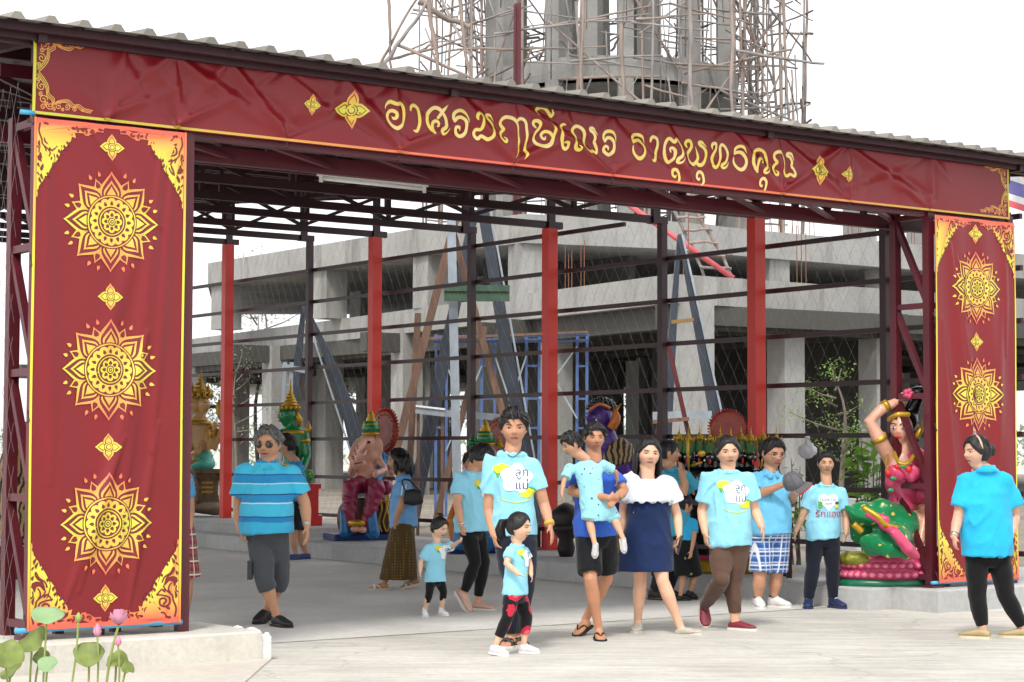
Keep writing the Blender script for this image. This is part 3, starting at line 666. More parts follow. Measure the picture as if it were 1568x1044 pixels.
def flame_corner(pr, u0, z0, su, sz, parent, sc=1.0, base=0):
    cv = lambda x, y: (u0 + su*(x-70)/6.27/219*sc, z0 + sz*(880-y)/6.27/233*sc)
    def col(u, z):
        h = abs(z-z0)/.53; r = abs(u-u0)/.5
        c = mixc(CORAL, GOLD, (h-.01)*10) if h < .11 else mixc(GOLD, LIME, (h-.11)*5)
        c = mixc(c, CORAL, (h-.82)*5); return mixc(c, CORAL, (r-.42)*3)
    o = pr.poly('flame_corner', [cv(*p) for p in FLAME], 1+base, parent, col, sub=.02, star=False)
    for g in FLAME_GAP: pr.poly('flame_gap', [cv(*p) for p in g], 2+base, o, None, M_ink, sub=.02, star=False)
    V, F = multi([[(*cv(x, y), w*1.75/6.27/225*sc) for x, y, w in st] for st in FLAME_LINE], 4)
    tag(pr.mesh('flame_line', V, F, 3+base, o, None, M_ink), kind='stuff')
def side_banner(u0, u1, zb, zt_, label, folds, seed):
    b = thing('side_banner', label, 'banner', U(0, -.075, 0), TH, 'tall banners on the gate towers')
    fd = make_disp_pillar(u0, seed, folds)
    cloth('banner_cloth', u0, u1, zb, zt_, 90, 260, fd, b, M_vin); pr = Print(fd)
    w = u1-u0; cx = (u0+u1)/2; s = w/1.08
    for z in (2.915, 1.94, .935): mandala(pr, cx, z, .326*s, b)
    for z in (3.41, 2.42, 1.435, .452): flower(pr, cx, z, .088*s, .092, b)
    yc = lambda u, z: mixc(lin('#e6703f'), lin('#d9d63e'), min(1, (z-zb)*2.2)) if z < 1 else mixc(lin('#ef7658'), lin('#d9d63e'), min(1, (zt_-z)*1.1))
    for uu in (u0+.011, u1-.011): strip(pr, (uu, zb), (uu, zt_), .017, 'edge_stripe', b, yc)
    strip(pr, (u0+.022, zb+.016), (u1-.022, zb+.016), .03, 'edge_stripe', b, lambda u, z: CORAL); strip(pr, (u0+.022, zt_-.014), (u1-.022, zt_-.014), .024, 'edge_stripe', b, lambda u, z: CORAL)
    for su, uu in ((1, u0+.022), (-1, u1-.022)):
        flame_corner(pr, uu, zb+.03, su, 1, b, .98*s); flame_corner(pr, uu, zt_-.026, su, -1, b, .92*s)
    MB().tube([(u0-.06, .01, zb), (u1+.02, .01, zb)], .017, 10).build('bottom_pipe', M_pipe, b, smooth=True)
    for z in (zb+.03, 1.6, 2.6, zt_-.04):
        for uu in (u0, u1): o = obj('tie', tm, b); o.location = (uu, -.005, z)
side_banner(-.03, 1.05, .268, 3.56, 'tall maroon banner with gold sun mandalas on the left gate tower', [((.9, 3.4), (.6, .6), .016, .05), ((.98, 3.3), (.85, 1.4), .014, .035), ((.75, 2.9), (.45, 1.9), .012, .05), ((.8, 2.2), (.35, .5), .014, .04), ((.1, 3.2), (.15, 1.2), .010, .05), ((.65, 1.5), (.25, .4), .012, .035), ((.9, 1.6), (.7, .35), .014, .03), ((.4, 3.5), (.9, 2.9), .010, .04)], 1)
side_banner(8.47, 9.56, .245, 3.55, 'tall maroon banner with gold sun mandalas on the right gate tower', [((.2, 3.3), (.55, .9), .018, .05), ((.28, 3.2), (.5, 1.8), .014, .03), ((.9, 2.8), (.75, .6), .012, .05), ((.95, 3.3), (.95, 2.3), .012, .03), ((.1, 2.6), (.3, .5), .012, .05)], 2)
# ================================================================== unfinished concrete building behind
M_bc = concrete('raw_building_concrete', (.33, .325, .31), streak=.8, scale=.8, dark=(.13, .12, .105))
M_bcd = concrete('shade_dark_concrete', (.08, .077, .07), streak=.2, scale=.5)  # building concrete darkened so its colour carries the interior shade
M_reb = mat('rusty_rebar', '#7d5138', .8, var=.2)
bld = thing('unfinished_building', 'bare concrete temple building under construction behind the pavilion', 'building', (0, 50, 0))
def rb(p): return Vector(p) - Vector((0, 50, 0))
Z1T, Z1B, Z2T, Z2B = 5.83, 5.10, 8.30, 7.45
def plan(pxs, z): return [G(x, y, z) for x, y in pxs]
e1 = plan([(215, 532), (1030, 418), (1345, 439), (1640, 459)], Z1T)
e2 = plan([(318, 405), (640, 350), (800, 327), (1010, 336), (1172, 352), (1338, 366), (1640, 392)], Z2T)
def slab_from(edge, zt_, zb, back, name, edgeh=None):
    far = [edge[-1] + Vector((10, back, 0)), edge[0] + Vector((-2, back, 0))]
    poly = [Vector((p.x, p.y, zb)) for p in edge] + [Vector((p.x, p.y, zb)) for p in far]
    return MB().prism([rb(p) for p in poly], (0, 0, zt_-zb)).build(name, M_bc, bld, fix=True)
slab_from(e1, Z1T, Z1B, 48, 'floor_slab'); slab_from(e2, Z2T, Z2B, 15, 'floor_slab')
def inset(edge, i, t, d):
    p = edge[i].lerp(edge[i+1], t); n = (edge[i+1]-edge[i]).normalized(); n = Vector((-n.y, n.x, 0)); return p + n*d
def edge_hit(edge, px):                   # point of a floor edge seen at this bearing
    k = (px-784)/FPX
    for i in range(len(edge)-1):
        a, b = edge[i], edge[i+1]; fa, fb = a.x-k*a.y, b.x-k*b.y
        if fa*fb <= 0: return i, fa/(fa-fb)
    return None
def column(px, edge, d, z0, z1, w, name='column'):
    h = edge_hit(edge, px)
    if not h: return
    p = inset(edge, h[0], h[1], d); ang = math.atan2(edge[h[0]+1].y-edge[h[0]].y, edge[h[0]+1].x-edge[h[0]].x)
    boxo(name, rb((p.x, p.y, (z0+z1)/2)), (w, w*.95, z1-z0), M_bc, bld, ang)
for px in (325, 483, 637, 816, 1200, 1372, 1500): column(px, e2, .55, Z1T, Z2B, .85)
for px in (340, 526, 700, 905, 1120, 1290): column(px, e2, 6, Z1T, Z2B, .8)
for px in (423, 606, 818, 1018, 1232, 1372, 1490): column(px, e1, .7, 0, Z1B, .72 if px != 1018 else 1.0)
for d, step in ((15, 131), (24, 97), (34, 83)):
    px = 290 + d*2
    while px < 1560: column(px, e1, d, 0, Z1B, .75); px += step
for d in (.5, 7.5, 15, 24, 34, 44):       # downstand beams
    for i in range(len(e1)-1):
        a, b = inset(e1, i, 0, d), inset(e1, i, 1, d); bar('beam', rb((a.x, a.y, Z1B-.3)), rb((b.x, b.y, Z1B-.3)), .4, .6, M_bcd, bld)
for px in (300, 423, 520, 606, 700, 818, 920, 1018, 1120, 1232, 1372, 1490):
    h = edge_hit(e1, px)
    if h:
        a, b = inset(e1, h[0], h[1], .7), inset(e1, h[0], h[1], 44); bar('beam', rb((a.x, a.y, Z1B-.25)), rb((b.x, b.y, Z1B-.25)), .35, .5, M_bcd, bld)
# dark walls added inside both floors to stand in for deep shade
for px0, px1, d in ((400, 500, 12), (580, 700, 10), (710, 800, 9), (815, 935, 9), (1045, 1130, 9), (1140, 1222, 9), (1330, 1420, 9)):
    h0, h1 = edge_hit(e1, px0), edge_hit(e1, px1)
    a, b = inset(e1, h0[0], h0[1], d), inset(e1, h1[0], h1[1], d); bar('shade_wall', rb((a.x, a.y, Z1B/2)), rb((b.x, b.y, Z1B/2)), .3, Z1B, M_bcd, bld)
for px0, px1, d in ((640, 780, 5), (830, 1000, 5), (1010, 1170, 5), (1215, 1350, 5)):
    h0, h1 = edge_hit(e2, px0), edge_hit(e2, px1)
    a, b = inset(e2, h0[0], h0[1], d), inset(e2, h1[0], h1[1], d); bar('shade_wall', rb((a.x, a.y, (Z1T+Z2B)/2)), rb((b.x, b.y, (Z1T+Z2B)/2)), .3, Z2B-Z1T, M_bcd, bld)
# starter bars
rng = random.Random(11)
for px in (845, 868, 1010, 1035, 1250, 1262, 1240, 1330, 1400, 1420, 1205, 1215, 1345, 1385):
    for q in range(2):
        h = edge_hit(e2, px + rng.uniform(-5, 5)); p = inset(e2, h[0], h[1], rng.uniform(.3, 1.2))
        o = obj('rebar', UNIT.setdefault('_rebar', MB().tube([(0, 0, 0), (0, 0, 1)], .012, 5).mesh('rebar', M_reb)), bld); o.location = rb((p.x, p.y, Z2T)); o.scale = (1, 1, rng.uniform(.6, 1.7)); o.rotation_euler = (rng.uniform(-.06, .06), rng.uniform(-.06, .06), 0)
for px in (842, 847, 852, 866, 871, 1015, 1022, 1030, 1242, 1249, 1256):
    h = edge_hit(e1, px); p = inset(e1, h[0], h[1], .5)
    o = obj('rebar', UNIT['_rebar'], bld); o.location = rb((p.x, p.y, Z1T)); o.scale = (1, 1, rng.uniform(1., 1.6))
# columns standing above the upper floor on the right
for px, d, hgt in ((1226, 3, 2.6), (1240, 6, 2.4), (1385, 2, 1.6), (1450, 4, 2.5), (1515, 3, 2.0)): column(px, e2, d, Z2T, Z2T+hgt, .8)
# ring tower
TC = D(936, 400, 66); TC.z = 0; TR = 4.1
tw = obj('tower', MB().lathe([(TR+.35, 0), (TR+.35, .5), (TR-.6, .5), (TR-.6, 0)], n=20).mesh('tower', M_bc), bld); tw.location = rb((TC.x, TC.y, Z2T)); 
for k in range(11):
    a = 6.28319*(k+.35)/11
    boxo('tower_column', (TR*math.cos(a), TR*math.sin(a), 9.5), (.5, .5, 19), M_bc, tw, a)
for zz, hh in ((5.1, .75), (12.2, .75)):
    o = MB().lathe([(TR+.28, 0), (TR+.28, hh), (TR-.28, hh), (TR-.28, 0), (TR+.28, 0)], n=22).build('ring_beam', M_bc, tw, fix=True); o.location = (0, 0, zz)
o = MB().lathe([(TR-.3, 0), (TR-.3, .2), (.01, .2), (.01, 0)], n=22).build('ring_deck', M_bc, tw, fix=True); o.location = (0, 0, 5.0)
for k in range(5):
    a = 6.28319*k/5+.5; boxo('tower_column', (1.6*math.cos(a), 1.6*math.sin(a), 9.5), (.5, .5, 19), M_bc, tw, a)

# ================================================================== bamboo scaffold round the tower
M_bam = mat('bamboo', '#94847a', .7, var=.3, vscale=1.2, coord='Position'); M_bam2 = mat('grey_bamboo', '#8d8784', .75, var=.3, vscale=1.5, coord='Position')
sca = thing('bamboo_scaffold', 'tangle of bamboo scaffold poles lashed round the concrete tower', 'scaffold', (TC.x, TC.y, 0))
PM = []
for m in (M_bam, M_bam2, M_bam):
    for v in range(2):
        n = 9; r2 = random.Random(v+len(PM)); pts = [(math.sin(k*.8+v)*.6+r2.uniform(-.4, .4), r2.uniform(-.5, .5), k/(n-1)-.5) for k in range(n)]
        mb = MB(); mb.loft([(p, Vector((1.12-.35*k/(n-1), 0, 0)), Vector((0, 1.12-.35*k/(n-1), 0))) for k, p in enumerate(pts)], 7); PM.append(mb.mesh('bamboo_pole', m, True))
def pole(a, b, r, parent, rng, name='bamboo_pole'):
    a, b = Vector(a), Vector(b); d = b-a; o = obj(name, rng.choice(PM), parent); q = d.to_track_quat('Z', 'Y')
    o.matrix_basis = Matrix.Translation((a+b)/2) @ q.to_matrix().to_4x4() @ Matrix.Rotation(rng.uniform(0, 6), 4, 'Z') @ Matrix.Diagonal((r, r, d.length, 1)); return o
rng = random.Random(21); cols = []
for R, n in ((5.1, 17), (6.5, 21)):
    row = []
    for k in range(n):
        a = 6.28319*(k+rng.uniform(-.2, .2))/n; x, y = R*math.cos(a), R*math.sin(a); tx, ty = rng.uniform(-.45, .45), rng.uniform(-.3, .3)
        top = 20 if R < 6 else rng.uniform(15, 20)
        pole((x, y, 8.3), (x+tx, y+ty, top), rng.uniform(.035, .06), sca, rng); row.append((x, y, tx/12, ty/12, top))
    cols.append(row)
for row, lv in ((cols[0], (12.2, 13.0, 13.8, 14.6, 15.4, 16.2, 17.0)), (cols[1], (10.5, 12.6, 13.5, 14.4, 15.2, 16.0, 16.8))):
    for z in lv:
        for k in range(len(row)):
            if rng.random() < .36: continue
            p, q = row[k], row[(k+1) % len(row)]; z0, z1 = z+rng.uniform(-.35, .35), z+rng.uniform(-.35, .35)
            if z > min(p[4], q[4]): continue
            a = Vector((p[0]+p[2]*(z-8), p[1]+p[3]*(z-8), z0)); b = Vector((q[0]+q[2]*(z-8), q[1]+q[3]*(z-8), z1)); e = (b-a)*rng.uniform(.1, .6)
            pole(a-e, b+e, rng.uniform(.026, .045), sca, rng)
for k in range(46):
    R = rng.choice((4.6, 5.1, 5.1, 6.5)); a = rng.uniform(0, 6.28); a2 = a+rng.choice((-1, 1))*rng.uniform(.35, .8); z = rng.uniform(10, 15)
    pole((R*math.cos(a), R*math.sin(a), z), (R*math.cos(a2), R*math.sin(a2), z+rng.uniform(2.5, 5)), rng.uniform(.03, .05), sca, rng)
for k in range(22):
    a = rng.uniform(0, 6.28); z = rng.choice((9.4, 11, 12.7, 14.3, 15.8)); pole((4.2*math.cos(a), 4.2*math.sin(a), z), (6.7*math.cos(a+.06), 6.7*math.sin(a+.06), z+rng.uniform(-.3, .4)), .04, sca, rng)
for (x0, y0, x1, y1, dy, r) in ((590, 95, 655, 0, -6.4, .06), (592, 0, 597, 100, -6.3, .05), (578, 100, 640, -10, -6.0, .045), (1130, 78, 1253, 95, -5.5, .05), (1196, 0, 1206, 182, -4.5, .05), (1172, 0, 1174, 180, -4, .03), (1145, 20, 1180, 175, -4.5, .04), (1125, 0, 1180, 120, -4, .05), (1190, 20, 1120, 110, -3.5, .05), (1050, 110, 1200, 75, -5, .045), (1100, 15, 1192, 20, -4, .04), (600, 92, 700, 62, -6, .045), (610, 70, 790, 150, -6.2, .05), (700, 0, 720, 130, -6, .06), (655, -5, 668, 110, -6.5, .07), (640, 5, 712, 40, -6, .1), (950, 40, 952, 150, -6.6, .07), (1055, 0, 1057, 165, -6.5, .07), (1118, 0, 1120, 170, -6, .06), (890, -5, 888, 140, -6.6, .05)):
    a = D(x0, y0, 66+dy)-Vector((TC.x, TC.y, 0)); b = D(x1, y1, 66+dy+rng.uniform(-.4, .4))-Vector((TC.x, TC.y, 0)); e = (b-a)*.03; pole(a-e, b+e*2, r, sca, rng)
thin = MB(); rng = random.Random(88)     # the countless thin rods and lashings between the poles
for k in range(230):
    R = rng.uniform(4.3, 6.6); a = rng.uniform(0, 6.2832); z = rng.uniform(10, 17.5); q = rng.random()
    p0 = Vector((R*math.cos(a), R*math.sin(a), z))
    if q < .4: p1 = p0 + Vector((rng.uniform(-.25, .25), rng.uniform(-.25, .25), rng.uniform(2, 5)))
    elif q < .8: a2 = a+rng.uniform(.25, .6); p1 = Vector((R*math.cos(a2), R*math.sin(a2), z+rng.uniform(-.4, .4)))
    else: a2 = a+rng.uniform(-.5, .5); p1 = Vector((R*math.cos(a2), R*math.sin(a2), z+rng.uniform(1.5, 3)))
    thin.tube([p0, p0.lerp(p1, .5)+Vector((rng.uniform(-.06, .06), rng.uniform(-.06, .06), 0)), p1], rng.uniform(.016, .030), 5)
tag(thin.build('thin_rods', M_bam2, sca, smooth=True), kind='stuff')
# ================================================================== site gear between fence and building
M_blk = mat('dark_grey_steel', '#3b414b', .45, metal=.3, var=.3, vscale=2, coord='Position')
M_gal = mat('pale_steel', '#9aa3ab', .45, metal=.3, var=.2, vscale=3, coord='Position')
M_tim = mat('raw_timber', '#6f5444', .8, var=.35, vscale=3, coord='Position', stretch=(3, 3, .6))
M_blue = mat('blue_scaffold_paint', '#47608f', .55, var=.25, vscale=4, coord='Position')
M_grn = mat('green_plank_paint', '#39523f', .7, var=.3, vscale=4, coord='Position')
M_pink = mat('red_pipe', '#c2565c', .45, var=.1)
def px_bar(t, name, p, q, Y, w, h, m, Y2=None):
    a = D(*p, Y) - Vector(t.location); b = D(*q, Y2 or Y) - Vector(t.location); return bar(name, a, b, w, h, m, t)
def taper(t, name, p, q, Y, w0, w1, th, m, bend=0):
    a, b = D(*p, Y)-Vector(t.location), D(*q, Y)-Vector(t.location); n = 10; vs = []
    for k in range(n+1):
        s = k/n; c = a.lerp(b, s) + Vector((bend*math.sin(math.pi*s), 0, 0)); w = w0+(w1-w0)*s
        vs += [c+Vector((-w/2, -th/2, 0)), c+Vector((w/2, -th/2, 0)), c+Vector((w/2, th/2, 0)), c+Vector((-w/2, th/2, 0))]
    fs = [(3, 2, 1, 0), tuple(4*n+j for j in range(4))]
    for k in range(n): fs += [(4*k+j, 4*k+(j+1) % 4, 4*k+4+(j+1) % 4, 4*k+4+j) for j in range(4)]
    return MB().add(vs, fs).build(name, m, t, fix=True)
def gpos(px, Y): p = D(px, 700, Y); p.z = 0; return p
t = thing('steel_a_frame', 'tall dark steel A frame leaning up behind the fence left of centre', 'frame', gpos(735, 35))
taper(t, 'leg', (738, 318), (824, 811), 35, .20, .26, .14, M_blk); taper(t, 'leg', (726, 322), (628, 810), 35.3, .16, .30, .14, M_blk)
px_bar(t, 'cross_bar', (668, 632), (780, 640), 34.8, .1, .12, M_gal); px_bar(t, 'edge_strip', (750, 318), (839, 810), 34.85, .035, .03, M_gal)
t = thing('steel_a_frame', 'narrow dark steel A frame with a rusty clamp right of the middle red column', 'frame', gpos(1050, 33))
taper(t, 'leg', (1040, 358), (1133, 818), 33, .06, .30, .14, M_blk); taper(t, 'leg', (1039, 360), (1010, 818), 33.2, .06, .28, .14, M_blk)
px_bar(t, 'clamp', (1028, 492), (1062, 488), 32.8, .08, .06, mat('rusty_clamp', '#8a6a3c', .8)); px_bar(t, 'edge_strip', (1044, 358), (1148, 817), 32.9, .035, .03, M_gal)
px_bar(t, 'cross_bar', (1000, 636), (1090, 634), 32.7, .1, .14, M_gal)
t = thing('steel_a_frame', 'curved dark steel A frame standing behind the green statue', 'frame', gpos(470, 37))
taper(t, 'leg', (466, 470), (566, 804), 37, .10, .42, .14, M_blk, .25); taper(t, 'leg', (465, 472), (430, 804), 37.2, .08, .30, .14, M_blk)
px_bar(t, 'edge_strip', (474, 500), (540, 700), 36.8, .04, .03, M_gal)
t = thing('aluminium_ladder', 'grey aluminium ladder standing behind the green statue', 'ladder', gpos(452, 36))
for x0, x1 in ((437, 424), (447, 440)): px_bar(t, 'side_rail', (x0, 556), (x1, 807), 36, .07, .05, M_gal)
px_bar(t, 'top_step', (433, 562), (473, 570), 36, .12, .1, M_gal)
for k in range(7): px_bar(t, 'rung', (436-k*2, 590+k*30), (446-k*1.5, 590+k*30), 36, .05, .04, M_gal)
for i, (p, q, w, lab) in enumerate((((698, 330), (577, 814), .19, 'long brown timber prop leaning left behind the fence'), ((690, 345), (821, 814), .17, 'brown timber prop leaning right across the steel post'), ((742, 500), (664, 814), .15, 'short brown timber prop below the green plank'), ((640, 480), (623, 814), .16, 'upright brown timber prop beside the leaning ones'))):
    t = thing('timber_prop', lab, 'timber', gpos((p[0]+q[0])/2, 34), 0, 'timber props behind the fence'); px_bar(t, 'timber', p, q, 34+i*.15, w*.72, .09, M_tim)
t = thing('steel_post', 'pale steel post standing among the timber props', 'post', gpos(697, 33.5)); px_bar(t, 'shaft', (690, 330), (703, 815), 33.5, .15, .14, M_gal); px_bar(t, 'base_plate', (690, 814), (716, 814), 33.5, .3, .03, M_gal)
t = thing('green_plank', 'green painted plank held level across the leaning props', 'plank', D(730, 449, 33.2)); px_bar(t, 'plank_board', (680, 449), (780, 449), 33.2, .05, .28, M_grn); px_bar(t, 'plank_edge', (680, 444), (780, 444), 33.17, .06, .05, M_grn)
t = thing('blue_scaffold', 'blue tubular scaffold frames standing under the unfinished building', 'scaffold', gpos(800, 41))
for xs in ((738, 758), (806, 826), (884, 899), (668, 684)):
    for x in xs: px_bar(t, 'upright', (x, 512), (x, 792), 41, .06, .06, M_blue)
    for y in (520, 560, 610, 655): px_bar(t, 'rung', (xs[0], y), (xs[1], y), 41, .045, .045, M_blue)
for y, y2 in ((516, 512), (524, 521)): px_bar(t, 'ledger', (664, y), (902, y2), 40.8, .05, .05, M_blue)
for a, b in (((684, 560), (738, 690)), ((738, 560), (684, 690)), ((758, 545), (806, 690)), ((806, 545), (758, 690)), ((826, 610), (884, 530)), ((826, 540), (884, 640))): px_bar(t, 'brace', a, b, 40.9, .035, .035, M_gal)
px_bar(t, 'deck_plank', (640, 520), (900, 508), 40.6, .25, .05, M_tim)
t = thing('maroon_trestle', 'maroon steel trestle with a timber step behind the many headed statue', 'trestle', gpos(1040, 31))
for p, q in (((1020, 522), (994, 825)), ((1022, 520), (1092, 825)), ((1016, 524), (1011, 825))): px_bar(t, 'leg', p, q, 31, .07, .07, M_mar)
px_bar(t, 'step', (1000, 645), (1055, 640), 30.9, .2, .06, M_tim); px_bar(t, 'step', (1000, 690), (1060, 688), 30.9, .2, .06, M_tim)
t = thing('bamboo_ladder', 'bamboo ladder leaning on the upper floor edge of the unfinished building', 'ladder', D(1080, 420, 51))
def px_pole(t, p, q, Y, r): pole(D(*p, Y)-Vector(t.location), D(*q, Y)-Vector(t.location), r, t, rng)
px_pole(t, (1020, 295), (1080, 425), 51, .05); px_pole(t, (1050, 290), (1122, 425), 51, .05)
for k in range(6): px_pole(t, (1026+k*9, 312+k*19), (1070+k*10, 312+k*19.5), 50.9, .04)
t = thing('red_pipe', 'long pale red pipe chute slanting down over the upper floors', 'pipe', D(1030, 360, 50)); MB().tube([D(922, 285, 50.5)-Vector(t.location), D(1030, 360, 50)-Vector(t.location), D(1122, 424, 49.5)-Vector(t.location)], .075, 10).build('pipe', M_pink, t, smooth=True)
t = thing('mast', 'maroon steel mast rising behind the roof edge', 'mast', D(790, 300, 60)); px_bar(t, 'shaft', (791, 6), (791, 352), 60, .20, .20, M_mar); px_bar(t, 'flange', (786, 8), (786, 352), 59.9, .07, .25, M_mar)
t = thing('white_board', 'pale offcut board propped among the timber behind the fence', 'board', D(655, 617, 32)); px_bar(t, 'board', (637, 627), (682, 632), 32, .06, .14, M_gal); px_bar(t, 'board_edge', (637, 622), (682, 627), 31.96, .04, .03, M_wh)
for x in (641, 678): px_bar(t, 'support', (x, 630), (x, 821), 32.1, .05, .05, M_tim)
# low brick/block wall pieces and far fence beyond the building
M_far = concrete('far_wall_concrete', (.5, .5, .48), streak=.3, scale=.4)
for i, (x0, x1, Y, h, lab) in enumerate(((1010, 1330, 33, .75, 'low grey block wall behind the fence on the right'),)):
    a, b = gpos(x0, Y), gpos(x1, Y-6); t = thing('block_wall', lab, 'wall', a); L = (b-a).length; dirv = (b-a).normalized(); n = int(L/.42)
    for r in range(3):
        for k in range(n):
            p = dirv*(.42*(k+.5+(r % 2)*.5)); o = boxo('block', (p.x, p.y, .13+r*.25), (.40, .14, .235), M_far, t, math.atan2(dirv.y, dirv.x))

# ================================================================== trees
M_leafs = {}
def leafmat(c):
    if c not in M_leafs:
        m = mat('leaf_'+c.strip('#'), c, .6, var=.45, vscale=1.3, coord='Position'); n, l, b = nodes_of(m); b.inputs['Transmission Weight'].default_value = 0; M_leafs[c] = m
        tr = n.new('ShaderNodeBsdfTranslucent'); tr.inputs[0].default_value = (*[x*1.1 for x in lin(c)], 1); ms = n.new('ShaderNodeMixShader'); ms.inputs[0].default_value = .3
        out = n['Material Output']; l.new(b.outputs[0], ms.inputs[1]); l.new(tr.outputs[0], ms.inputs[2]); l.new(ms.outputs[0], out.inputs[0])
    return M_leafs[c]
M_bark = mat('bark', (.17, .14, .11), .9, var=.3, vscale=5, bump=.4, bscale=15)
def leaves(mb, c, r, n, size, rng, flat=.75):
    for k in range(n):
        v = Vector((rng.gauss(0, 1), rng.gauss(0, 1), rng.gauss(0, 1))).normalized()*r*rng.random()**.45; v.z *= flat; p = Vector(c)+v
        d = Vector((rng.gauss(0, 1), rng.gauss(0, 1), rng.gauss(0, .5)-.4)).normalized(); x, y = frame_of(d); s = size*rng.uniform(.6, 1.3)
        mb.add([p, p+d*s*.5+x*s*.22, p+d*s, p+d*s*.5-x*s*.22], [(0, 1, 2, 3)])
def tree(name, label, base, h, crown_r, clumps, nl, leaf, col, seed, group=None, trunk_r=.12, spread=1.0, bare=.35):
    rng = random.Random(seed); t = thing(name, label, 'tree', base, 0, group); tb = MB(); cr = MB()
    tp = [(0, 0, 0), (rng.uniform(-.1, .1)*h*.3, 0, h*.35), (rng.uniform(-.15, .15)*h*.3, rng.uniform(-.1, .1), h*.7), (rng.uniform(-.1, .1)*h*.3, 0, h*.93)]
    tb.tube(crom(tp, 4), [trunk_r*(1-.85*k/12) for k in range(13)], 7)
    for k in range(clumps):
        z = h*(bare+(1-bare)*(k+.5)/clumps); a = rng.uniform(0, 6.28); q = (z/h-bare)/(1-bare); R = crown_r*spread*math.sin(math.pi*(.15+.8*q))*rng.uniform(.45, 1.05)
        s = Vector(tp[1]).lerp(Vector(tp[3]), max(0, min(1, (z/h-.38)/.6))); e = Vector((R*math.cos(a), R*math.sin(a), z+rng.uniform(-.05, .12)*h))
        tb.tube([s*.98, s.lerp(e, .5)+Vector((0, 0, -.02*h)), e], [trunk_r*.4, trunk_r*.25, trunk_r*.08], 5)
        leaves(cr, e, crown_r*rng.uniform(.28, .45), nl//clumps, leaf, rng)
        leaves(cr, s.lerp(e, .6), crown_r*.25, nl//clumps//4, leaf, rng)
    tb.build('trunk', M_bark, t, smooth=True); cr.build('crown', leafmat(col), t)
    return t
GRP = 'trees beyond the building'
tree('tree', 'pale airy tree seen through the upper floor on the left', gpos(398, 95), 10.2, 3.0, 11, 1500, .16, '#8f9a86', 1, None, .12, 1, .6)  # distance haze put into the pale leaf colour
tree('tree', 'slender leafy tree behind the boy by the right tower', gpos(1285, 44), 3.3, 1.1, 12, 800, .10, '#7d9a4c', 2, None, .08, 1, .3)
tree('tree', 'green tree between the last concrete columns on the right', gpos(1330, 60), 3.9, 1.6, 12, 1300, .13, '#6f8a44', 3, None, .1)
tree('tree', 'thin bare tree with few leaves left of the green statue', gpos(365, 60), 4.2, 1.1, 10, 260, .10, '#8a9470', 4, None, .07, 1, .35)
for i, (px, Y, h, r, c, lab) in enumerate(((560, 100, 5.5, 2.6, '#7f9a60', 'low round tree far behind left of the seated elephant statue'), (1075, 100, 6.4, 2.8, '#86a066', 'pale green tree far behind the many headed statue'), (1010, 110, 5.4, 3.2, '#8aa070', 'distant tree to the right of the purple statue'), (690, 115, 5.0, 3.0, '#86997a', 'distant tree low behind the blue scaffold'), (1230, 105, 7.0, 3.4, '#7c9658', 'distant tree behind the wide concrete column'), (1480, 120, 7.5, 3.5, '#7f9468', 'distant tree behind the right banner'), (300, 110, 5, 3.0, '#8c9b7c', 'distant tree behind the gold statue'), (880, 118, 5.2, 3.2, '#86997a', 'distant tree behind the tallest man'))):
    tree('tree', lab, gpos(px, Y), h, r, 12, 1300, .26, c, 30+i, GRP, .14)
fo = MB(); rng = random.Random(77)
for k in range(240):
    px = rng.uniform(-250, 1900); Y = rng.uniform(150, 210); p = gpos(px, Y); leaves(fo, (p.x, p.y, rng.uniform(1.0, 3.4)), rng.uniform(1.5, 3.2), 34, .8, rng, .8)
tag(fo.build('treeline', leafmat('#8c9c80')), 'hazy far line of low trees on the horizon', 'treeline', kind='stuff')
# national flag blowing at the right edge
fl_ = thing('national_flag', 'large tricolour flag blowing behind the right gate tower', 'flag', gpos(1700, 27))
fl_d = fl_.location; M_fl = [mat('flag_red', '#dc6a70', .7), mat('flag_white', (.82, .82, .82), .7), mat('flag_blue', '#7674b4', .7)]  # stripe colours paled, overexposure put into the cloth colour
def flag_pt(s, t): return D(1700-s*160, 262+t*62+16*math.sin(s*3.4+.6)*s, 27+.35*math.sin(s*7+t)) - fl_d
for i, (t0, t1, c) in enumerate(((0, 1/6, 0), (1/6, 2/6, 1), (2/6, 4/6, 2), (4/6, 5/6, 1), (5/6, 1, 0))):
    mb = MB(); n = 24; vs = []
    for k in range(n+1): vs += [flag_pt(k/n, t0), flag_pt(k/n, (t0+t1)/2), flag_pt(k/n, t1)]
    mb.add(vs, [q for k in range(n) for q in ((3*k, 3*k+1, 3*k+4, 3*k+3), (3*k+1, 3*k+2, 3*k+5, 3*k+4))]); mb.build('flag_stripe', M_fl[c], fl_, smooth=True)
MB().tube([(0, 0, 0), (0, 0, (D(1700, 215, 27)-fl_d).z)], .045, 8).build('flag_pole', M_gal, fl_, smooth=True)
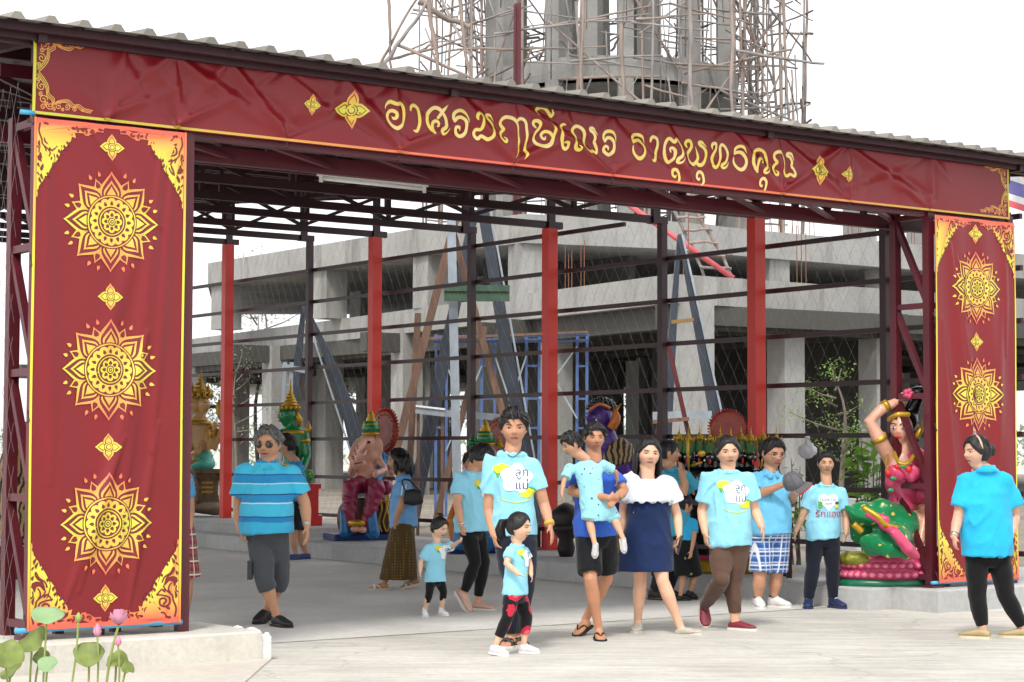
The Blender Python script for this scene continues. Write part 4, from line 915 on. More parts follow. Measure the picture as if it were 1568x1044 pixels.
# ================================================================== people
def skin(c): return mat('skin_'+c.strip('#'), tuple(min(.8, x*q) for x, q in zip(lin(c), (1.12, 1.22, 1.30))), .46, var=.16, vscale=7, spec=.4, sss=.1)
def cloth_m(name, c, rough=.85, bump=.45, **k): return mat(name, c, rough, var=.08, vscale=9, bump=bump, bscale=14, spec=.2, sheen=.15, **k)
M_hair = mat('black_hair', (.012, .010, .010), .42, var=.3, vscale=40, bump=.35, bscale=90, spec=.45, stretch=(1, 1, .15))
M_hgrey = mat('grey_hair', (.16, .155, .15), .55, var=.4, vscale=50, bump=.35, bscale=90, stretch=(1, 1, .2))
M_eyew = mat('eye_white', (.62, .58, .54), .25, var=0); M_iris = mat('dark_iris', (.012, .008, .006), .15, var=0)
M_lip = mat('lips', '#a85a54', .45, var=.05); M_lipd = mat('mouth_line', '#3c1a18', .6, var=0); M_brow = mat('eyebrow_hair', (.035, .028, .024), .7, var=0)
TEE = '#90d2e8'
def gs(x, s): return math.exp(-(x/s)**2)
def sstep(x, a, b):
    t = max(0, min(1, (x-a)/(b-a))); return t*t*(3-2*t)
def head_pt(d, fat=1.0):                  # direction -> point of a head one unit tall; x to its left, y forward, z up
    x, y, z = d; p = [x*.335, math.copysign(abs(y)**.88, y)*.405, z*.5]
    lo = sstep(-z, .05, .95)
    p[0] *= 1-.26*lo*(2-fat) ; 
    if y < 0: p[1] *= 1-.42*sstep(-z, .0, .9)
    else: p[1] *= 1-.10*lo
    if y > .05:
        X, Zz = p[0], p[2]; k = sstep(y, .05, .35)
        f = .085*gs(X, .05)*sstep(Zz, -.155, -.105)*sstep(-Zz, -.10, .10) + .03*gs(X, .085)*gs(Zz+.11, .045) + .02*gs(X, .04)*gs(Zz-.02, .1)
        f += -.04*(gs(X-.145, .085)+gs(X+.145, .085))*gs(Zz-.025, .055) + .016*gs(Zz-.115, .05)*sstep(.26-abs(X), 0, .1)
        f += .022*(gs(X-.19, .09)+gs(X+.19, .09))*gs(Zz+.10, .10)*fat + .022*gs(X, .10)*gs(Zz+.235, .03) + .016*gs(X, .09)*gs(Zz+.275, .025) - .012*gs(X, .12)*gs(Zz+.335, .03) + .035*gs(X, .10)*gs(Zz+.43, .06)
        p[1] += f*k
    return Vector(p)
def sphere_dirs(nu, nv):
    out = [(0, 0, 1)]
    for i in range(1, nv):
        a = math.pi*i/nv; out += [(math.sin(a)*math.cos(2*math.pi*j/nu), math.sin(a)*math.sin(2*math.pi*j/nu), math.cos(a)) for j in range(nu)]
    out.append((0, 0, -1)); f = [(0, 1+j, 1+(j+1) % nu) for j in range(nu)]
    for i in range(nv-2): f += [(1+i*nu+j, 1+(i+1)*nu+j, 1+(i+1)*nu+(j+1) % nu, 1+i*nu+(j+1) % nu) for j in range(nu)]
    e = len(out)-1; o = 1+(nv-2)*nu; f += [(e, o+(j+1) % nu, o+j) for j in range(nu)]
    return out, f
HD, HF = sphere_dirs(44, 36)
HP = {f: [head_pt(d, f) for d in HD] for f in (1.0, 1.25)}
def surf_y(x, z, fat):                    # forward reach of the face at (x, z)
    best = min((p for p in HP[fat] if p.y > 0), key=lambda p: (p.x-x)**2+(p.z-z)**2); return best.y
def hair_mask(p, d, style):
    al = math.degrees(math.atan2(abs(d[0]), d[1])); z = p.z   # 0 = forward, 180 = back
    if style in ('short', 'grey', 'crop'):
        line = .28 if al < 30 else (.28-(al-30)/35*.22 if al < 65 else (.06-(al-65)/20*.14 if al < 85 else (.10 if al < 100 else -.20)))
        if style == 'grey': line += .04 if al < 60 else 0
    else:
        line = .31 if al < 20 else (.31-(al-20)/50*.30 if al < 70 else (.01-(al-70)/20*.1 if al < 90 else -.26))
    return sstep(z, line-.035, line+.035)
def person(foot, yaw, h, label, head, sh, pel, arms, legs, top, low, shoes, skin_c='#c58a68', group=None, fat=1.0, belly=0.0, Y=None, hair='short', hairT=.06, mouth='neutral', chest=1.0, wid=1.0, headfat=1.0, extra=None, z0=0.0, name='person', neck=.052):
    """all joints are (px, py, dy): sight line at the person's own distance plus dy metres"""
    base = G(*foot) if Y is None else D(foot[0], foot[1], Y)
    if Y is None: Y = base.y
    base = Vector((base.x, base.y, z0)); t = thing(name, label, 'person', base, 0, group)
    J = lambda q: D(q[0], q[1], Y + (q[2] if len(q) > 2 else 0)) - base
    k = h/1.65; yr = math.radians(yaw); F = Vector((math.sin(yr), -math.cos(yr), 0)); Lf = Vector((math.cos(yr), math.sin(yr), 0)); UP = Vector((0, 0, 1))
    SK = skin(skin_c); body = MB()
    # ---- head
    tp, ch = J(head[0]), J(head[1]); hy, hp = math.radians(head[2]), math.radians(head[3]); hr = math.radians(head[4]) if len(head) > 4 else 0
    H = (tp-ch).length*.965 if head[3] > -35 else (tp-ch).length; hc = tp.lerp(ch, .53)
    hf = Vector((math.sin(hy)*math.cos(hp), -math.cos(hy)*math.cos(hp), math.sin(hp))); hl = Vector((math.cos(hy), math.sin(hy), 0)); hu = hl.cross(hf).normalized()*-1
    if hu.z < 0: hu = -hu
    if hr: R_ = Matrix.Rotation(hr, 3, hf); hl = R_ @ hl; hu = R_ @ hu
    HW = lambda p: hc + (hl*p[0]*wid_h + hf*p[1] + hu*p[2])*H
    wid_h = 1.04 if headfat > 1.1 else 1.0
    hfk = 1.25 if headfat > 1.1 else 1.0
    body.add([HW(p) for p in HP[hfk]], HF)
    for s in (-1, 1): body.ell(HW((s*.335, -.03, -.02)), (.035*H, .075*H, .12*H), Matrix((hl, hf, hu)).transposed())
    nb = (J(sh[0])+J(sh[1]))/2 + UP*.035*k
    body.tube([HW((0, -.07, -.15)), HW((0, -.06, -.40)), nb+UP*.01, nb-UP*.06*k], [neck*k*1.1, neck*k*1.1*(1+.2*(headfat > 1.1)), neck*k*1.12, neck*k*1.15], 14)
    # ---- torso
    O0, O1 = J(sh[0]), J(sh[1]); pc = J(pel); ch_c = (O0+O1)/2      # sh: outer shoulders (image left, image right)
    S0 = O0.lerp(ch_c, .17) - UP*.050*k; S1 = O1.lerp(ch_c, .17) - UP*.050*k
    ax = (O1-O0); ax.z = 0; ax = ax.normalized() if ax.length > .05 else Lf.copy(); sw = max((O1-O0).length/2, .12*k)
    if abs(ax.dot(Lf)) < .3: ax = Lf.copy()
    fw = Vector((ax.y, -ax.x, 0)); 
    if fw.dot(F) < 0: fw = -fw
    def sec(s, a, b, off=0.0): return (pc.lerp(ch_c, s) + fw*off, ax*a, fw*b)
    hw, ww, cw = .136*k*wid, .121*k*wid, .140*k*wid*chest; B = .88
    body.loft([sec(-.16, hw*.66, .08*k), sec(-.02, hw*B, .098*k*fat), sec(.25, ww*fat*B, .09*k*fat, belly*.4), sec(.5, ww*fat*B, .09*k*fat, belly*.45), sec(.76, cw*B, .090*k), sec(.90, cw*.84, .072*k), sec(.99, cw*.5, .055*k)], 20)
    # ---- arms and hands
    parts = {}
    armpts = []
    for i, a in enumerate(arms):
        S = (S0, S1)[i]; E, Wp = J(a['e']), J(a['w']); r = .047*k*a.get('r', 1)*(.5+.5*fat)
        mid = S.lerp(E, .5); body.limb([S, mid, E, E.lerp(Wp, .35), Wp], [r*1.12, r*1.02, r*.82, r*.84, r*.56], 12)
        tip = J(a['t']); hd = (tip-Wp); hl_ = max(.12*k, min(.185*k, hd.length)) if not a.get('len') else a['len']; hd = hd.normalized()
        pn = Vector(a['n']) if 'n' in a else (Vector((0, 0, 0)) + (pc-Wp)*Vector((1, 1, 0)).to_3d() if False else Vector(((pc-Wp).x, (pc-Wp).y, 0)))
        pn = pn - hd*pn.dot(hd); pn = pn.normalized() if pn.length > 1e-4 else frame_of(hd)[0]
        hand(body, Wp, hd, pn, hl_, a.get('curl', .5), a.get('th', 1 if i == 0 else -1), Lf)
        armpts.append((S, E, Wp, tip, r))
    # ---- legs and feet
    legpts = []
    for i, g in enumerate(legs):
        sgn = -1 if i == 0 else 1
        hip = pc + ax*(sgn*hw*.50) - UP*.02*k if 'hip' not in g else J(g['hip'])
        K = J(g['k']); fx = D(g['f'][0], 900, Y+g['f'][1]) - base; fx = Vector((fx.x, fx.y, -z0 if z0 == 0 else 0)); fh = math.radians(g['f'][2]); pit = math.radians(g['f'][3] if len(g['f']) > 3 else 0)
        if len(g['f']) > 4: fx.z = g['f'][4]
        fd = Vector((math.sin(fh), -math.cos(fh), 0)); FL = .148*h; toe = fx + fd*FL*.5
        ud = (fd*math.sin(pit)+UP*math.cos(pit)); bd = (-fd*math.cos(pit)+UP*math.sin(pit))
        FP = lambda a, z: toe + bd*(FL*(1-a)) + ud*z
        ank = FP(.22, .075*k); r = .078*k*g.get('r', 1)*(.4+.6*wid)
        body.limb([hip, hip.lerp(K, .5), K, K.lerp(ank, .30), K.lerp(ank, .7), ank], [r*.88, r*.88, r*.66, r*.70, r*.47, r*.40], 14)
        side = fd.cross(UP)
        body.loft([(FP(a, z*k), side*w*k, ud*hh*k) for a, z, w, hh in ((.02, .03, .022, .02), (.10, .035, .032, .032), (.28, .045, .034, .042), (.55, .032, .040, .030), (.80, .020, .042, .018), (.96, .014, .030, .012), (1.0, .012, .015, .008))], 14)
        legpts.append((hip, K, ank, fd, ud, bd, toe, FL, side, r))
    bo = remesh('body', body, .0085 if h > 1.2 else .0065, SK, t, 1)
    # ---- face
    def eye(s):
        x, z = s*.148, .018; y = surf_y(x, z, hfk); e = MB(); Rm = Matrix((hl, hf, hu)).transposed()
        e.ell(HW((x, y-.018, z)), (.058*H, .022*H, .022*H), Rm, 12, 8); e.mi = 1; e.ell(HW((x, y-.004, z+.001)), (.032*H, .015*H, .026*H), Rm, 10, 6)
        e.mi = 2; e.tube([HW((x+q*.072, surf_y(x+q*.07, z, hfk)+.004-.012*abs(q), z+.020-.016*q*q)) for q in (-1, -.5, 0, .5, 1)], .0095*H, 5)
        e.build('eye', [M_eyew, M_iris, M_brow], t, smooth=True)
        b = MB(); pts = [(s*(.065+.165*q), .098+.024*math.sin(q*2.6)) for q in (0, .25, .5, .75, 1)]
        b.tube([HW((a, surf_y(a, c, hfk)+.004, c)) for a, c in pts], [.009*H, .014*H, .013*H, .010*H, .005*H], 6); b.build('eyebrow', M_brow, t, smooth=True)
    for s in (-1, 1): eye(s)
    mo = MB(); ml = [(-.115, .004), (-.06, .012), (0, .008), (.06, .012), (.115, .004)]
    for dz, r in ((.010, .011), (-.018, .014)): mo.tube([HW((a, surf_y(a, -.245+dz, hfk)+.002, -.245+dz+c*(.5 if dz > 0 else -.9))) for a, c in ml], [r*.35*H, r*H, r*1.05*H, r*H, r*.35*H], 6)
    mo.mi = 1; mo.tube([HW((a, surf_y(a, -.246, hfk)+.010, -.249+c*.3)) for a, c in ml], [.002*H, .0055*H, .006*H, .0055*H, .002*H], 5)
    mo.build('mouth', [M_lip, M_lipd], t, smooth=True)
    no = MB()  # dark blobs painted in for the shade under the nose
    for s in (-1, 1): no.ell(HW((s*.042, surf_y(s*.04, -.135, hfk)+.004, -.150)), (.018*H, .012*H, .009*H), Matrix((hl, hf, hu)).transposed(), 8, 6)
    no.build('nostril_shade', M_lipd, t, smooth=True)
    # ---- hair
    st = hair if hair in ('short', 'grey', 'crop') else 'long'; hm = MB(); vs = []
    for d, p in zip(HD, HP[hfk]):
        m = hair_mask(p, d, st); n_ = noise.noise(Vector((p.x*9, p.y*9, p.z*4+h*7))); T = hairT*(1+.5*n_)*(.55 if (st != 'long' and p.z < .1) else 1)
        q = p + Vector(d)*(T*m - .03*(1-m)); 
        if st == 'long' and p.y > 0 and m > .5: q += Vector((0, .02, 0))
        vs.append(HW(q))
    hm.add(vs, HF); rr = random.Random(int(h*100))
    if hair == 'short' or hair == 'grey':
        for j in range(70):                # tufts
            a = rr.uniform(-2.6, 2.6); e = rr.uniform(.25, 1.35); d = (math.cos(e)*math.sin(a), math.cos(e)*math.cos(a), math.sin(e)); p = head_pt(d, hfk)
            if hair_mask(p, d, st) < .9: continue
            dv = Vector((.45+rr.uniform(-.25, .25), rr.uniform(.2, .7) if d[1] > 0 else rr.uniform(-.3, .1), -.55)); q0 = p+Vector(d)*hairT*.7-dv*.08; q1 = p+Vector(d)*hairT*1.12+dv*.06; q2 = p+Vector(d)*hairT*.9+dv*.24
            hm.tube([HW(q0), HW(q1), HW(q2)], [.05*H, .04*H, .004*H], 5)
    if hair == 'longback':                 # loose hair over the back
        for j in range(46):
            a = rr.uniform(1.35, 4.93); e = rr.uniform(-.1, .5); d = (math.cos(e)*math.sin(a), math.cos(e)*math.cos(a), math.sin(e)); p = head_pt(d, hfk)*1.08; dn = rr.uniform(.75, 1.05)
            hm.tube([HW(p), HW((p.x*1.12, p.y*1.1-.02, p.z-.4*dn)), HW((p.x*1.15, p.y*1.05-.05, p.z-.8*dn)), HW((p.x*1.05, p.y*.95-.05, p.z-1.0*dn))], [.07*H, .075*H, .06*H, .008*H], 6)
    if hair == 'bob':
        for j in range(60):
            a = rr.uniform(1.2, 5.08); e = rr.uniform(.0, .6); d = (math.cos(e)*math.sin(a), math.cos(e)*math.cos(a), math.sin(e)); p = head_pt(d, hfk)*1.1; dn = rr.uniform(.5, .72)
            hm.tube([HW(p), HW((p.x*1.2, p.y*1.2, p.z-.3*dn)), HW((p.x*1.25, p.y*1.2-.03, p.z-.7*dn)), HW((p.x*1.2, p.y*1.1-.05, p.z-1.0*dn))], [.08*H, .09*H, .07*H, .008*H], 6)
    if hair == 'bun': hm.ell(HW((0, -.52, .08)), (.17*H, .15*H, .17*H)); hm.ell(HW((.03, -.55, -.04)), (.10*H, .10*H, .10*H))
    if hair == 'pony':
        for j in range(22):
            o = Vector((rr.uniform(-.07, .07), rr.uniform(-.07, .07), rr.uniform(-.05, .05))); ln = rr.uniform(.8, 1.1)
            hm.tube([HW((o.x, -.44, .22)), HW((o.x*1.5, -.62+o.y, .18)), HW((o.x*2, -.70+o.y*1.6, -.15*ln)), HW((o.x*1.6+.05, -.62+o.y*1.8, -.55*ln))], [.05*H, .06*H, .05*H, .005*H], 5)
    if hair == 'tied':
        for j in range(18):
            o = Vector((rr.uniform(-.06, .06), rr.uniform(-.05, .05), 0)); hm.tube([HW((o.x, -.42, -.05)), HW((o.x*1.5, -.50+o.y, -.25)), HW((o.x, -.44+o.y, -.6*rr.uniform(.8, 1.1)))], [.06*H, .055*H, .006*H], 5)
    if hair == 'tuft':
        for j in range(14): hm.tube([HW((0, -.05, .5)), HW((rr.uniform(-.1, .1), -.1+rr.uniform(-.1, .1), .66)), HW((rr.uniform(-.2, .2), -.1+rr.uniform(-.25, .2), .58))], [.04*H, .04*H, .005*H], 5)
    def strand(ds, lift, r0, r1, m_):
        pts = []
        for q_, d_ in enumerate(ds):
            d_ = Vector(d_).normalized(); p_ = head_pt(tuple(d_), hfk); pts.append(HW(p_ + d_*lift[q_]))
        hm.tube(pts, [r0 + (r1-r0)*(q_/(len(pts)-1))**2 for q_ in range(len(pts))], 4, caps=False)
    def edge_el(a):                        # elevation of the hairline at this azimuth
        for i_ in range(60):
            e_ = 1.3 - i_*.035; d_ = (math.cos(e_)*math.sin(a), math.cos(e_)*math.cos(a), math.sin(e_))
            if hair_mask(head_pt(d_, hfk), d_, st) < .5: return e_
        return -.8
    for j in range(150):
        if st == 'long' and j % 3:         # combed back from the forehead
            a = rr.uniform(-1.75, 1.75); e = edge_el(a) - rr.uniform(-.10, .05); d0 = Vector((math.cos(e)*math.sin(a), math.cos(e)*math.cos(a), math.sin(e))); d1 = Vector((.35*math.sin(a), -1, rr.uniform(-.1, .45))).normalized(); mid = (d0+d1+Vector((0, 0, .55))).normalized()
            strand([d0, d0.lerp(mid, .5), mid, mid.lerp(d1, .5), d1], [-.004, hairT*1.05, hairT*1.2, hairT*1.15, hairT], .009*H, .004*H, None)
        else:                              # from the crown down to an uneven hairline
            a = rr.uniform(-3.14, 3.14); e1 = edge_el(a) - rr.uniform(-.12, .10 if st != 'long' else .02); e0 = rr.uniform(.7, 1.4); sw = rr.uniform(-.25, .25)
            strand([(math.cos(e)*math.sin(a+sw*q_), math.cos(e)*math.cos(a+sw*q_), math.sin(e)) for q_, e in ((1, e0), (.66, e0+(e1-e0)*.33), (.33, e0+(e1-e0)*.66), (0, e1))], [hairT*1.05, hairT*1.15, hairT*rr.uniform(.9, 1.2), rr.uniform(.004, .02)], .012*H, .002*H, None)
    hm.build('hair', M_hgrey if hair == 'grey' else M_hair, t, smooth=True)
    ctx = dict(t=t, J=J, HW=HW, H=H, hl=hl, hf=hf, hu=hu, ax=ax, fw=fw, pc=pc, ch=ch_c, k=k, S0=S0, S1=S1, arms=armpts, legs=legpts, UP=UP, F=F, Lf=Lf, sec=sec, hw=hw, ww=ww, cw=cw, nb=nb, base=base, h=h, fat=fat, belly=belly, hfk=hfk, Y=Y)
    # ---- clothes
    def folds(a=.006, sc=8.0, seed=0):
        def f(p, n):
            q = Vector((p.x*sc+seed*3.1, p.y*sc, p.z*sc*.55)); q1 = Vector((p.x*sc*.9+p.z*sc*.5+seed, p.y*sc*.9, p.z*sc*.38-p.x*sc*.25)); q2 = Vector((p.x*sc*.9-p.z*sc*.5+seed*2, p.y*sc*.9+4, p.z*sc*.38+p.x*sc*.25))
            r1 = max(0, 1-2.6*abs(noise.noise(q1)))**2; r2 = max(0, 1-2.6*abs(noise.noise(q2)))**2; g1 = max(0, .25+noise.noise(q*.4+Vector((3, 7, 1)))); g2 = max(0, .25+noise.noise(q*.4+Vector((8, 2, 5))))
            return a*(.9*noise.noise(q*.7) + .35*noise.noise(q*2.3+Vector((5, 1, 0)))) + a*2.0*(r1*g1+r2*g2) - a*.5
        return f
    ctx['folds'] = folds
    if top: ctx['shirt'] = shirt(ctx, **top)
    if low: ctx['low'] = lower(ctx, **low)
    for i, g in enumerate(legpts): shoe(ctx, g, i, **(shoes[i] if isinstance(shoes, (list, tuple)) else shoes))
    if extra: extra(ctx)
    return ctx
def hand(mb, W_, d, n, L, curl, thumb, Lf):
    """palm and five fingers; d along the hand, n palm normal, thumb side sign along d x n"""
    s = d.cross(n).normalized()*thumb; pl = L*.5
    mb.loft([(W_ - d*.01, s*L*.13, n*L*.09), (W_+d*pl*.35, s*L*.19, n*L*.085), (W_+d*pl*.8, s*L*.215, n*L*.075), (W_+d*pl, s*L*.20, n*L*.06)], 12, 2.6)
    for i, (off, ln) in enumerate(((.165, .44), (.056, .5), (-.054, .46), (-.155, .37))):
        b = W_+d*pl*.92+s*off*L; c = curl*(1+.12*i); fd = (d+s*off*.42).normalized(); l3 = ln*L/3; pts = [b]; a = c*.35
        for q in range(3):
            dd = (fd*math.cos(a)+n*math.sin(a)); pts.append(pts[-1]+dd*l3); a += c*.55
        mb.limb(pts, [L*.050, L*.048, L*.044, L*.036], 8)
    b = W_+d*pl*.28+s*L*.15; t1 = b+(d*.55+s*.7+n*.25).normalized()*L*.20; t2 = t1+(d*.85+s*.25+n*.35).normalized()*L*.17
    mb.limb([b, t1, t2], [L*.065, L*.055, L*.042], 8)
def shirt(c, color=TEE, kind='tee', hem=None, sleeve=.62, loose=1.0, m=None, hemw=1.0, name='shirt', collar=None, sl_r=1.0, fold=.014, neckdrop=.0, seed=0, trim=None):
    k, ax, fw, UP, fat, belly = c['k'], c['ax'], c['fw'], c['UP'], c['fat'], c['belly']; m = m or cloth_m(name+'_'+color.strip('#'), color)
    J = c['J']; hz = J(hem).z if hem else c['pc'].z; d = c['ch'].z-c['pc'].z; s0 = (hz-c['pc'].z)/d; e = .017*k*loose; mb = MB(); sec = c['sec']
    hw, ww, cw = c['hw'], c['ww'], c['cw']
    sh_w = max((c['S1']-c['S0']).length/2, .10*k)
    mb.loft([sec(s0, (max(hw, ww*fat)+e)*hemw, (.118*k*fat+e)*hemw, belly*.45), sec(s0+(.35-s0)*.5, max(hw, ww*fat)+e, .118*k*fat+e, belly*.6), sec(.38, ww*fat+e*1.1, .115*k*fat+e, belly*.75), sec(.6, (ww*fat+cw)/2+e, .112*k*(1+fat)/2+e, belly*.5), sec(.76, cw+e, .112*k+e), sec(.86, max(sh_w, cw*.9)+e*.2, .096*k+e*.5), sec(.935, sh_w*.90, .088*k), sec(1.0, sh_w*.66, .078*k), sec(1.05-neckdrop*.5, .112*k, .086*k), sec((1.075 if kind != 'polo' else 1.10)-neckdrop, .088*k, .082*k)], 28)
    for S, E, Wp, tip, r in c['arms']:
        q = S.lerp(E, sleeve) if sleeve <= 1 else E.lerp(Wp, sleeve-1); u = (E-S).normalized(); rr = r*sl_r
        pts = [S-u*.01, S.lerp(E, min(sleeve, 1)*.5), q] if sleeve <= 1 else [S-u*.01, E, q]
        mb.tube(pts, [rr*1.34, rr*1.44, rr*1.55], 16)
        mb.ell(S, rr*1.36)
    o = remesh(name, mb, .011 if k > .75 else .008, m, c['t'], 7, c['folds'](fold*k, 8/k, seed))
    nbk = c['nb'] - UP*(.026 if kind == 'tee' else .012)*k
    if kind == 'tee':
        ring = [nbk + UP*(.022*k-.018*k*math.cos(a)) + (c['Lf']*math.sin(a)*.074*k + c['F']*math.cos(a)*.070*k) for a in [6.2832*j/20 for j in range(21)]]
        MB().tube(ring, .0085*k, 6, caps=False).build('neckband', m, c['t'], smooth=True)
    if kind == 'polo':
        cm = m if not collar else cloth_m('collar_'+collar.strip('#'), collar); mb = MB(); n = 24
        vs = []
        for j in range(n+1):
            a = .22 + (6.2832-.44)*j/n; dirv = c['Lf']*math.sin(a)*.066*k + c['F']*math.cos(a)*.066*k; drop = .035*k if abs(math.sin(a/2)) < .35 else .0
            vs += [nbk+UP*(.052*k)+dirv*.97-UP*drop*.6, nbk+UP*(.056*k)+dirv*1.05-UP*drop*.6, nbk+UP*(.0*k)+dirv*1.42-UP*drop]
        mb.add(vs, [q for j in range(n) for q in ((3*j, 3*j+1, 3*j+4, 3*j+3), (3*j+1, 3*j+2, 3*j+5, 3*j+4))])
        co = mb.build('collar', cm, c['t'], smooth=True); s = co.modifiers.new('s', 'SOLIDIFY'); s.thickness = .006*k
        bvh = bvh_of(o)
        pk = MB()
        for q in range(5): 
            p = hit(bvh, c['ch']-UP*(.01+.045*q)*k, c['fw']); 
            if p: pk.box(p+c['fw']*.001, (.03*k, .006, .048*k), Matrix((c['ax'], c['fw'], UP)).transposed())
        if pk.v: pk.build('placket', cm, c['t'])
    return o
def bvh_of(o): me = o.data; return BVHTree.FromPolygons([v.co.copy() for v in me.vertices], [tuple(p.vertices) for p in me.polygons])
def hit(bvh, p, f, far=.6):
    r = bvh.ray_cast(Vector(p)+f*far, -f); return r[0]
def lower(c, kind='pants', color='#1c1d22', to=None, m=None, ease=1.0, hemr=None, name='trousers', fold=.005, top=None, w0=None, w1=None, d1=None, seed=3, vox=None):
    k, ax, fw, UP, fat = c['k'], c['ax'], c['fw'], c['UP'], c['fat']; m = m or cloth_m(name+'_'+color.strip('#'), color); mb = MB(); sec = c['sec']; J = c['J']; hw, ww = c['hw'], c['ww']
    if kind in ('pants', 'shorts', 'leggings'):
        e = {'pants': .012, 'shorts': .022, 'leggings': .004}[kind]*k*ease
        mb.loft([sec(-.27, hw*.62+e, .085*k+e), sec(-.16, hw*.86+e, .105*k+e), sec(-.04, hw+e, .118*k*(.5+.5*fat)+e), sec(.12, hw*.98+e, .112*k*fat+e, c['belly']*.25), sec(.26, ww*fat+e, .100*k*fat+e, c['belly']*.4)], 22)
        for hip, K, ank, fd, ud, bd, toe, FL, side, r in c['legs']:
            tz = J(to).z if to else ank.z+.02
            if tz > K.z: q = hip.lerp(K, (hip.z-tz)/(hip.z-K.z)); pts = [hip, hip.lerp(q, .5), q]; R = [r*1.00+e, r*1.02+e, (r*.9+e)*(hemr or 1.15)]
            else:
                q = K.lerp(ank, min(1, max(.05, (K.z-tz)/max(.01, K.z-ank.z)))); s = (K.z-tz)/max(.01, K.z-ank.z)
                pts = [hip, hip.lerp(K, .5), K, K.lerp(q, .45), q]; R = [r*.96+e, r*.95+e, r*.72+e, r*.72+e, (r*(.70-.22*s)+e)*(hemr or 1.0)]
            mb.tube(pts, R, 18); mb.ell(hip, R[0]*.98); 
            if tz <= K.z: mb.ell(K, R[2]*.99)
    elif kind == 'skirt':                  # hem at `to`, half widths w0 (top) and w1 (hem)
        pz, hz = J(top) if top else c['pc'], J(to); a = sec(.2, 1, 1)[0]; tz = pz.z
        P0 = Vector((pz.x, pz.y, tz)); P1 = Vector((hz.x, hz.y, hz.z)); d1 = d1 or w1*.8
        mb.loft([(P0.lerp(P1, s), ax*(w0+(w1-w0)*s**.8), fw*(w0*.72+(d1-w0*.72)*s)) for s in (0, .12, .25, .4, .55, .7, .85, 1)], 30)
    return remesh(name, mb, vox or (.011 if k > .75 else .008), m, c['t'], 2, c['folds'](fold*k, 9/k, seed))
def shoe(c, g, i, kind='sneaker', color='#e8e8e6', sole='#e6e4de', sock=None, low=False, strap='#1a1a1c'):
    hip, K, ank, fd, ud, bd, toe, FL, side, r = g; k = c['k']; t = c['t']
    FP = lambda a, z: toe + bd*(FL*(1-a)) + ud*z
    m = mat('shoe_'+color.strip('#'), color, .55, var=.1, vscale=20, bump=.1, bscale=60); ms = mat('sole_'+sole.strip('#'), sole, .7, var=.08)
    def outline(w, z0, z1, x0=-.03, x1=1.06):
        L = [(x0, .55), (x0+.05, .8), (.2, .86), (.45, .88), (.68, 1.04), (.85, .95), (.96, .7), (x1, .25)]
        P = [FP(a, z0)+side*q*w for a, q in L]+[FP(a, z0)-side*q*w for a, q in L[::-1]]; mb = MB(); mb.prism(P, ud*(z1-z0)); return mb
    if kind in ('flipflop', 'sandal'):
        s = outline(.05*k, -.004, .013).build('sandal_sole', ms, t, fix=True)
        mb = MB()
        for q in (-1, 1): mb.tube(crom([FP(.42, .014)+side*q*.043*k, FP(.58, .055*k)+side*q*.026*k, FP(.80, .032*k)], 4), .0075*k, 6)
        if kind == 'sandal': mb.tube(crom([FP(.72, .012)+side*.047*k, FP(.68, .055*k), FP(.72, .012)-side*.047*k], 6), .016*k, 6); mb.tube(crom([FP(.05, .05)+side*.03*k, FP(-.03, .055*k), FP(.05, .05)-side*.03*k], 5), .008*k, 6)
        mb.build('strap', mat('strap_'+strap.strip('#'), strap, .5, var=.05), t, smooth=True); return
    mb = MB(); hgt = {'sneaker': 1.0, 'flat': .72, 'clog': .9}[kind]
    S = [(-.02, .032, .026, .028), (.08, .042, .038, .042), (.26, .050, .042, .050), (.48, .044, .046, .044), (.70, .032, .052, .032), (.90, .025, .044, .024), (1.02, .020, .026, .016)]
    mb.loft([(FP(a, (.012+z*hgt)*k), side*w*k, ud*hh*hgt*k) for a, z, w, hh in S], 16, 2.2)
    if kind == 'sneaker' : mb.tube([FP(.18, .05*k), FP(.16, .10*k)], [.046*k, .043*k], 14)
    o = remesh('shoe', mb, .0075, m, t, 2)
    outline(.054*k, -.003, .020*k).build('sole', ms, o, fix=True)
    if kind == 'sneaker':
        ls = MB()
        for q in range(4): a = .42+.08*q; ls.tube([FP(a, (.098-.05*q*.35)*k)+side*.022*k, FP(a+.02, (.108-.05*q*.35)*k), FP(a, (.098-.05*q*.35)*k)-side*.022*k], .0045*k, 5)
        ls.build('laces', mat('white_laces', (.75, .75, .75), .8, var=0), o, smooth=True)
    if sock: MB().tube([FP(.20, .07*k), ank+ud*.02, ank.lerp(K, .10 if low else .2)], [.043*k, .040*k, .043*k], 14).build('sock', cloth_m('sock_'+sock.strip('#'), sock), t, smooth=True)

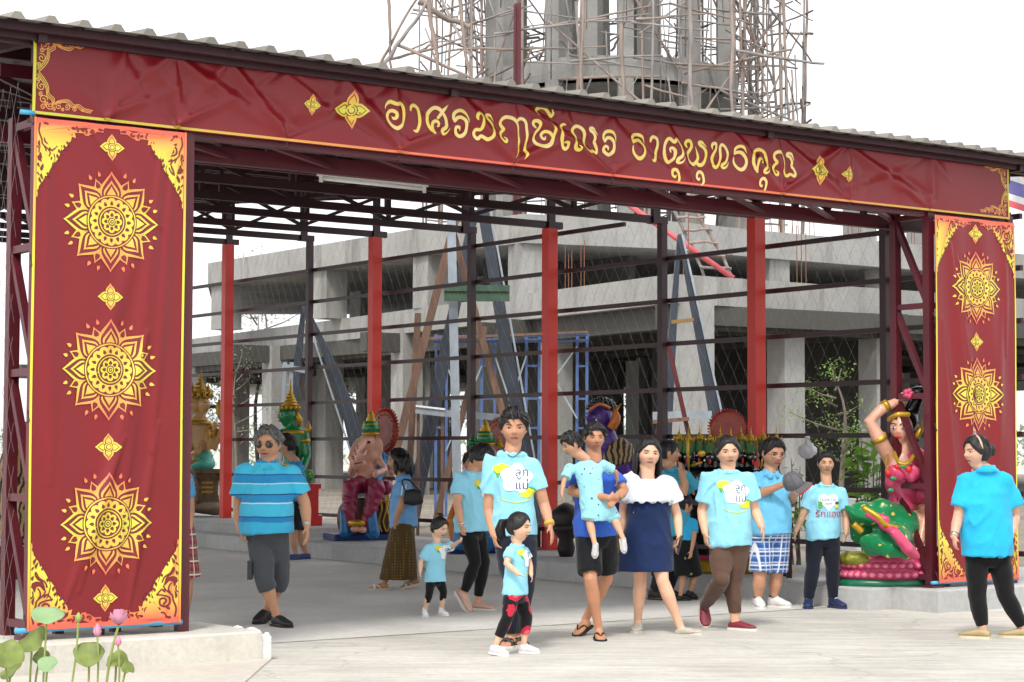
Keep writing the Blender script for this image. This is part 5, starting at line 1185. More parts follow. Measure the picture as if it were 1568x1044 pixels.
# ---- flat print on shirts
def text_mesh(body, size=1.0):
    cu = bpy.data.curves.new('txt', 'FONT'); cu.body = body; cu.size = size; cu.align_x = 'CENTER'; cu.align_y = 'CENTER'; cu.resolution_u = 3
    o = bpy.data.objects.new('txt', cu); COL.objects.link(o); dg = bpy.context.evaluated_depsgraph_get(); me = bpy.data.meshes.new_from_object(o.evaluated_get(dg), depsgraph=dg)
    V = [(v.co.x, v.co.y) for v in me.vertices]; F = [tuple(p.vertices) for p in me.polygons]
    bpy.data.objects.remove(o); bpy.data.curves.remove(cu); bpy.data.meshes.remove(me); return V, F
TXT = {}
class Decal:
    def __init__(s, c, center, right, fwd): s.c = c; s.bvh = bvh_of(c['shirt']); s.o = Vector(center); s.r = right; s.f = fwd
    def put(s, name, V, F, m, lay=0, parent=None):
        mb = MB(); ok = []
        for x, y in V:
            p = s.o + s.r*x + Vector((0, 0, y)); h = s.bvh.ray_cast(p + s.f*.7, -s.f)
            ok.append((h[0] + s.f*(.003+.0012*lay)) if h[0] else None)
        idx = {}; vs = []
        for i, p in enumerate(ok):
            if p is not None: idx[i] = len(vs); vs.append(p)
        fs = [tuple(idx[i] for i in f) for f in F if all(i in idx for i in f)]
        if not fs: return
        mb.add(vs, fs); return mb.build(name, m, parent or s.c['t'])
    def blob(s, name, pts, m, lay=0):
        cx = sum(p[0] for p in pts)/len(pts); cy = sum(p[1] for p in pts)/len(pts); n = len(pts); V = []; K = 6
        for q in range(K): f = 1-q/K; V += [(cx+(a-cx)*f, cy+(b-cy)*f) for a, b in pts]
        V.append((cx, cy)); F = [(q*n+i, q*n+(i+1) % n, (q+1)*n+(i+1) % n, (q+1)*n+i) for q in range(K-1) for i in range(n)]+[((K-1)*n+i, (K-1)*n+(i+1) % n, K*n) for i in range(n)]
        return s.put(name, V, F, m, lay)
    def text(s, name, body, x, y, size, m, lay=2):
        if body not in TXT: TXT[body] = text_mesh(body)
        V, F = TXT[body]; return s.put(name, [(x+a*size, y+b*size) for a, b in V], F, m, lay)
IW, IY, IG, IN, IR = [mat('shirt_ink_'+n, c, .8, var=.03) for n, c in (('white', '#e9eef0'), ('yellow', '#e3d83a'), ('green', '#5aa84a'), ('navy', '#33486a'), ('red', '#b0343c'))]
def ring_pts(rx, ry, n=30, wob=0.0, ph=0): return [(rx*(1+wob*math.sin(5*a+ph))*math.cos(a), ry*(1+wob*math.sin(5*a+ph))*math.sin(a)) for a in [6.2832*j/n for j in range(n)]]
def mother_print(c, x=0.02, s=1.0, dy=-.13, fwd=None):
    k = c['k']*s; d = Decal(c, c['ch'] + Vector((0, 0, dy*c['k'])) + c['ax']*0, c['ax'] if c['ax'].x > 0 else -c['ax'], fwd or c['fw'])
    O = lambda P, ox, oy: [((a+ox)*k+x, (b+oy)*k) for a, b in P]
    d.blob('print_leaf', O(ring_pts(.05, .035, 20, .15), -.085, .035), IG, 0); d.blob('print_leaf', O(ring_pts(.055, .03, 20, .1), -.09, .06), IY, 1)
    d.blob('print_leaf', O(ring_pts(.05, .03, 20, .1), .07, -.09), IY, 1); d.blob('print_leaf', O(ring_pts(.04, .02, 20, .1), .085, -.075), IG, 0)
    d.blob('print_flower', O(ring_pts(.095, .085, 40, .12, .6), 0, 0), IW, 2)
    d.text('print_text', 'ลูก', .035*k+x, .035*k, .075*k, IN, 4); d.text('print_text', 'แม่', .035*k+x, -.045*k, .075*k, IN, 4)
    V, F = multi([[(x+(.10*math.cos(a))*k, (-.11+.03*math.sin(a)*1.2)*k, (.008*k)) for a in [3.3+q*.27 for q in range(10)]]], 3); d.put('print_arc', V, F, mat('shirt_ink_pale', '#c9d67a', .8, var=.02), 2)
# ------------------------------------------------------------------ patterned cloths
def band_cloth(name, stops, z0, z1, rough=.85):       # horizontal stripes by height
    m = cloth_m(name, '#4fb9de'); n, l, b = nodes_of(m)
    tc = n.new('ShaderNodeTexCoord'); sp = n.new('ShaderNodeSeparateXYZ'); l.new(tc.outputs['Object'], sp.inputs[0])
    nz = n.new('ShaderNodeTexNoise'); nz.inputs['Scale'].default_value = 4; l.new(tc.outputs['Object'], nz.inputs['Vector'])
    ma = n.new('ShaderNodeMath'); ma.operation = 'MULTIPLY_ADD'; ma.inputs[1].default_value = .03; l.new(nz.outputs[0], ma.inputs[0]); l.new(sp.outputs['Z'], ma.inputs[2])
    mr = n.new('ShaderNodeMapRange'); mr.inputs[1].default_value = z0+.015; mr.inputs[2].default_value = z1+.015; l.new(ma.outputs[0], mr.inputs[0])
    cr = n.new('ShaderNodeValToRGB'); cr.color_ramp.interpolation = 'CONSTANT'; e = cr.color_ramp.elements
    e[0].position = 0; e[0].color = (*lin(stops[0][1]), 1); e[1].position = stops[1][0]; e[1].color = (*lin(stops[1][1]), 1)
    for p, c in stops[2:]: q = e.new(p); q.color = (*lin(c), 1)
    l.new(mr.outputs[0], cr.inputs[0]); l.new(cr.outputs[0], b.inputs['Base Color']); return m
def plaid_cloth(name, c0, c1, c2, c3, s=9.0):
    m = cloth_m(name, c0); n, l, b = nodes_of(m); tc = n.new('ShaderNodeTexCoord'); sp = n.new('ShaderNodeSeparateXYZ'); l.new(tc.outputs['Object'], sp.inputs[0])
    def band(sock, f, ph, thr):
        a = n.new('ShaderNodeMath'); a.operation = 'MULTIPLY_ADD'; a.inputs[1].default_value = f; a.inputs[2].default_value = ph; l.new(sock, a.inputs[0])
        s_ = n.new('ShaderNodeMath'); s_.operation = 'SINE'; l.new(a.outputs[0], s_.inputs[0]); g = n.new('ShaderNodeMath'); g.operation = 'GREATER_THAN'; g.inputs[1].default_value = thr; l.new(s_.outputs[0], g.inputs[0]); return g.outputs[0]
    xy = n.new('ShaderNodeMath'); xy.operation = 'ADD'; l.new(sp.outputs['X'], xy.inputs[0]); l.new(sp.outputs['Y'], xy.inputs[1])
    cur = None
    rgb = n.new('ShaderNodeRGB'); rgb.outputs[0].default_value = (*lin(c0), 1); cur = rgb.outputs[0]
    for sock, f, ph, thr, col, fac in ((xy.outputs[0], s*6, 0, .2, c1, .6), (sp.outputs['Z'], s*6, 1, .2, c1, .6), (xy.outputs[0], s*6, 2.4, .8, c2, .75), (sp.outputs['Z'], s*6, 3.2, .75, c2, .75), (sp.outputs['Z'], s*3, .5, .93, c3, .8), (xy.outputs[0], s*3, 1.9, .93, c3, .8)):
        g = band(sock, f, ph, thr); mu = n.new('ShaderNodeMath'); mu.operation = 'MULTIPLY'; mu.inputs[1].default_value = fac; l.new(g, mu.inputs[0])
        mx = n.new('ShaderNodeMixRGB'); mx.inputs[2].default_value = (*lin(col), 1); l.new(mu.outputs[0], mx.inputs[0]); l.new(cur, mx.inputs[1]); cur = mx.outputs[0]
    l.new(cur, b.inputs['Base Color']); return m
def spot_cloth(name, c0, c1, scale, thr, c2=None, rnd=1.0, rough=.85):
    m = cloth_m(name, c0, rough); n, l, b = nodes_of(m); tc = n.new('ShaderNodeTexCoord')
    vo = n.new('ShaderNodeTexVoronoi'); vo.inputs['Scale'].default_value = scale; vo.inputs['Randomness'].default_value = rnd; l.new(tc.outputs['Object'], vo.inputs['Vector'])
    nz = n.new('ShaderNodeTexNoise'); nz.inputs['Scale'].default_value = scale*3; l.new(tc.outputs['Object'], nz.inputs['Vector'])
    ad = n.new('ShaderNodeMath'); ad.operation = 'MULTIPLY_ADD'; ad.inputs[1].default_value = .35; l.new(nz.outputs[0], ad.inputs[0]); l.new(vo.outputs['Distance'], ad.inputs[2])
    lt = n.new('ShaderNodeMath'); lt.operation = 'LESS_THAN'; lt.inputs[1].default_value = thr+.17; l.new(ad.outputs[0], lt.inputs[0])
    mx = n.new('ShaderNodeMixRGB'); mx.inputs[1].default_value = (*lin(c0), 1); mx.inputs[2].default_value = (*lin(c1), 1); l.new(lt.outputs[0], mx.inputs[0]); cur = mx.outputs[0]
    if c2:
        l2 = n.new('ShaderNodeMath'); l2.operation = 'LESS_THAN'; l2.inputs[1].default_value = thr*.5+.17; l.new(ad.outputs[0], l2.inputs[0]); m2 = n.new('ShaderNodeMixRGB'); m2.inputs[2].default_value = (*lin(c2), 1); l.new(l2.outputs[0], m2.inputs[0]); l.new(cur, m2.inputs[1]); cur = m2.outputs[0]
    l.new(cur, b.inputs['Base Color']); return m
def ring_band(c, i, t0, w, m, name, r=.034):            # bracelet or watch on forearm i
    S, E, Wp, tip, rr = c['arms'][i]; p = E.lerp(Wp, t0); d = (Wp-E).normalized(); x, y = frame_of(d); k = c['k']
    return MB().tube([p-d*w/2, p+d*w/2], r*k, 16).build(name, m, c['t'], smooth=True)
# ------------------------------------------------------------------ man in sunglasses
stripes = band_cloth('striped_polo', [(0, '#41b4dd'), (.10, '#2d84bd'), (.16, '#1f5c8d'), (.175, '#49bfe2'), (.30, '#49bfe2'), (.33, '#bfe6f2'), (.345, '#2f92c9'), (.44, '#1f4f86'), (.455, '#49c2e4'), (.585, '#b5e3f0'), (.60, '#2f92c9'), (.70, '#27659c'), (.715, '#49c2e4'), (.86, '#2f92c9'), (.93, '#49c2e4')], .78, 1.40)
def x_glass(c):
    g = MB(); M_g = mat('sunglass_lens', (.03, .022, .015), .12, var=0, spec=.8)
    for s in (-1, 1): g.ell(c['HW']((s*.155, surf_y(s*.15, .02, c['hfk'])+.055, .0)), (.13*c['H'], .03*c['H'], .09*c['H']), Matrix((c['hl'], c['hf'], c['hu'])).transposed(), 16, 10)
    g.build('sunglass_lens', M_g, c['t'], smooth=True)
    f = MB(); HW = c['HW']; H = c['H']; yb = surf_y(0, .03, 1.0)+.03
    f.tube([HW((-.06, yb+.02, .04)), HW((0, yb+.04, .05)), HW((.06, yb+.02, .04))], .008*H, 6)
    for s in (-1, 1): f.tube([HW((s*.26, surf_y(s*.24, .03, 1.0)+.02, .05)), HW((s*.36, .0, .05))], .008*H, 6)
    f.build('sunglass_frame', mat('gold_wire', (.45, .33, .14), .3, metal=.9, var=0), c['t'], smooth=True)
    b = MB()
    for q in range(80):
        a = -1.1+2.2*((q*37) % 80)/80; z = -.30-.17*((q*53) % 80)/80; x = .20*math.sin(a)*(1.15+z)
        if abs(x) < .10 and z > -.30: continue
        b.ell(HW((x, surf_y(x, z, c['hfk'])+.001, z)), .010*H, nu=6, nv=4)
    tag(b.build('stubble', mat('grey_stubble', (.42, .40, .38), .9, var=.2), c['t'], smooth=True), kind='stuff')
    s = c['sec'](.12, c['ww']*c['fat']*1.09, .118*c['k']*c['fat']*1.1, c['belly']*.25); mb = MB(); mb.loft([(s[0]-c['UP']*.02, s[1], s[2]), (s[0]+c['UP']*.02, s[1], s[2])], 28); mb.build('belt', mat('black_leather', (.015, .015, .016), .4), c['t'], smooth=True)
    ring_band(c, 1, .92, .03, mat('steel_watch', (.5, .5, .5), .3, metal=.9, var=0), 'watch')
    pk = MB(); g0 = c['legs'][0]; p = g0[0].lerp(g0[1], .78)-c['ax']*.105; pk.box(p, (.03, .13, .15)); pk.build('cargo_pocket', MATS['shorts_#4a4d52'] if 'shorts_#4a4d52' in MATS else cloth_m('pocket_grey', '#46494e'), c['t'])
person((411, 960), 12, 1.64, 'grey haired man in sunglasses, striped blue polo and grey shorts', [(412, 653), (411, 707), -12, -4], [(369, 718), (453, 718)], (411, 815),
       [dict(e=(366, 777, .02), w=(370, 815, -.06), t=(376, 838, -.1), curl=.7), dict(e=(468, 772, .02), w=(471, 806, -.06), t=(474, 840, -.1), curl=.5)],
       [dict(k=(407, 890, -.12), f=(434, -.12, 40)), dict(k=(430, 892, .10), f=(404, .2, -20, 8))],
       dict(kind='polo', m=stripes, hem=(411, 818), sleeve=.72, loose=1.5, sl_r=1.12, fold=.010), dict(kind='shorts', color='#4a4d52', to=(411, 903), name='shorts', ease=.9, hemr=1.02), dict(kind='clog', color='#1d1f22', sole='#1a1a1a'),
       skin_c='#bd8765', fat=1.45, belly=.06, hair='grey', hairT=.055, wid=1.12, extra=x_glass, headfat=1.2, neck=.06)
# ------------------------------------------------------------------ tall man
def x_tall(c):
    mother_print(c, .03, 1.12, -.14); ring_band(c, 1, .93, .028, mat('yellow_wristband', '#c9a23a', .5, var=.05), 'wristband', .036)
    MB().tube(crom([c['nb']+c['Lf']*s*.07+c['UP']*z+c['F']*f for s, z, f in ((-1, .03, .0), (-.6, -.005, .075), (0, -.03, .10), (.6, -.005, .075), (1, .03, .0))], 5), .0035, 5).build('necklace', mat('black_cord', (.02, .02, .02), .6, var=0), c['t'])
person((787, 990), 2, 1.72, 'tall young man in a cyan printed tee and yellow wristband, facing the camera', [(787, 625), (788, 683), 2, -3], [(748, 701), (822, 701)], (791, 822),
       [dict(e=(750, 780, .02), w=(757, 818, -.05), t=(764, 848, -.08), curl=.7), dict(e=(834, 771, .0), w=(843, 803, -.08), t=(851, 836, -.12), curl=.35)],
       [dict(k=(788, 898, -.05), f=(780, .0, -15)), dict(k=(806, 896, .05), f=(797, .05, 18))],
       dict(hem=(791, 820), sleeve=.66, loose=1.25), dict(kind='pants', color='#1b2130', name='jeans'), dict(kind='sandal', sole='#e0dcd4', strap='#25221f'), skin_c='#b98263', hair='short', hairT=.085, extra=x_tall)
# ------------------------------------------------------------------ girl in floral trousers
floral = spot_cloth('floral_black', '#121014', '#b3283c', 8.5, .52, '#d8596a')
person((795, 1001), 62, .97, 'little girl with a ponytail, cyan tee and red floral black trousers', [(789, 784), (801, 828), 68, -4], [(781, 838, -.09), (806, 838, .10)], (791, 905),
       [dict(e=(777, 863, -.12), w=(796, 879, -.15), t=(807, 884, -.15), curl=.9, n=(0, 0, 1)), dict(e=(812, 862, .1), w=(815, 880, .0), t=(818, 892, -.02), curl=.8)],
       [dict(k=(779, 945, -.10), f=(766, -.12, 60, 6)), dict(k=(808, 944, .08), f=(812, .06, 75))],
       dict(hem=(791, 911), sleeve=.62, loose=1.2, fold=.008, hemw=1.08), dict(kind='pants', m=floral, ease=1.3, name='floral_trousers', to=(791, 973)), dict(kind='sneaker', color='#d9dde6', sole='#e6e6e4'),
       skin_c='#d3a283', hair='pony', hairT=.05, extra=lambda c: mother_print(c, .04, 1.25, -.13), headfat=1.2, wid=1.1)
# ------------------------------------------------------------------ woman leading the toddler girl
def x_w6(c): mother_print(c, .05, 1.0, -.14); ring_band(c, 0, .9, .02, mat('silver_bangle', (.6, .6, .6), .25, metal=.9, var=0), 'bangle', .03)
person((725, 936), 55, 1.52, 'woman looking down in a cyan tee and black leggings, leading a toddler', [(733, 678), (740, 722), 62, -38], [(702, 727, -.16), (748, 727, .16)], (724, 806),
       [dict(e=(701, 770, -.20), w=(708, 806, -.28), t=(712, 826, -.30), curl=1.0), dict(e=(752, 772, .18), w=(754, 806, .1), t=(756, 826, .05), curl=.6)],
       [dict(k=(729, 862, -.12), f=(704, -.1, 55, 52)), dict(k=(742, 862, .10), f=(742, .1, 60))],
       dict(hem=(724, 814), sleeve=.7, loose=1.3, hemw=1.04), dict(kind='leggings', color='#141416', name='leggings', to=(725, 915)), dict(kind='flat', color='#c49a8a', sole='#cfc8c0'),
       skin_c='#c08a68', fat=1.15, hair='tied', hairT=.05, extra=x_w6, wid=1.1)
person((668, 944), 40, .86, 'toddler girl with hair tied up, cyan tee and black leggings, held by the hand', [(671, 791), (676, 824), 55, -18], [(655, 836, -.06), (686, 834, .06)], (668, 884),
       [dict(e=(646, 861, -.06), w=(645, 876, -.08), t=(645, 887, -.1), curl=.7), dict(e=(696, 836, -.02), w=(704, 829, -.12), t=(713, 826, -.2), curl=.8)],
       [dict(k=(659, 908, -.08), f=(653, -.06, 10)), dict(k=(681, 907, .05), f=(681, .05, 35))],
       dict(hem=(668, 891), sleeve=.8, loose=1.5, sl_r=1.25, hemw=1.12, fold=.008), dict(kind='leggings', color='#141416', name='leggings', to=(668, 922)), dict(kind='sneaker', color='#e4e2e4', sole='#e8e6e2', sock='#e8e6e6'),
       skin_c='#d7a98b', hair='tuft', hairT=.05, extra=lambda c: mother_print(c, .05, 1.3, -.12), headfat=1.2, wid=1.1)
# ------------------------------------------------------------------ woman in a sarong
def x_sarong(c):
    b = MB(); p = c['J']((634, 762, -.22)); b.loft([(p+Vector((-.10, 0, -.08)), Vector((.0, .05, 0)), Vector((0, 0, .005))), (p+Vector((-.09, 0, .0)), Vector((0, .05, 0)), Vector((0, 0, .07))), (p+Vector((0, 0, .0)), Vector((0, .055, 0)), Vector((0, 0, .09))), (p+Vector((.09, 0, .0)), Vector((0, .05, 0)), Vector((0, 0, .07))), (p+Vector((.10, 0, -.04)), Vector((0, .04, 0)), Vector((0, 0, .01)))], 14)
    MB_ = remesh('handbag', b, .009, mat('black_beaded_bag', (.012, .012, .014), .35, bump=.5, bscale=120), c['t'], 2)
    S = c['S0'] if c['S0'].y < c['S1'].y else c['S1']
    MB().tube(crom([p+Vector((-.07, 0, .05)), S+Vector((-.02, -.05, .04)), S+Vector((.05, .02, .05)), p+Vector((.07, .02, .05))], 6), .009, 6).build('bag_strap', mat('black_leather', (.015, .015, .016), .4), c['t'], smooth=True)
    m = mat('white_stripe', (.75, .75, .78), .8, var=0); bv = bvh_of(c['shirt']); s0, e0 = (c['arms'][0] if c['arms'][0][0].y < c['arms'][1][0].y else c['arms'][1])[:2]
    for o in (-.012, .022):
        mb = MB(); pts = []
        for q in range(9):
            pp = s0.lerp(e0, -.05+.65*q/8)+Vector((o, 0, 0)); h = bv.ray_cast(pp+Vector((0, -.5, 0)), Vector((0, 1, 0)))
            if h[0]: pts.append(h[0]+Vector((0, -.003, 0)))
        if len(pts) > 2: mb.add([q+Vector((dx, 0, 0)) for q in pts for dx in (-.006, .006)], [(2*i, 2*i+1, 2*i+3, 2*i+2) for i in range(len(pts)-1)]); mb.build('sleeve_stripe', m, c['t'])
sar = spot_cloth('gold_sarong', '#4d3a1c', '#8f7438', 34, .22, None, 0.0)
person((612, 903), -82, 1.45, 'woman in a pale blue top and gold patterned sarong with a black handbag', [(616, 687), (608, 726), -80, -2], [(620, 737, -.14), (618, 737, .16)], (620, 800),
       [dict(e=(617, 771, -.22), w=(607, 798, -.2), t=(604, 812, -.2), curl=.6), dict(e=(607, 772, .2), w=(600, 798, .15), t=(598, 811, .12), curl=.6)],
       [dict(k=(603, 858, -.05), f=(581, -.05, -75)), dict(k=(626, 858, .08), f=(630, .08, -75, 14))],
       dict(color='#6ea1d2', hem=(620, 808), sleeve=.75, loose=1.4, kind='polo', sl_r=1.1), dict(kind='skirt', m=sar, top=(618, 802), to=(612, 888), w0=.165, w1=.15, d1=.20, name='sarong', fold=.006), dict(kind='sandal', sole='#cdbfae', strap='#d8cdbd'),
       skin_c='#a97652', fat=1.15, hair='bob', hairT=.06, extra=x_sarong)
# ------------------------------------------------------------------ man holding a toddler
def x_m9(c): ring_band(c, 1, .9, .02, mat('dark_bracelet', (.08, .04, .03), .5, var=0), 'bracelet', .031)
person((905, 976), 5, 1.62, 'young man in a royal blue polo and black shorts carrying a toddler', [(908, 646), (913, 692), 10, -2], [(882, 719), (942, 717)], (914, 812),
       [dict(e=(876, 752, -.08), w=(934, 762, -.34), t=(950, 757, -.36), curl=1.0, n=(0, 1, 0)), dict(e=(957, 750, -.06), w=(944, 764, -.32), t=(934, 775, -.36), curl=1.0, n=(0, 1, 0))],
       [dict(k=(906, 888, -.16), f=(920, -.16, 4)), dict(k=(930, 886, .12), f=(894, .22, -30, 14))],
       dict(color='#3560bd', hem=(914, 822), sleeve=.72, loose=2.0, kind='polo'), dict(kind='shorts', color='#17181c', to=(914, 876), name='shorts', ease=1.0, hemr=1.08), dict(kind='flipflop', sole='#1d1d1f'), skin_c='#b57c5b', hair='short', hairT=.07, extra=x_m9)
pj = spot_cloth('printed_pyjama', '#97d3e0', '#2c4560', 22, .17, None, .6)
person((905, 832), -150, .78, 'toddler in pale printed pyjamas asleep on the shoulder of the man in blue', [(880, 660, 0), (875, 698, 0), -75, -22], [(868, 712, .03), (930, 706, .02)], (911, 778),
       [dict(e=(864, 738, -.02), w=(861, 756, -.05), t=(862, 772, -.06), curl=.6), dict(e=(944, 722, .08), w=(946, 735, .12), t=(944, 745, .14), curl=.6)],
       [dict(k=(904, 798, -.02), f=(914, -.08, -10, 62, .625), hip=(905, 775, .0)), dict(k=(940, 790, .0), f=(953, -.04, 20, 62, .66), hip=(926, 772, .02))],
       dict(m=pj, hem=(913, 780), sleeve=.7, loose=1.5, sl_r=1.3, hemw=1.1, fold=.009), dict(kind='shorts', m=pj, to=(913, 795), name='pyjama_shorts', ease=1.8), dict(kind='sneaker', color='#b9b9bb', sole='#d4cfc9'),
       skin_c='#c08c6c', hair='short', hairT=.07, Y=G(905, 976).y-.24, headfat=1.2, wid=1.35, neck=.07)
# ------------------------------------------------------------------ woman in the navy dress
def x_w11(c):
    k = c['k']; M_w = cloth_m('white_blouse', '#d9dde2'); mb = MB(); n = 60; ax, fw = c['ax'], c['fw']; cc = c['ch']-Vector((0, 0, .05)); vs = []   # ruffled collar
    for q, (dz, a, b, amp) in enumerate(((.055, .135, .085, .004), (.02, .185, .115, .006), (-.04, .205, .138, .010), (-.095, .216, .165, .014), (-.125, .222, .176, .018))):
        for j in range(n): t = 6.2832*j/n; w = 1+amp*5*math.sin(j*2.9+q*.3); vs.append(cc+ax*(math.cos(t)*a*w)+fw*(math.sin(t)*b*w)+Vector((0, 0, dz+amp*math.sin(j*1.7)*.6)))
    mb.add(vs, [(q*n+j, q*n+(j+1) % n, (q+1)*n+(j+1) % n, (q+1)*n+j) for q in range(4) for j in range(n)]); o = mb.build('ruffle', M_w, c['t'], smooth=True); o.modifiers.new('s', 'SOLIDIFY').thickness = .004
    d = MB(); J = c['J']; P = [(J((994, 748)), .14, .10), (J((995, 756)), .168, .146), (J((995, 772)), .174, .148), (J((995, 790)), .170, .136), (J((993, 812)), .185, .13), (J((991, 840)), .215, .15), (J((990, 874)), .228, .165)]
    d.loft([(p, ax*a, fw*b) for p, a, b in P], 30); remesh('navy_dress', d, .011, cloth_m('navy_dress', '#1b2c52', .9), c['t'], 2, c['folds'](.006, 8, 4))
    S, E, Wp, tip, r = c['arms'][1]; MB().box(tip.lerp(Wp, .45)+Vector((.012, -.03, 0)), (.012, .07, .14), Matrix.Rotation(.25, 3, 'Y')).build('phone', mat('black_phone', (.015, .015, .018), .15, var=0), c['t'])
    MB().tube(crom([c['nb']+c['Lf']*s*.06+c['UP']*z+c['F']*f for s, z, f in ((-1, .0, .0), (-.6, -.05, .075), (0, -.085, .10), (.6, -.05, .075), (1, .0, .0))], 5), .002, 4).build('necklace', mat('gold_wire', (.45, .33, .14), .3, metal=.9, var=0), c['t'])
person((1000, 968), 4, 1.54, 'long haired woman in a white off shoulder blouse and navy dress', [(990, 668), (997, 717), 8, -2, -4], [(958, 733), (1027, 733)], (994, 820),
       [dict(e=(956, 778, .06), w=(955, 808, .04), t=(957, 830, .02), curl=.5), dict(e=(1038, 788, .02), w=(1041, 818, -.04), t=(1039, 843, -.08), curl=.8)],
       [dict(k=(982, 888, .05), f=(977, .05, -8)), dict(k=(1016, 888, -.08), f=(1056, -.10, 52, -8))],
       dict(color='#d9dde2', hem=(994, 748), hemw=.85, sleeve=.62, loose=1.0, sl_r=1.45, name='white_blouse', kind='none', neckdrop=.10), None, dict(kind='flat', color='#b9b2a4', sole='#c9c2b4'), skin_c='#d6a283', fat=1.1, hair='longback', hairT=.06, extra=x_w11, headfat=1.2, wid=1.1, chest=.9)
# ------------------------------------------------------------------ woman in brown leggings
def x_w14(c): mother_print(c, .05, 1.12, -.15)
person((1112, 963), 6, 1.55, 'woman in a cyan printed tee, brown leggings and red flat shoes', [(1113, 665), (1117, 714), 6, -3, 3], [(1083, 726), (1149, 724)], (1119, 828),
       [dict(e=(1076, 782, .02), w=(1081, 815, -.08), t=(1084, 842, -.1), curl=.6), dict(e=(1157, 779, .02), w=(1168, 806, -.08), t=(1174, 831, -.1), curl=.6)],
       [dict(k=(1106, 886, -.14), f=(1080, .3, 0, 40), r=1.15), dict(k=(1124, 890, .02), f=(1138, -.02, 55), r=1.15)],
       dict(hem=(1119, 835), sleeve=.72, loose=1.5, sl_r=1.15), dict(kind='leggings', color='#5a4338', name='leggings', to=(1119, 938)), dict(kind='flat', color='#7d2433', sole='#d9d4cc'), skin_c='#cf9a7a', fat=1.2, hair='tied', hairT=.06, extra=x_w14, headfat=1.2, wid=1.15)
# ------------------------------------------------------------------ young man with spectacles and a cap
def x_m15(c):
    HW, H = c['HW'], c['H']; f = MB()
    for s in (-1, 1):
        x0, z0 = s*.15, .0; f.tube([HW((x0+.105*math.cos(a), surf_y(x0, z0, c['hfk'])+.05-.02*abs(math.cos(a)), z0+.075*math.sin(a))) for a in [6.2832*j/16 for j in range(17)]], .009*H, 5, caps=False)
        f.tube([HW((s*.26, surf_y(s*.24, .02, c['hfk'])+.03, .03)), HW((s*.37, -.02, .03))], .008*H, 5)
    f.tube([HW((-.05, surf_y(0, .02, c['hfk'])+.05, .01)), HW((.05, surf_y(0, .02, c['hfk'])+.05, .01))], .008*H, 5); f.build('spectacles', mat('black_frame', (.03, .02, .02), .3, var=0), c['t'], smooth=True)
plaid = plaid_cloth('blue_plaid', '#4a73b4', '#29477f', '#b9c6da', '#d9dde2', 17)
C15 = person((1182, 929), 22, 1.56, 'young man with spectacles, pale blue polo and blue plaid shorts holding a cap', [(1182, 667), (1186, 715), 22, -12], [(1156, 727), (1205, 730)], (1182, 806),
       [dict(e=(1157, 757, -.10), w=(1198, 741, -.30), t=(1214, 738, -.34), curl=.9, n=(.5, .6, -.5)), dict(e=(1214, 766, .05), w=(1216, 752, -.18), t=(1214, 741, -.3), curl=.7)],
       [dict(k=(1165, 884, -.05), f=(1164, -.05, 5), r=1.1), dict(k=(1190, 884, .05), f=(1195, .05, 50), r=1.1)],
       dict(color='#6fbfe6', hem=(1182, 816), sleeve=.72, loose=1.6, sl_r=1.15, kind='polo', hemw=1.02), dict(kind='shorts', m=plaid, to=(1182, 874), name='plaid_shorts', ease=1.0, hemr=1.05), dict(kind='sneaker', color='#dcdcda', sole='#e2e0dc', sock='#23304f'), skin_c='#b98364', fat=1.25, belly=.04, hair='crop', hairT=.06, extra=x_m15, headfat=1.2, wid=1.15)
cap = thing('baseball_cap', 'grey cap with a red rimmed peak held by the man with spectacles', 'cap', C15['base'] + C15['J']((1216, 738, -.38)))
cz = Vector((-.42, -.38, .82)).normalized(); cx = Vector((.70, -.45, -.55)); cx = (cx-cz*cx.dot(cz)).normalized(); cr_ = Matrix((cx, cz.cross(cx), cz)).transposed()
mb = MB(); mb.lathe([(.088, -.03), (.092, .0), (.089, .035), (.076, .07), (.052, .095), (.02, .107), (.004, .109)], n=24, R=cr_)
cb = remesh('crown', mb, .007, cloth_m('grey_cap_cloth', '#67656a'), cap, 1, lambda p, n: .004*noise.noise(p*14))
pk = MB(); pts = [(.085*math.cos(a), .085*math.sin(a), -.025) for a in [(-.9+1.8*j/10) for j in range(11)]]; out = [(.155*math.cos(a*.62)*1.0, .115*math.sin(a), -.04) for a in [(-.9+1.8*j/10) for j in range(11)]]
pk.add([cr_ @ Vector(p) for p in pts+out], [(j, j+1, 12+j, 11+j) for j in range(10)]); po = pk.build('peak', cloth_m('grey_cap_cloth', '#67656a'), cap, smooth=True); po.modifiers.new('s', 'SOLIDIFY').thickness = .006
MB().tube([cr_ @ Vector((p[0]*1.01, p[1]*1.01, p[2]-.004)) for p in out], .007, 6).build('peak_edge', mat('red_peak', '#a82a30', .7), cap, smooth=True)
for q in range(6):
    a = q*math.pi/3+.5; MB().tube([cr_ @ Vector((r*math.cos(a)*1.015, r*math.sin(a)*1.015, z*1.015)) for r, z in ((.092, -.02), (.092, .0), (.089, .035), (.076, .07), (.052, .095), (.02, .107))], .0022, 4).build('seam', mat('cap_seam', (.05, .05, .055), .8, var=0), cap)
MB().ell(cr_ @ Vector((0, 0, .110)), .009, nu=8, nv=6).build('button', cloth_m('grey_cap_cloth', '#67656a'), cap)
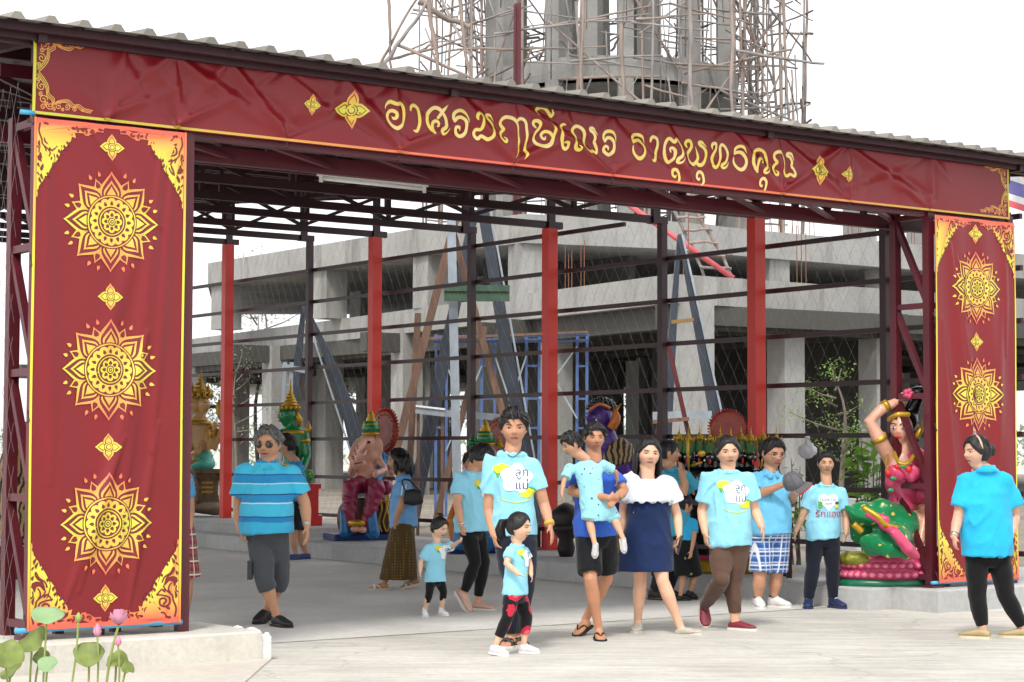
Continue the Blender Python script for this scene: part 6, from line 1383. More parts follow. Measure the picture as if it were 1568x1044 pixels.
# ------------------------------------------------------------------ boy in dark jeans
def x_b16(c):
    k = c['k']; d = Decal(c, c['ch']-Vector((0, 0, .165*k)), c['ax'], c['fw'])
    hp = [(.0085*16*math.sin(a)**3*.62, (.0085*(13*math.cos(a)-5*math.cos(2*a)-2*math.cos(3*a)-math.cos(4*a)))*.62) for a in [6.2832*j/40 for j in range(40)]]
    d.blob('print_heart', [(x*1.05, y*1.05+.02) for x, y in hp], IW, 1)
    d.text('print_text', 'I Love You', 0, .035, .034, IN, 3); d.text('print_text', 'MOM', 0, -.005, .026, IN, 3); d.text('print_text', 'รักแอง', 0, -.095, .085, IR, 3)
    for x, cc in ((-.075, IG), (.078, IY)): d.blob('print_figure', [(x+a, -.02+b) for a, b in ring_pts(.019, .026, 16)], IY if cc is IY else IG, 3); d.blob('print_figure', [(x+a, .004+b) for a, b in ring_pts(.019, .014, 14)], IN if cc is IY else IG, 4)
person((1264, 929), 3, 1.43, 'boy in a cyan heart print tee, dark jeans and navy sneakers', [(1265, 688), (1266, 725), 0, -2], [(1240, 744), (1293, 744)], (1262, 815),
       [dict(e=(1229, 790, .02), w=(1220, 811, -.05), t=(1216, 829, -.08), curl=.4), dict(e=(1297, 790, .02), w=(1297, 814, -.05), t=(1295, 833, -.08), curl=.6)],
       [dict(k=(1246, 866, -.02), f=(1239, -.02, -12)), dict(k=(1276, 866, .02), f=(1284, .0, 30))],
       dict(hem=(1262, 823), sleeve=.66, loose=1.3), dict(kind='pants', color='#161b28', name='jeans', ease=.9), dict(kind='sneaker', color='#1f2c55', sole='#2a3355'), skin_c='#bd8d6d', hair='crop', hairT=.06, extra=x_b16, wid=1.2)
# ------------------------------------------------------------------ woman with her back turned on the right
def x_w17(c):
    HW, H = c['HW'], c['H']
    b = MB(); b.tube([HW((.37*math.cos(a), .06, .56*math.sin(a)*.98-.02)) for a in [.25+2.64*j/14 for j in range(15)]], .045*H, 8); b.tube(crom([HW((0, .06, .56)), HW((.05, .1, .68)), HW((.10, .16, .74))], 4), [.05*H, .05*H, .05*H, .04*H, .045*H, .05*H, .04*H, .02*H, .01*H], 6)
    b.build('headband', cloth_m('beige_headband', '#c6a793'), c['t'], smooth=True)
    ring_band(c, 0, .93, .03, mat('gold_watch', (.6, .5, .38), .3, metal=.8, var=0), 'watch', .032)
person((1524, 974), 200, 1.6, 'woman seen from behind in a cyan polo, black leggings and gold shoes', [(1500, 663), (1494, 713), -68, -2], [(1476, 724), (1546, 724)], (1512, 835),
       [dict(e=(1468, 790, -.02), w=(1462, 818, -.10), t=(1464, 843, -.12), curl=.5), dict(e=(1555, 786, .05), w=(1553, 808, -.02), t=(1552, 832, -.05), curl=.7)],
       [dict(k=(1498, 908, .0), f=(1493, .0, -120), hip=(1496, 845)), dict(k=(1542, 908, .02), f=(1555, .05, -105), hip=(1531, 845))],
       dict(color='#27addb', hem=(1512, 849), sleeve=.72, loose=1.35, sl_r=1.15, kind='polo', seed=2), dict(kind='leggings', color='#0f0f11', name='leggings', to=(1512, 955)), dict(kind='flat', color='#a8966b', sole='#cfc6ad'), skin_c='#c7947a', fat=1.2, hair='bun', hairT=.06, extra=x_w17, wid=1.25)
# ------------------------------------------------------------------ people further back
person((1022, 918), 120, 1.54, 'man in a teal polo praying with his back half turned', [(1022, 672), (1026, 712), 95, 2], [(1008, 725, -.05), (1052, 725, .12)], (1026, 812),
       [dict(e=(1052, 752, -.18), w=(1044, 722, -.12), t=(1042, 704, -.08), curl=.2), dict(e=(1062, 752, .18), w=(1048, 722, .06), t=(1045, 704, .02), curl=.2)],
       [dict(k=(1018, 866, 0), f=(1012, .0, 60)), dict(k=(1034, 866, .1), f=(1034, .1, 70))],
       dict(color='#3f9fb8', hem=(1026, 820), sleeve=.75, loose=1.5, kind='polo', sl_r=1.15), dict(kind='pants', color='#22242a', name='trousers'), dict(kind='sneaker', color='#27231f', sole='#2b2826'), skin_c='#b08060', fat=1.35, belly=.03, hair='crop', hairT=.05, headfat=1.2, wid=1.12)
sh13 = spot_cloth('printed_black_shorts', '#16171a', '#7f9a4a', 9, .16)
person((1054, 919), 140, 1.02, 'small boy seen from behind in a cyan tee and printed black shorts', [(1046, 755), (1050, 789), 115, -6], [(1036, 794, .04), (1066, 794, .02)], (1051, 836),
       [dict(e=(1034, 818, .0), w=(1036, 838, -.06), t=(1038, 850, -.08), curl=.6), dict(e=(1064, 820, -.05), w=(1060, 842, -.1), t=(1058, 857, -.12), curl=.6)],
       [dict(k=(1047, 884, 0), f=(1049, .0, 120)), dict(k=(1066, 882, .05), f=(1060, .1, 130, 20))],
       dict(color='#2fa9d8', hem=(1051, 837), sleeve=.7, loose=1.3, sl_r=1.15), dict(kind='shorts', m=sh13, to=(1051, 880), name='shorts', ease=1.8), dict(kind='clog', color='#1c1e22', sole='#1a1a1a'), skin_c='#b98566', hair='crop', hairT=.06)
person((452, 861), -70, 1.58, 'dark haired woman in a blue top mostly hidden behind the man in sunglasses', [(441, 664), (438, 699), -70, -4], [(446, 713, -.1), (462, 713, .1)], (456, 780),
       [dict(e=(466, 742, -.12), w=(462, 770, -.14), t=(460, 784, -.14)), dict(e=(446, 742, .15), w=(444, 768, .12), t=(443, 783, .1))],
       [dict(k=(450, 824, -.05), f=(447, -.05, -60)), dict(k=(462, 824, .1), f=(463, .1, -60))],
       dict(color='#3593cf', hem=(456, 785), sleeve=.7, loose=1.3), dict(kind='shorts', color='#1a1a22', to=(456, 812), name='shorts'), dict(kind='sneaker', color='#3a4a78', sole='#c9c9c9'), skin_c='#b98a6c', hair='tied', hairT=.06)
plaid2 = plaid_cloth('red_plaid', '#b3304a', '#7c2038', '#3f7d5c', '#e2d9c6', 20)
person((266, 966), 15, 1.6, 'person in red checked knee shorts standing behind the left banner', [(268, 668), (268, 716), 15, -4], [(236, 726), (292, 726)], (268, 822),
       [dict(e=(230, 778), w=(232, 815), t=(234, 840)), dict(e=(292, 776, .02), w=(292, 808, -.05), t=(290, 835, -.06))],
       [dict(k=(254, 892), f=(252, 0, 5)), dict(k=(288, 892), f=(288, .05, 20))],
       dict(color='#4a97c4', hem=(268, 780), sleeve=.7, loose=1.3), dict(kind='shorts', m=plaid2, to=(268, 888), name='checked_shorts', ease=1.6), dict(kind='flipflop', sole='#2a2a2e'), skin_c='#b07d5e', hair='short')
# ================================================================== painted statues on the ledge
def paint(name, c, rough=.32, metal=0, var=.14, **k): return mat('paint_'+name, c, rough, metal, var=var, vscale=14, spec=.5, **k)
GOLDP = paint('gold', '#a5822f', .38, .55, bump=.35, bscale=38); GOLD2 = paint('bright_gold', '#c09a2c', .35, .5, bump=.2, bscale=50)
TAN, PINK, GRN, BLU, PUR, BLK = paint('flesh', '#b8935f'), paint('rose', '#c8446a'), paint('emerald', '#0f7a44', .25, coat=.3), paint('blue_enamel', '#1c6fa8', .3), paint('violet', '#4c2a86', .3), paint('lacquer_black', '#0e0d0f', .25, coat=.3)
TEAL, REDP, MAGE, BRN, ORG = paint('teal', '#4fae9a'), paint('scarlet', '#c5141c', .35), paint('crimson_cloth', '#8c1c44', .3), paint('throne_brown', '#4a2a1e', .4), paint('orange', '#c8742a')
WHT, PINK2, NAVY, FLESH2 = paint('white', (.72, .68, .64)), paint('petal_pink', '#dd7f98', .35), paint('deep_blue', '#14336e', .35), paint('rosy_flesh', '#dba58c', .32)
def depth_at(px, u):
    d = ray(px, 700); k = u + PX0*CT + PY0*ST; return k/(d.x/d.y*CT + ST)
class Stat:
    def __init__(s, name, label, px, u, z, h_label='statue'):
        s.Y = u; s.z = z; b = D(px, 700, s.Y); s.base = Vector((b.x, b.y, z)); s.t = thing(name, label, h_label, s.base); s.s = FPX/s.Y
    def J(s, px, py, dy=0.0): return D(px, py, s.Y+dy) - s.base
    def m(s, px): return px/s.s             # photo pixels to metres here
    def blob(s, name, f, m, vox=.016, it=2, disp=None):
        mb = MB(); f(mb); return remesh(name, mb, vox, m, s.t, it, disp)
    def part(s, name, f, m, smooth=True):
        mb = MB(); one = SPLIT.get(name)
        if not one: f(mb); return mb.build(name, m, s.t, smooth=smooth)
        class Each(MB):
            def add(q, vs, fs): b = MB(); b.add(vs, fs); b.build(one, m, s.t, smooth=smooth); return q
        f(Each())
SPLIT = {'jewellery': 'jewel', 'gold_ornaments': 'gold_ornament', 'roses': 'rose', 'rose_leaves': 'rose_leaf', 'weapons': 'weapon', 'arms': 'arm', 'throne_gilding': 'gilt_scroll', 'feet': 'foot', 'ear_flames': 'ear_flame', 'hair_flower': 'flower_petal', 'skirt_hem': 'hem_band', 'curls': 'curl'}
def crown_tiers(mb, base, r, h, n=5, tip=.35):   # stacked tapering crown rings with a spire
    prof = []
    for k in range(n):
        q = k/n; rr = r*(1-q)**.8; z = h*(1-tip)*q; dz = h*(1-tip)/n; prof += [(rr, z), (rr*1.08, z+dz*.2), (rr*1.02, z+dz*.45), (rr*.78, z+dz*.8)]
    prof += [(r*.16, h*(1-tip)), (r*.19, h*(1-tip*.8)), (r*.09, h*(1-tip*.45)), (r*.02, h)]
    mb.lathe(prof, base, 18)
def flame_ring(mb, c, r, h, n, lean=.2):
    for k in range(n):
        a = 6.2832*k/n; d = Vector((math.cos(a), math.sin(a), 0)); mb.tube([Vector(c)+d*r, Vector(c)+d*r*(1+lean*.5)+Vector((0, 0, h*.5)), Vector(c)+d*r*(1+lean)*.95+Vector((0, 0, h))], [r*.22, r*.17, r*.02], 6)
def face(st, c, f, H, skin_m, eye=True, name='face'):   # simple painted features on a statue head
    f = Vector(f).normalized(); r = Vector((f.y, -f.x, 0)).normalized()*-1; up = Vector((0, 0, 1)); R = Matrix((r, f, up)).transposed(); mb = MB()
    P = lambda x, y, z: Vector(c)+(r*x+f*y+up*z)*H
    e = MB()
    for s_ in (-1, 1):
        e.mi = 0; e.ell(P(s_*.15, .40, .03), (.085*H, .04*H, .035*H), R, 10, 6); e.mi = 1; e.ell(P(s_*.15, .425, .03), (.035*H, .03*H, .033*H), R, 8, 6); e.tube([P(s_*(.05+.2*q), .435-.05*q, .13+.03*math.sin(q*2.8)) for q in (0, .33, .66, 1)], .016*H, 5)
    e.mi = 2; e.ell(P(0, .40, -.25), (.09*H, .04*H, .035*H), R, 10, 6); e.build(name, [WHT, BLK, REDP], st.t, smooth=True)
def shead(mb, c, f, H):
    f = Vector(f).normalized(); r = Vector((f.y, -f.x, 0)).normalized()*-1; up = Vector((0, 0, 1))
    mb.add([Vector(c)+(r*p.x+f*p.y+up*p.z)*H for p in HP[1.0]], HF)
def halo(st, c, n, R, m, name='halo'):       # scalloped fan disc, n = its normal
    n = Vector(n).normalized(); x, y = frame_of(n); mb = MB(); prof = [(R*.18, .05*R), (R*.45, .10*R), (R*.62, .06*R), (R*.80, .09*R), (R*.92, .03*R), (R*.92, -.04*R), (.01, -.04*R)]
    Rm = Matrix((x, y, n)).transposed(); mb.lathe(prof, c, 36, Rm); o = mb.build(name, m, st.t, smooth=True)
    bead = MB().ell((0, 0, 0), 1, nu=8, nv=6).mesh('halo_bead', GOLDP if m is not GOLDP else REDP, True); bead2 = MB().ell((0, 0, 0), (1, .55, .55), nu=8, nv=6).mesh('halo_lobe', m, True)
    for k in range(40):
        a = 6.2832*k/40; q = Vector(c)+x*math.cos(a)*R*.95+y*math.sin(a)*R*.95; b = obj('halo_lobe', bead2, o); dv = x*math.cos(a)+y*math.sin(a); b.matrix_basis = Matrix.Translation(q) @ Matrix((dv, n.cross(dv), n)).transposed().to_4x4() @ Matrix.Diagonal((R*.085,)*3+(1,))
    for k in range(20):
        a = 6.2832*k/20; b = obj('halo_bead', bead, o); b.location = Vector(c)+(x*math.cos(a)+y*math.sin(a))*R*.70+n*R*.08; b.scale = (R*.05,)*3
    return o
def dressed(st): return st
# ---------------------------------------------------------------- gold crowned four faced statue
s = Stat('four_faced_statue', 'gold crowned tan statue with many arms on a carved brown pedestal', 313, 31.5, .33); J, m_ = s.J, s.m
s.blob('rock_base', lambda b: (b.ell(J(313, 778), (m_(42), m_(36), m_(11))), b.ell(J(335, 782), (m_(26), m_(22), m_(8)))), mat('rock', '#7b6a58', .9, var=.3, vscale=6, bump=.5, bscale=8), .03, 2, lambda p, n: .03*noise.noise(p*3))
M_carv = mat('carved_stone', '#5d4a33', .75, var=.5, vscale=9, bump=1.0, bscale=24)
def ped(b):
    for (y0, y1, w) in ((768, 775, 21), (760, 768, 18), (738, 760, 17), (733, 738, 19), (726, 733, 23), (720, 726, 27)):
        a, c = J(312, y1), J(312, y0); b.box((a+c)/2, (m_(w)*2, m_(w)*2, abs(a.z-c.z)*1.002), Matrix.Rotation(.6, 3, 'Z'))
s.part('pedestal', ped, M_carv, False)
pm = MB().box((0, 0, 0), (1, 1, 1)).mesh('carved_panel', GOLDP)
for k in range(9):
    for r_ in range(3):
        p = J(297+k*3.6, 741+r_*7, -m_(17)*1.15); o = obj('carved_panel', pm, s.t); o.location = p; o.scale = (m_(2.2), m_(1.2), m_(4)); o.rotation_euler = (0, .78, 0)
s.blob('robe', lambda b: (b.ell(J(311, 712), (m_(20), m_(20), m_(13))), b.ell(J(311, 700), (m_(16), m_(15), m_(12)))), TEAL, .02)
def bd(b):
    b.loft([(J(309, 702), Vector((m_(15), 0, 0)), Vector((0, m_(11), 0))), (J(306, 680), Vector((m_(16), 0, 0)), Vector((0, m_(11), 0))), (J(304, 655), Vector((m_(19), 0, 0)), Vector((0, m_(11), 0))), (J(305, 644), Vector((m_(14), 0, 0)), Vector((0, m_(9), 0))), (J(306, 634), Vector((m_(6), 0, 0)), Vector((0, m_(6), 0)))], 18)
    for f, c in (((.75, -.65, 0), (312, 622, -.05)), ((-.75, -.65, 0), (301, 622, -.03)), ((0, 1, 0), (306, 622, .12))): shead(b, J(*c), f, m_(27))
    for pts, r in ((((320, 655), (334, 680, -.1), (347, 652, -.25)), 5), (((321, 660), (330, 690, -.15), (340, 655, -.3)), 5), (((318, 662), (322, 688, -.2), (330, 652, -.3)), 5), (((290, 655), (283, 680, -.1), (280, 655, -.2)), 5), (((296, 672), (288, 700, -.2), (300, 694, -.35)), 5), (((316, 676), (304, 694, -.25), (292, 702, -.4)), 5)):
        P = [J(*q) for q in pts]; b.limb([P[0], P[0].lerp(P[1], .5), P[1], P[1].lerp(P[2], .5), P[2]], [m_(r), m_(r*.9), m_(r*.8), m_(r*.75), m_(r*.6)], 10); b.ell(P[2], (m_(4.5), m_(4), m_(5)))
s.blob('torso', bd, TAN, .014, 1)
face(s, J(312, 622, -.05), (.75, -.65, 0), m_(27), TAN); face(s, J(301, 622, -.03), (-.75, -.65, 0), m_(27), TAN)
def cr(b):
    crown_tiers(b, J(307, 612), m_(17), m_(43), 5, .3)
    for x in (295, 319): crown_tiers(b, J(x, 606), m_(7), m_(20), 3)
    flame_ring(b, J(307, 611), m_(16), m_(10), 12)
s.part('crown', cr, GOLDP)
def orn(b):
    b.lathe([(m_(19), 0), (m_(20), m_(3)), (m_(12), m_(7)), (m_(11), m_(6))], J(305, 652), 20, None, 1, .75)
    for p in ((322, 655), (290, 655)): b.ell(J(*p, -.03), (m_(7), m_(6), m_(5)))
    for p in ((333, 664, -.2), (341, 662, -.2), (325, 666, -.28), (283, 664, -.15)): b.ell(J(*p), (m_(5), m_(5), m_(7)))
    b.loft([(J(340, 648, -.3), Vector((m_(2), 0, 0)), Vector((0, m_(2), 0))), (J(337, 634, -.3), Vector((m_(6), 0, 0)), Vector((0, m_(1.5), 0))), (J(336, 622, -.3), Vector((m_(5), 0, 0)), Vector((0, m_(1.5), 0))), (J(337, 614, -.3), Vector((m_(1), 0, 0)), Vector((0, m_(1), 0)))], 12)
    b.tube([J(280, 716, -.5), J(295, 709, -.5), J(306, 704, -.5)], [m_(4), m_(3), m_(1)], 8)
s.part('gold_ornaments', orn, GOLDP)
# ---------------------------------------------------------------- green statue
s = Stat('green_statue', 'green skinned statue with a tall gold crown on a red pedestal', 446, 28.0, .33); J, m_ = s.J, s.m
def rp(b):
    for y0, y1, x0, x1 in ((790, 808, 372, 507), (748, 790, 380, 500), (742, 749, 374, 505)): a, c = J((x0+x1)/2, y1), J((x0+x1)/2, y0); b.box((a+c)/2, (m_(x1-x0)*.8, m_(52), abs(a.z-c.z)), Matrix.Rotation(TH*.0+.12, 3, 'Z'))
s.part('pedestal', rp, REDP, False)
def gb(b):
    b.loft([(J(447, 735), Vector((m_(20), 0, 0)), Vector((0, m_(14), 0))), (J(449, 705), Vector((m_(15), 0, 0)), Vector((0, m_(12), 0))), (J(452, 678), Vector((m_(20), 0, 0)), Vector((0, m_(12), 0))), (J(452, 662), Vector((m_(19), 0, 0)), Vector((0, m_(11), 0))), (J(448, 652), Vector((m_(7), 0, 0)), Vector((0, m_(7), 0)))], 20)
    shead(b, J(441, 637), (-.85, -.5, 0), m_(36)); b.tube([J(446, 645), J(449, 662)], m_(7), 12)
    for pts in (((467, 665), (472, 700, -.05), (462, 728, -.3)), ((434, 664), (410, 692, -.1), (394, 672, -.2))): P = [J(*q) for q in pts]; b.limb([P[0], P[0].lerp(P[1], .5), P[1], P[1].lerp(P[2], .5), P[2]], [m_(7), m_(6.6), m_(5.5), m_(5), m_(4)], 12)
    b.ell(J(393, 668, -.2), (m_(4), m_(4), m_(7)))
s.blob('torso', gb, GRN, .016, 1); face(s, J(441, 637), (-.85, -.5, 0), m_(36), GRN)
def gc(b):
    crown_tiers(b, J(445, 627), m_(14), m_(46), 6, .4); flame_ring(b, J(444, 628), m_(14), m_(6), 14)
    b.tube([J(452, 632), J(460, 645), J(458, 655), J(464, 642)], [m_(4), m_(5), m_(3), m_(1)], 8)
s.part('crown', gc, GOLD2)
def gg(b):
    b.lathe([(m_(20), 0), (m_(19), m_(4)), (m_(9), m_(10)), (m_(8), m_(9))], J(451, 666), 20, None, 1, .65); b.ell(J(468, 676, -.04), (m_(8.5), m_(8), m_(4))); b.lathe([(m_(16), 0), (m_(16.5), m_(4)), (m_(15), m_(7))], J(449, 716), 20, None, 1, .8)
    b.tube([J(468, 664), J(474, 656), J(472, 645)], [m_(6), m_(4), m_(.6)], 8)
s.part('gold_ornaments', gg, GOLD2)
M_gf = spot_cloth('green_gold_cloth', '#2f8a4a', '#c8a23a', 14, .22); M_gf.node_tree.nodes['Principled BSDF'].inputs['Roughness'].default_value = .35
s.blob('folded_legs', lambda b: (b.limb([J(436, 735), J(470, 736, -.2), J(474, 728, -.3)], [m_(13), m_(11), m_(9)]), b.limb([J(452, 736), J(420, 738, -.2), J(404, 736, -.3)], [m_(13), m_(11), m_(9)])), M_gf, .02)
# ---------------------------------------------------------------- seated elephant headed statues
def elephant(px, label, dx, sc, hidden):
    s = Stat('elephant_statue', label, px, 26.3 if not hidden else 23.0, .2); m_ = s.m
    J = lambda x, y, dy=0: s.J(px+(x-563)*sc, (828 if not hidden else 846)+(y-828)*sc, dy)
    q = lambda v: m_(v)*sc
    a = J(548, 828); c = J(548, 818); o = s.part('base', lambda b: (b.box((a+c)/2 + Vector((0, .1, 0)), (q(92), q(70), abs(c.z-a.z)), Matrix.Rotation(.35, 3, 'Z'))), NAVY, False); o.modifiers.new('b', 'BEVEL').width = .015
    def thr(b):
        b.loft([(J(566, 818, .2), Vector((q(44), 0, 0)), Vector((0, q(26), 0))), (J(566, 795, .2), Vector((q(40), 0, 0)), Vector((0, q(24), 0))), (J(566, 770, .2), Vector((q(38), 0, 0)), Vector((0, q(24), 0))), (J(566, 762, .2), Vector((q(36), 0, 0)), Vector((0, q(22), 0)))], 24)
        b.ell(J(527, 795, .1), (q(10), q(14), q(24))); b.ell(J(592, 795, .0), (q(12), q(14), q(26)))
    s.blob('throne', thr, BRN, .02)
    s.part('throne_gilding', lambda b: ([b.tube(crom([J(x, 762, -.25), J(x+3*d, 780, -.32), J(x-2*d, 800, -.3), J(x+3*d, 815, -.28)], 4), q(1.3), 6) for x, d in ((590, 1), (597, -1), (583, 1))], b.tube([J(578, 768, -.25), J(600, 766, -.2)], q(2), 6)), GOLD2)
    s.blob('cushion', lambda b: b.ell(J(591, 747, .0), (q(13), q(14), q(12))), MAGE, .02)
    def tor(b):
        b.ell(J(563, 727, -.05), (q(19), q(17), q(19))); b.ell(J(565, 698), (q(19), q(15), q(17)))
        for pts, r in ((((578, 700), (590, 720, -.15), (576, 726, -.4)), 6.5), (((550, 702), (538, 724, -.15), (541, 712, -.4)), 6), (((580, 696), (596, 712, .1), (602, 722, -.1)), 6)): P = [J(*k) for k in pts]; b.limb([P[0], P[0].lerp(P[1], .5), P[1], P[1].lerp(P[2], .5), P[2]], [q(r), q(r*.95), q(r*.85), q(r*.75), q(r*.7)], 10); b.ell(P[2], (q(5.5), q(4), q(7)))
        b.ell(J(564, 680), (q(14), q(15), q(17))); b.ell(J(579, 686, -.06), (q(9), q(3), q(16))); b.ell(J(553, 684, .2), (q(6), q(3), q(14))); b.ell(J(558, 676, -.12), (q(9), q(7), q(7)))
        b.limb([J(553, 680, -.18), J(545, 690, -.3), J(540, 702, -.42), J(545, 713, -.46), J(557, 710, -.46)], [q(9.5), q(8), q(6.6), q(5.8), q(4.6)], 12)
    s.blob('body', tor, FLESH2, .014, 1)
    s.part('trunk_dots', lambda b: [b.ell(J(548+2*math.sin(k*2.1)-(k*1.0), 684+k*3.2, -.52), q(1.4), nu=6, nv=4) for k in range(7)]+[b.ell(J(544+k*2.6, 711-.5*k, -.60), q(1.4), nu=6, nv=4) for k in range(5)], MAGE)
    s.part('eye', lambda b: b.ell(J(565, 678, -.16), (q(3.4), q(1.5), q(2))), BLK); s.part('tusk', lambda b: b.tube([J(561, 691, -.2), J(559, 697, -.3), J(556, 697, -.34)], [q(1.8), q(1.4), q(.4)], 8), WHT)
    def dh(b):
        b.limb([J(560, 740), J(537, 747, -.35), J(536, 780, -.4), J(543, 806, -.4)], [q(16), q(14), q(11), q(8)], 14); b.limb([J(572, 742), J(577, 750, -.4), J(567, 785, -.42), J(559, 806, -.4)], [q(16), q(14), q(10), q(8)], 14); b.ell(J(562, 748, -.1), (q(24), q(18), q(9)))
    s.blob('dhoti', dh, MAGE, .016, 2, lambda p, n: .005*math.sin(p.z*48+p.x*40+5*noise.noise(p*4)))
    s.part('feet', lambda b: (b.ell(J(546, 811, -.48), (q(8), q(11), q(5))), b.ell(J(556, 812, -.5), (q(7), q(10), q(5)))), FLESH2)
    s.part('dhoti_hem', lambda b: b.lathe([(q(15), 0), (q(15.5), q(5)), (q(14), q(9))], J(549, 806, -.4), 18), GOLD2)
    s.blob('shawl', lambda b: (b.limb([J(576, 690, .05), J(590, 706, .05), J(576, 742, -.3), J(570, 790, -.42), J(572, 815, -.4)], [q(9), q(11), q(6), q(8), q(12)], 12), b.limb([J(530, 762, -.2), J(529, 790, -.3), J(531, 815, -.3)], [q(5), q(7), q(11)], 12)), BLU, .016, 2, lambda p, n: .006*math.sin(p.x*80+p.z*8))
    def crn(b): crown_tiers(b, J(568, 668), q(13.5), q(36), 4, .3)
    s.part('crown', lambda b: b.lathe([(q(13.5), 0), (q(14), q(6)), (q(12.5), q(10)), (q(11.5), q(16))], J(569, 662), 20), GRN)
    s.part('crown_top', lambda b: (b.lathe([(q(12.2), q(12)), (q(12.5), q(14)), (q(8), q(19)), (q(8.5), q(21)), (q(5), q(26)), (q(5.5), q(28)), (q(2), q(32)), (q(.3), q(36))], J(569, 664), 20), b.lathe([(q(14.5), 0), (q(14.5), q(3)), (q(13), q(4))], J(569, 667), 20)), GOLD2)
    halo(s, J(590, 661, .28), (-.78, -.62, .05), q(37), paint('halo_red', '#9c2a1c', .4))
    return s, J, q
elephant(563, 'seated elephant headed statue with red halo and crimson dhoti on a blue base', 0, 1.0, False)
s, J, q = elephant(738, 'second elephant headed statue half hidden behind the woman looking down', 0, 1.02, True)
for x, z in ((556, 664), (580, 666), (590, 670), (548, 668)): s.part('side_crown', lambda b: crown_tiers(b, J(x, z, .05), q(7), q(20), 3), GOLD2 if x % 4 else GRN)
s.blob('orange_wing', lambda b: b.limb([J(528, 752, -.1), J(520, 780, -.2), J(526, 812, -.2)], [q(7), q(10), q(9)]), ORG, .02); s.blob('red_wing', lambda b: b.limb([J(534, 770, -.2), J(530, 800, -.3), J(534, 818, -.3)], [q(6), q(8), q(8)]), MAGE, .02)
# ---------------------------------------------------------------- purple giant
s = Stat('purple_giant_statue', 'purple giant statue with black curls and a tiger striped sash', 930, 21.6, .2); J, m_ = s.J, s.m
def pb(b):
    b.loft([(J(938, 800), Vector((m_(26), 0, 0)), Vector((0, m_(20), 0))), (J(938, 755), Vector((m_(30), 0, 0)), Vector((0, m_(20), 0))), (J(938, 715), Vector((m_(34), 0, 0)), Vector((0, m_(20), 0))), (J(936, 690), Vector((m_(30), 0, 0)), Vector((0, m_(18), 0))), (J(930, 672), Vector((m_(13), 0, 0)), Vector((0, m_(12), 0)))], 22)
    b.tube([J(926, 655), J(932, 680)], [m_(14), m_(18)], 14); shead(b, J(919, 640), (-.8, -.6, 0), m_(52)); b.ell(J(904, 640, -.15), (m_(7), m_(6), m_(6))); b.limb([J(962, 700), J(975, 735, -.1), J(960, 770, -.3)], [m_(12), m_(10), m_(8)]); b.limb([J(912, 702), J(900, 740, -.2), J(905, 770, -.3)], [m_(11), m_(10), m_(8)])
s.blob('body', pb, PUR, .018, 1); face(s, J(919, 640), (-.8, -.6, 0), m_(52), PUR)
s.part('curls', lambda b: [b.ell(J(922, 630, .05)+Vector((math.cos(a)*math.cos(e)*m_(22), math.sin(a)*math.cos(e)*m_(24)+.03, math.sin(e)*m_(20))), m_(4.2), nu=8, nv=6) for e in (.35, .65, .95, 1.3) for a in [6.2832*k/(16 if e < 1 else 8) for k in range(16 if e < 1 else 8)]], BLK)
s.part('ear_flames', lambda b: (b.tube(crom([J(936, 655, -.1), J(944, 640, -.12), J(943, 628, -.12), J(952, 617, -.1)], 4), [m_(k) for k in (7, 7.5, 8, 8, 7.5, 7, 6, 5, 4, 3, 2, 1, .4)], 8), b.tube(crom([J(903, 628, -.25), J(918, 618, -.3), J(934, 624, -.2)], 5), m_(2.4), 8)), paint('flame_orange', '#c9752e', .35))
s.part('tusk', lambda b: b.tube([J(912, 652, -.28), J(914, 645, -.32), J(913, 640, -.33)], [m_(2), m_(1.6), m_(.4)], 6), WHT)
M_tig = mat('tiger_cloth', '#a98a5e', .6, var=.1); n, l, b_ = nodes_of(M_tig); tc = n.new('ShaderNodeTexCoord'); wv = n.new('ShaderNodeTexWave'); wv.inputs['Scale'].default_value = 5.5; wv.inputs['Distortion'].default_value = 7; wv.inputs['Detail'].default_value = 3; wv.bands_direction = 'X'
rmp = n.new('ShaderNodeValToRGB'); rmp.color_ramp.elements[0].color = (.012, .010, .010, 1); rmp.color_ramp.elements[0].position = .42; rmp.color_ramp.elements[1].color = (*lin('#a98a5e'), 1); rmp.color_ramp.elements[1].position = .55; l.new(tc.outputs['Object'], wv.inputs['Vector']); l.new(wv.outputs['Fac'], rmp.inputs[0]); l.new(rmp.outputs[0], b_.inputs['Base Color'])
s.blob('tiger_sash', lambda b: b.loft([(J(944, 712, -.02), Vector((m_(30), 0, m_(8))), Vector((0, m_(23), 0))), (J(943, 690, -.02), Vector((m_(27), 0, m_(10))), Vector((0, m_(21), 0))), (J(940, 674, -.02), Vector((m_(14), 0, m_(6))), Vector((0, m_(14), 0)))], 24), M_tig, .018)
s.part('plinth', lambda b: b.lathe([(m_(40), 0), (m_(42), m_(8)), (m_(36), m_(14)), (m_(36), m_(40)), (m_(40), m_(46))], J(936, 855), 24), GOLDP)
t = thing('stone_urn', 'dark round stone urn behind the low maroon barrier', 'urn', U(8.85, 5.7, .2)); uz = Vector(t.location)
up = D(868, 762, uz.y+0) ; t.location = Vector((D(868, 762, depth_at(868, 8.8)).x, depth_at(868, 8.8), .2)); m1 = depth_at(868, 8.8)/FPX
MB().lathe([(10*m1, 0), (14*m1, 12*m1), (11*m1, 26*m1), (20*m1, 40*m1), (25*m1, 56*m1), (22*m1, 70*m1), (12*m1, 78*m1), (3*m1, 82*m1)], n=24).build('bowl', paint('urn_dark', '#211a1a', .5), t, smooth=True); MB().lathe([(23*m1, 38*m1), (29*m1, 42*m1), (29*m1, 46*m1), (22*m1, 50*m1)], n=24).build('rim', paint('urn_rim', '#2c2426', .5), t, smooth=True)
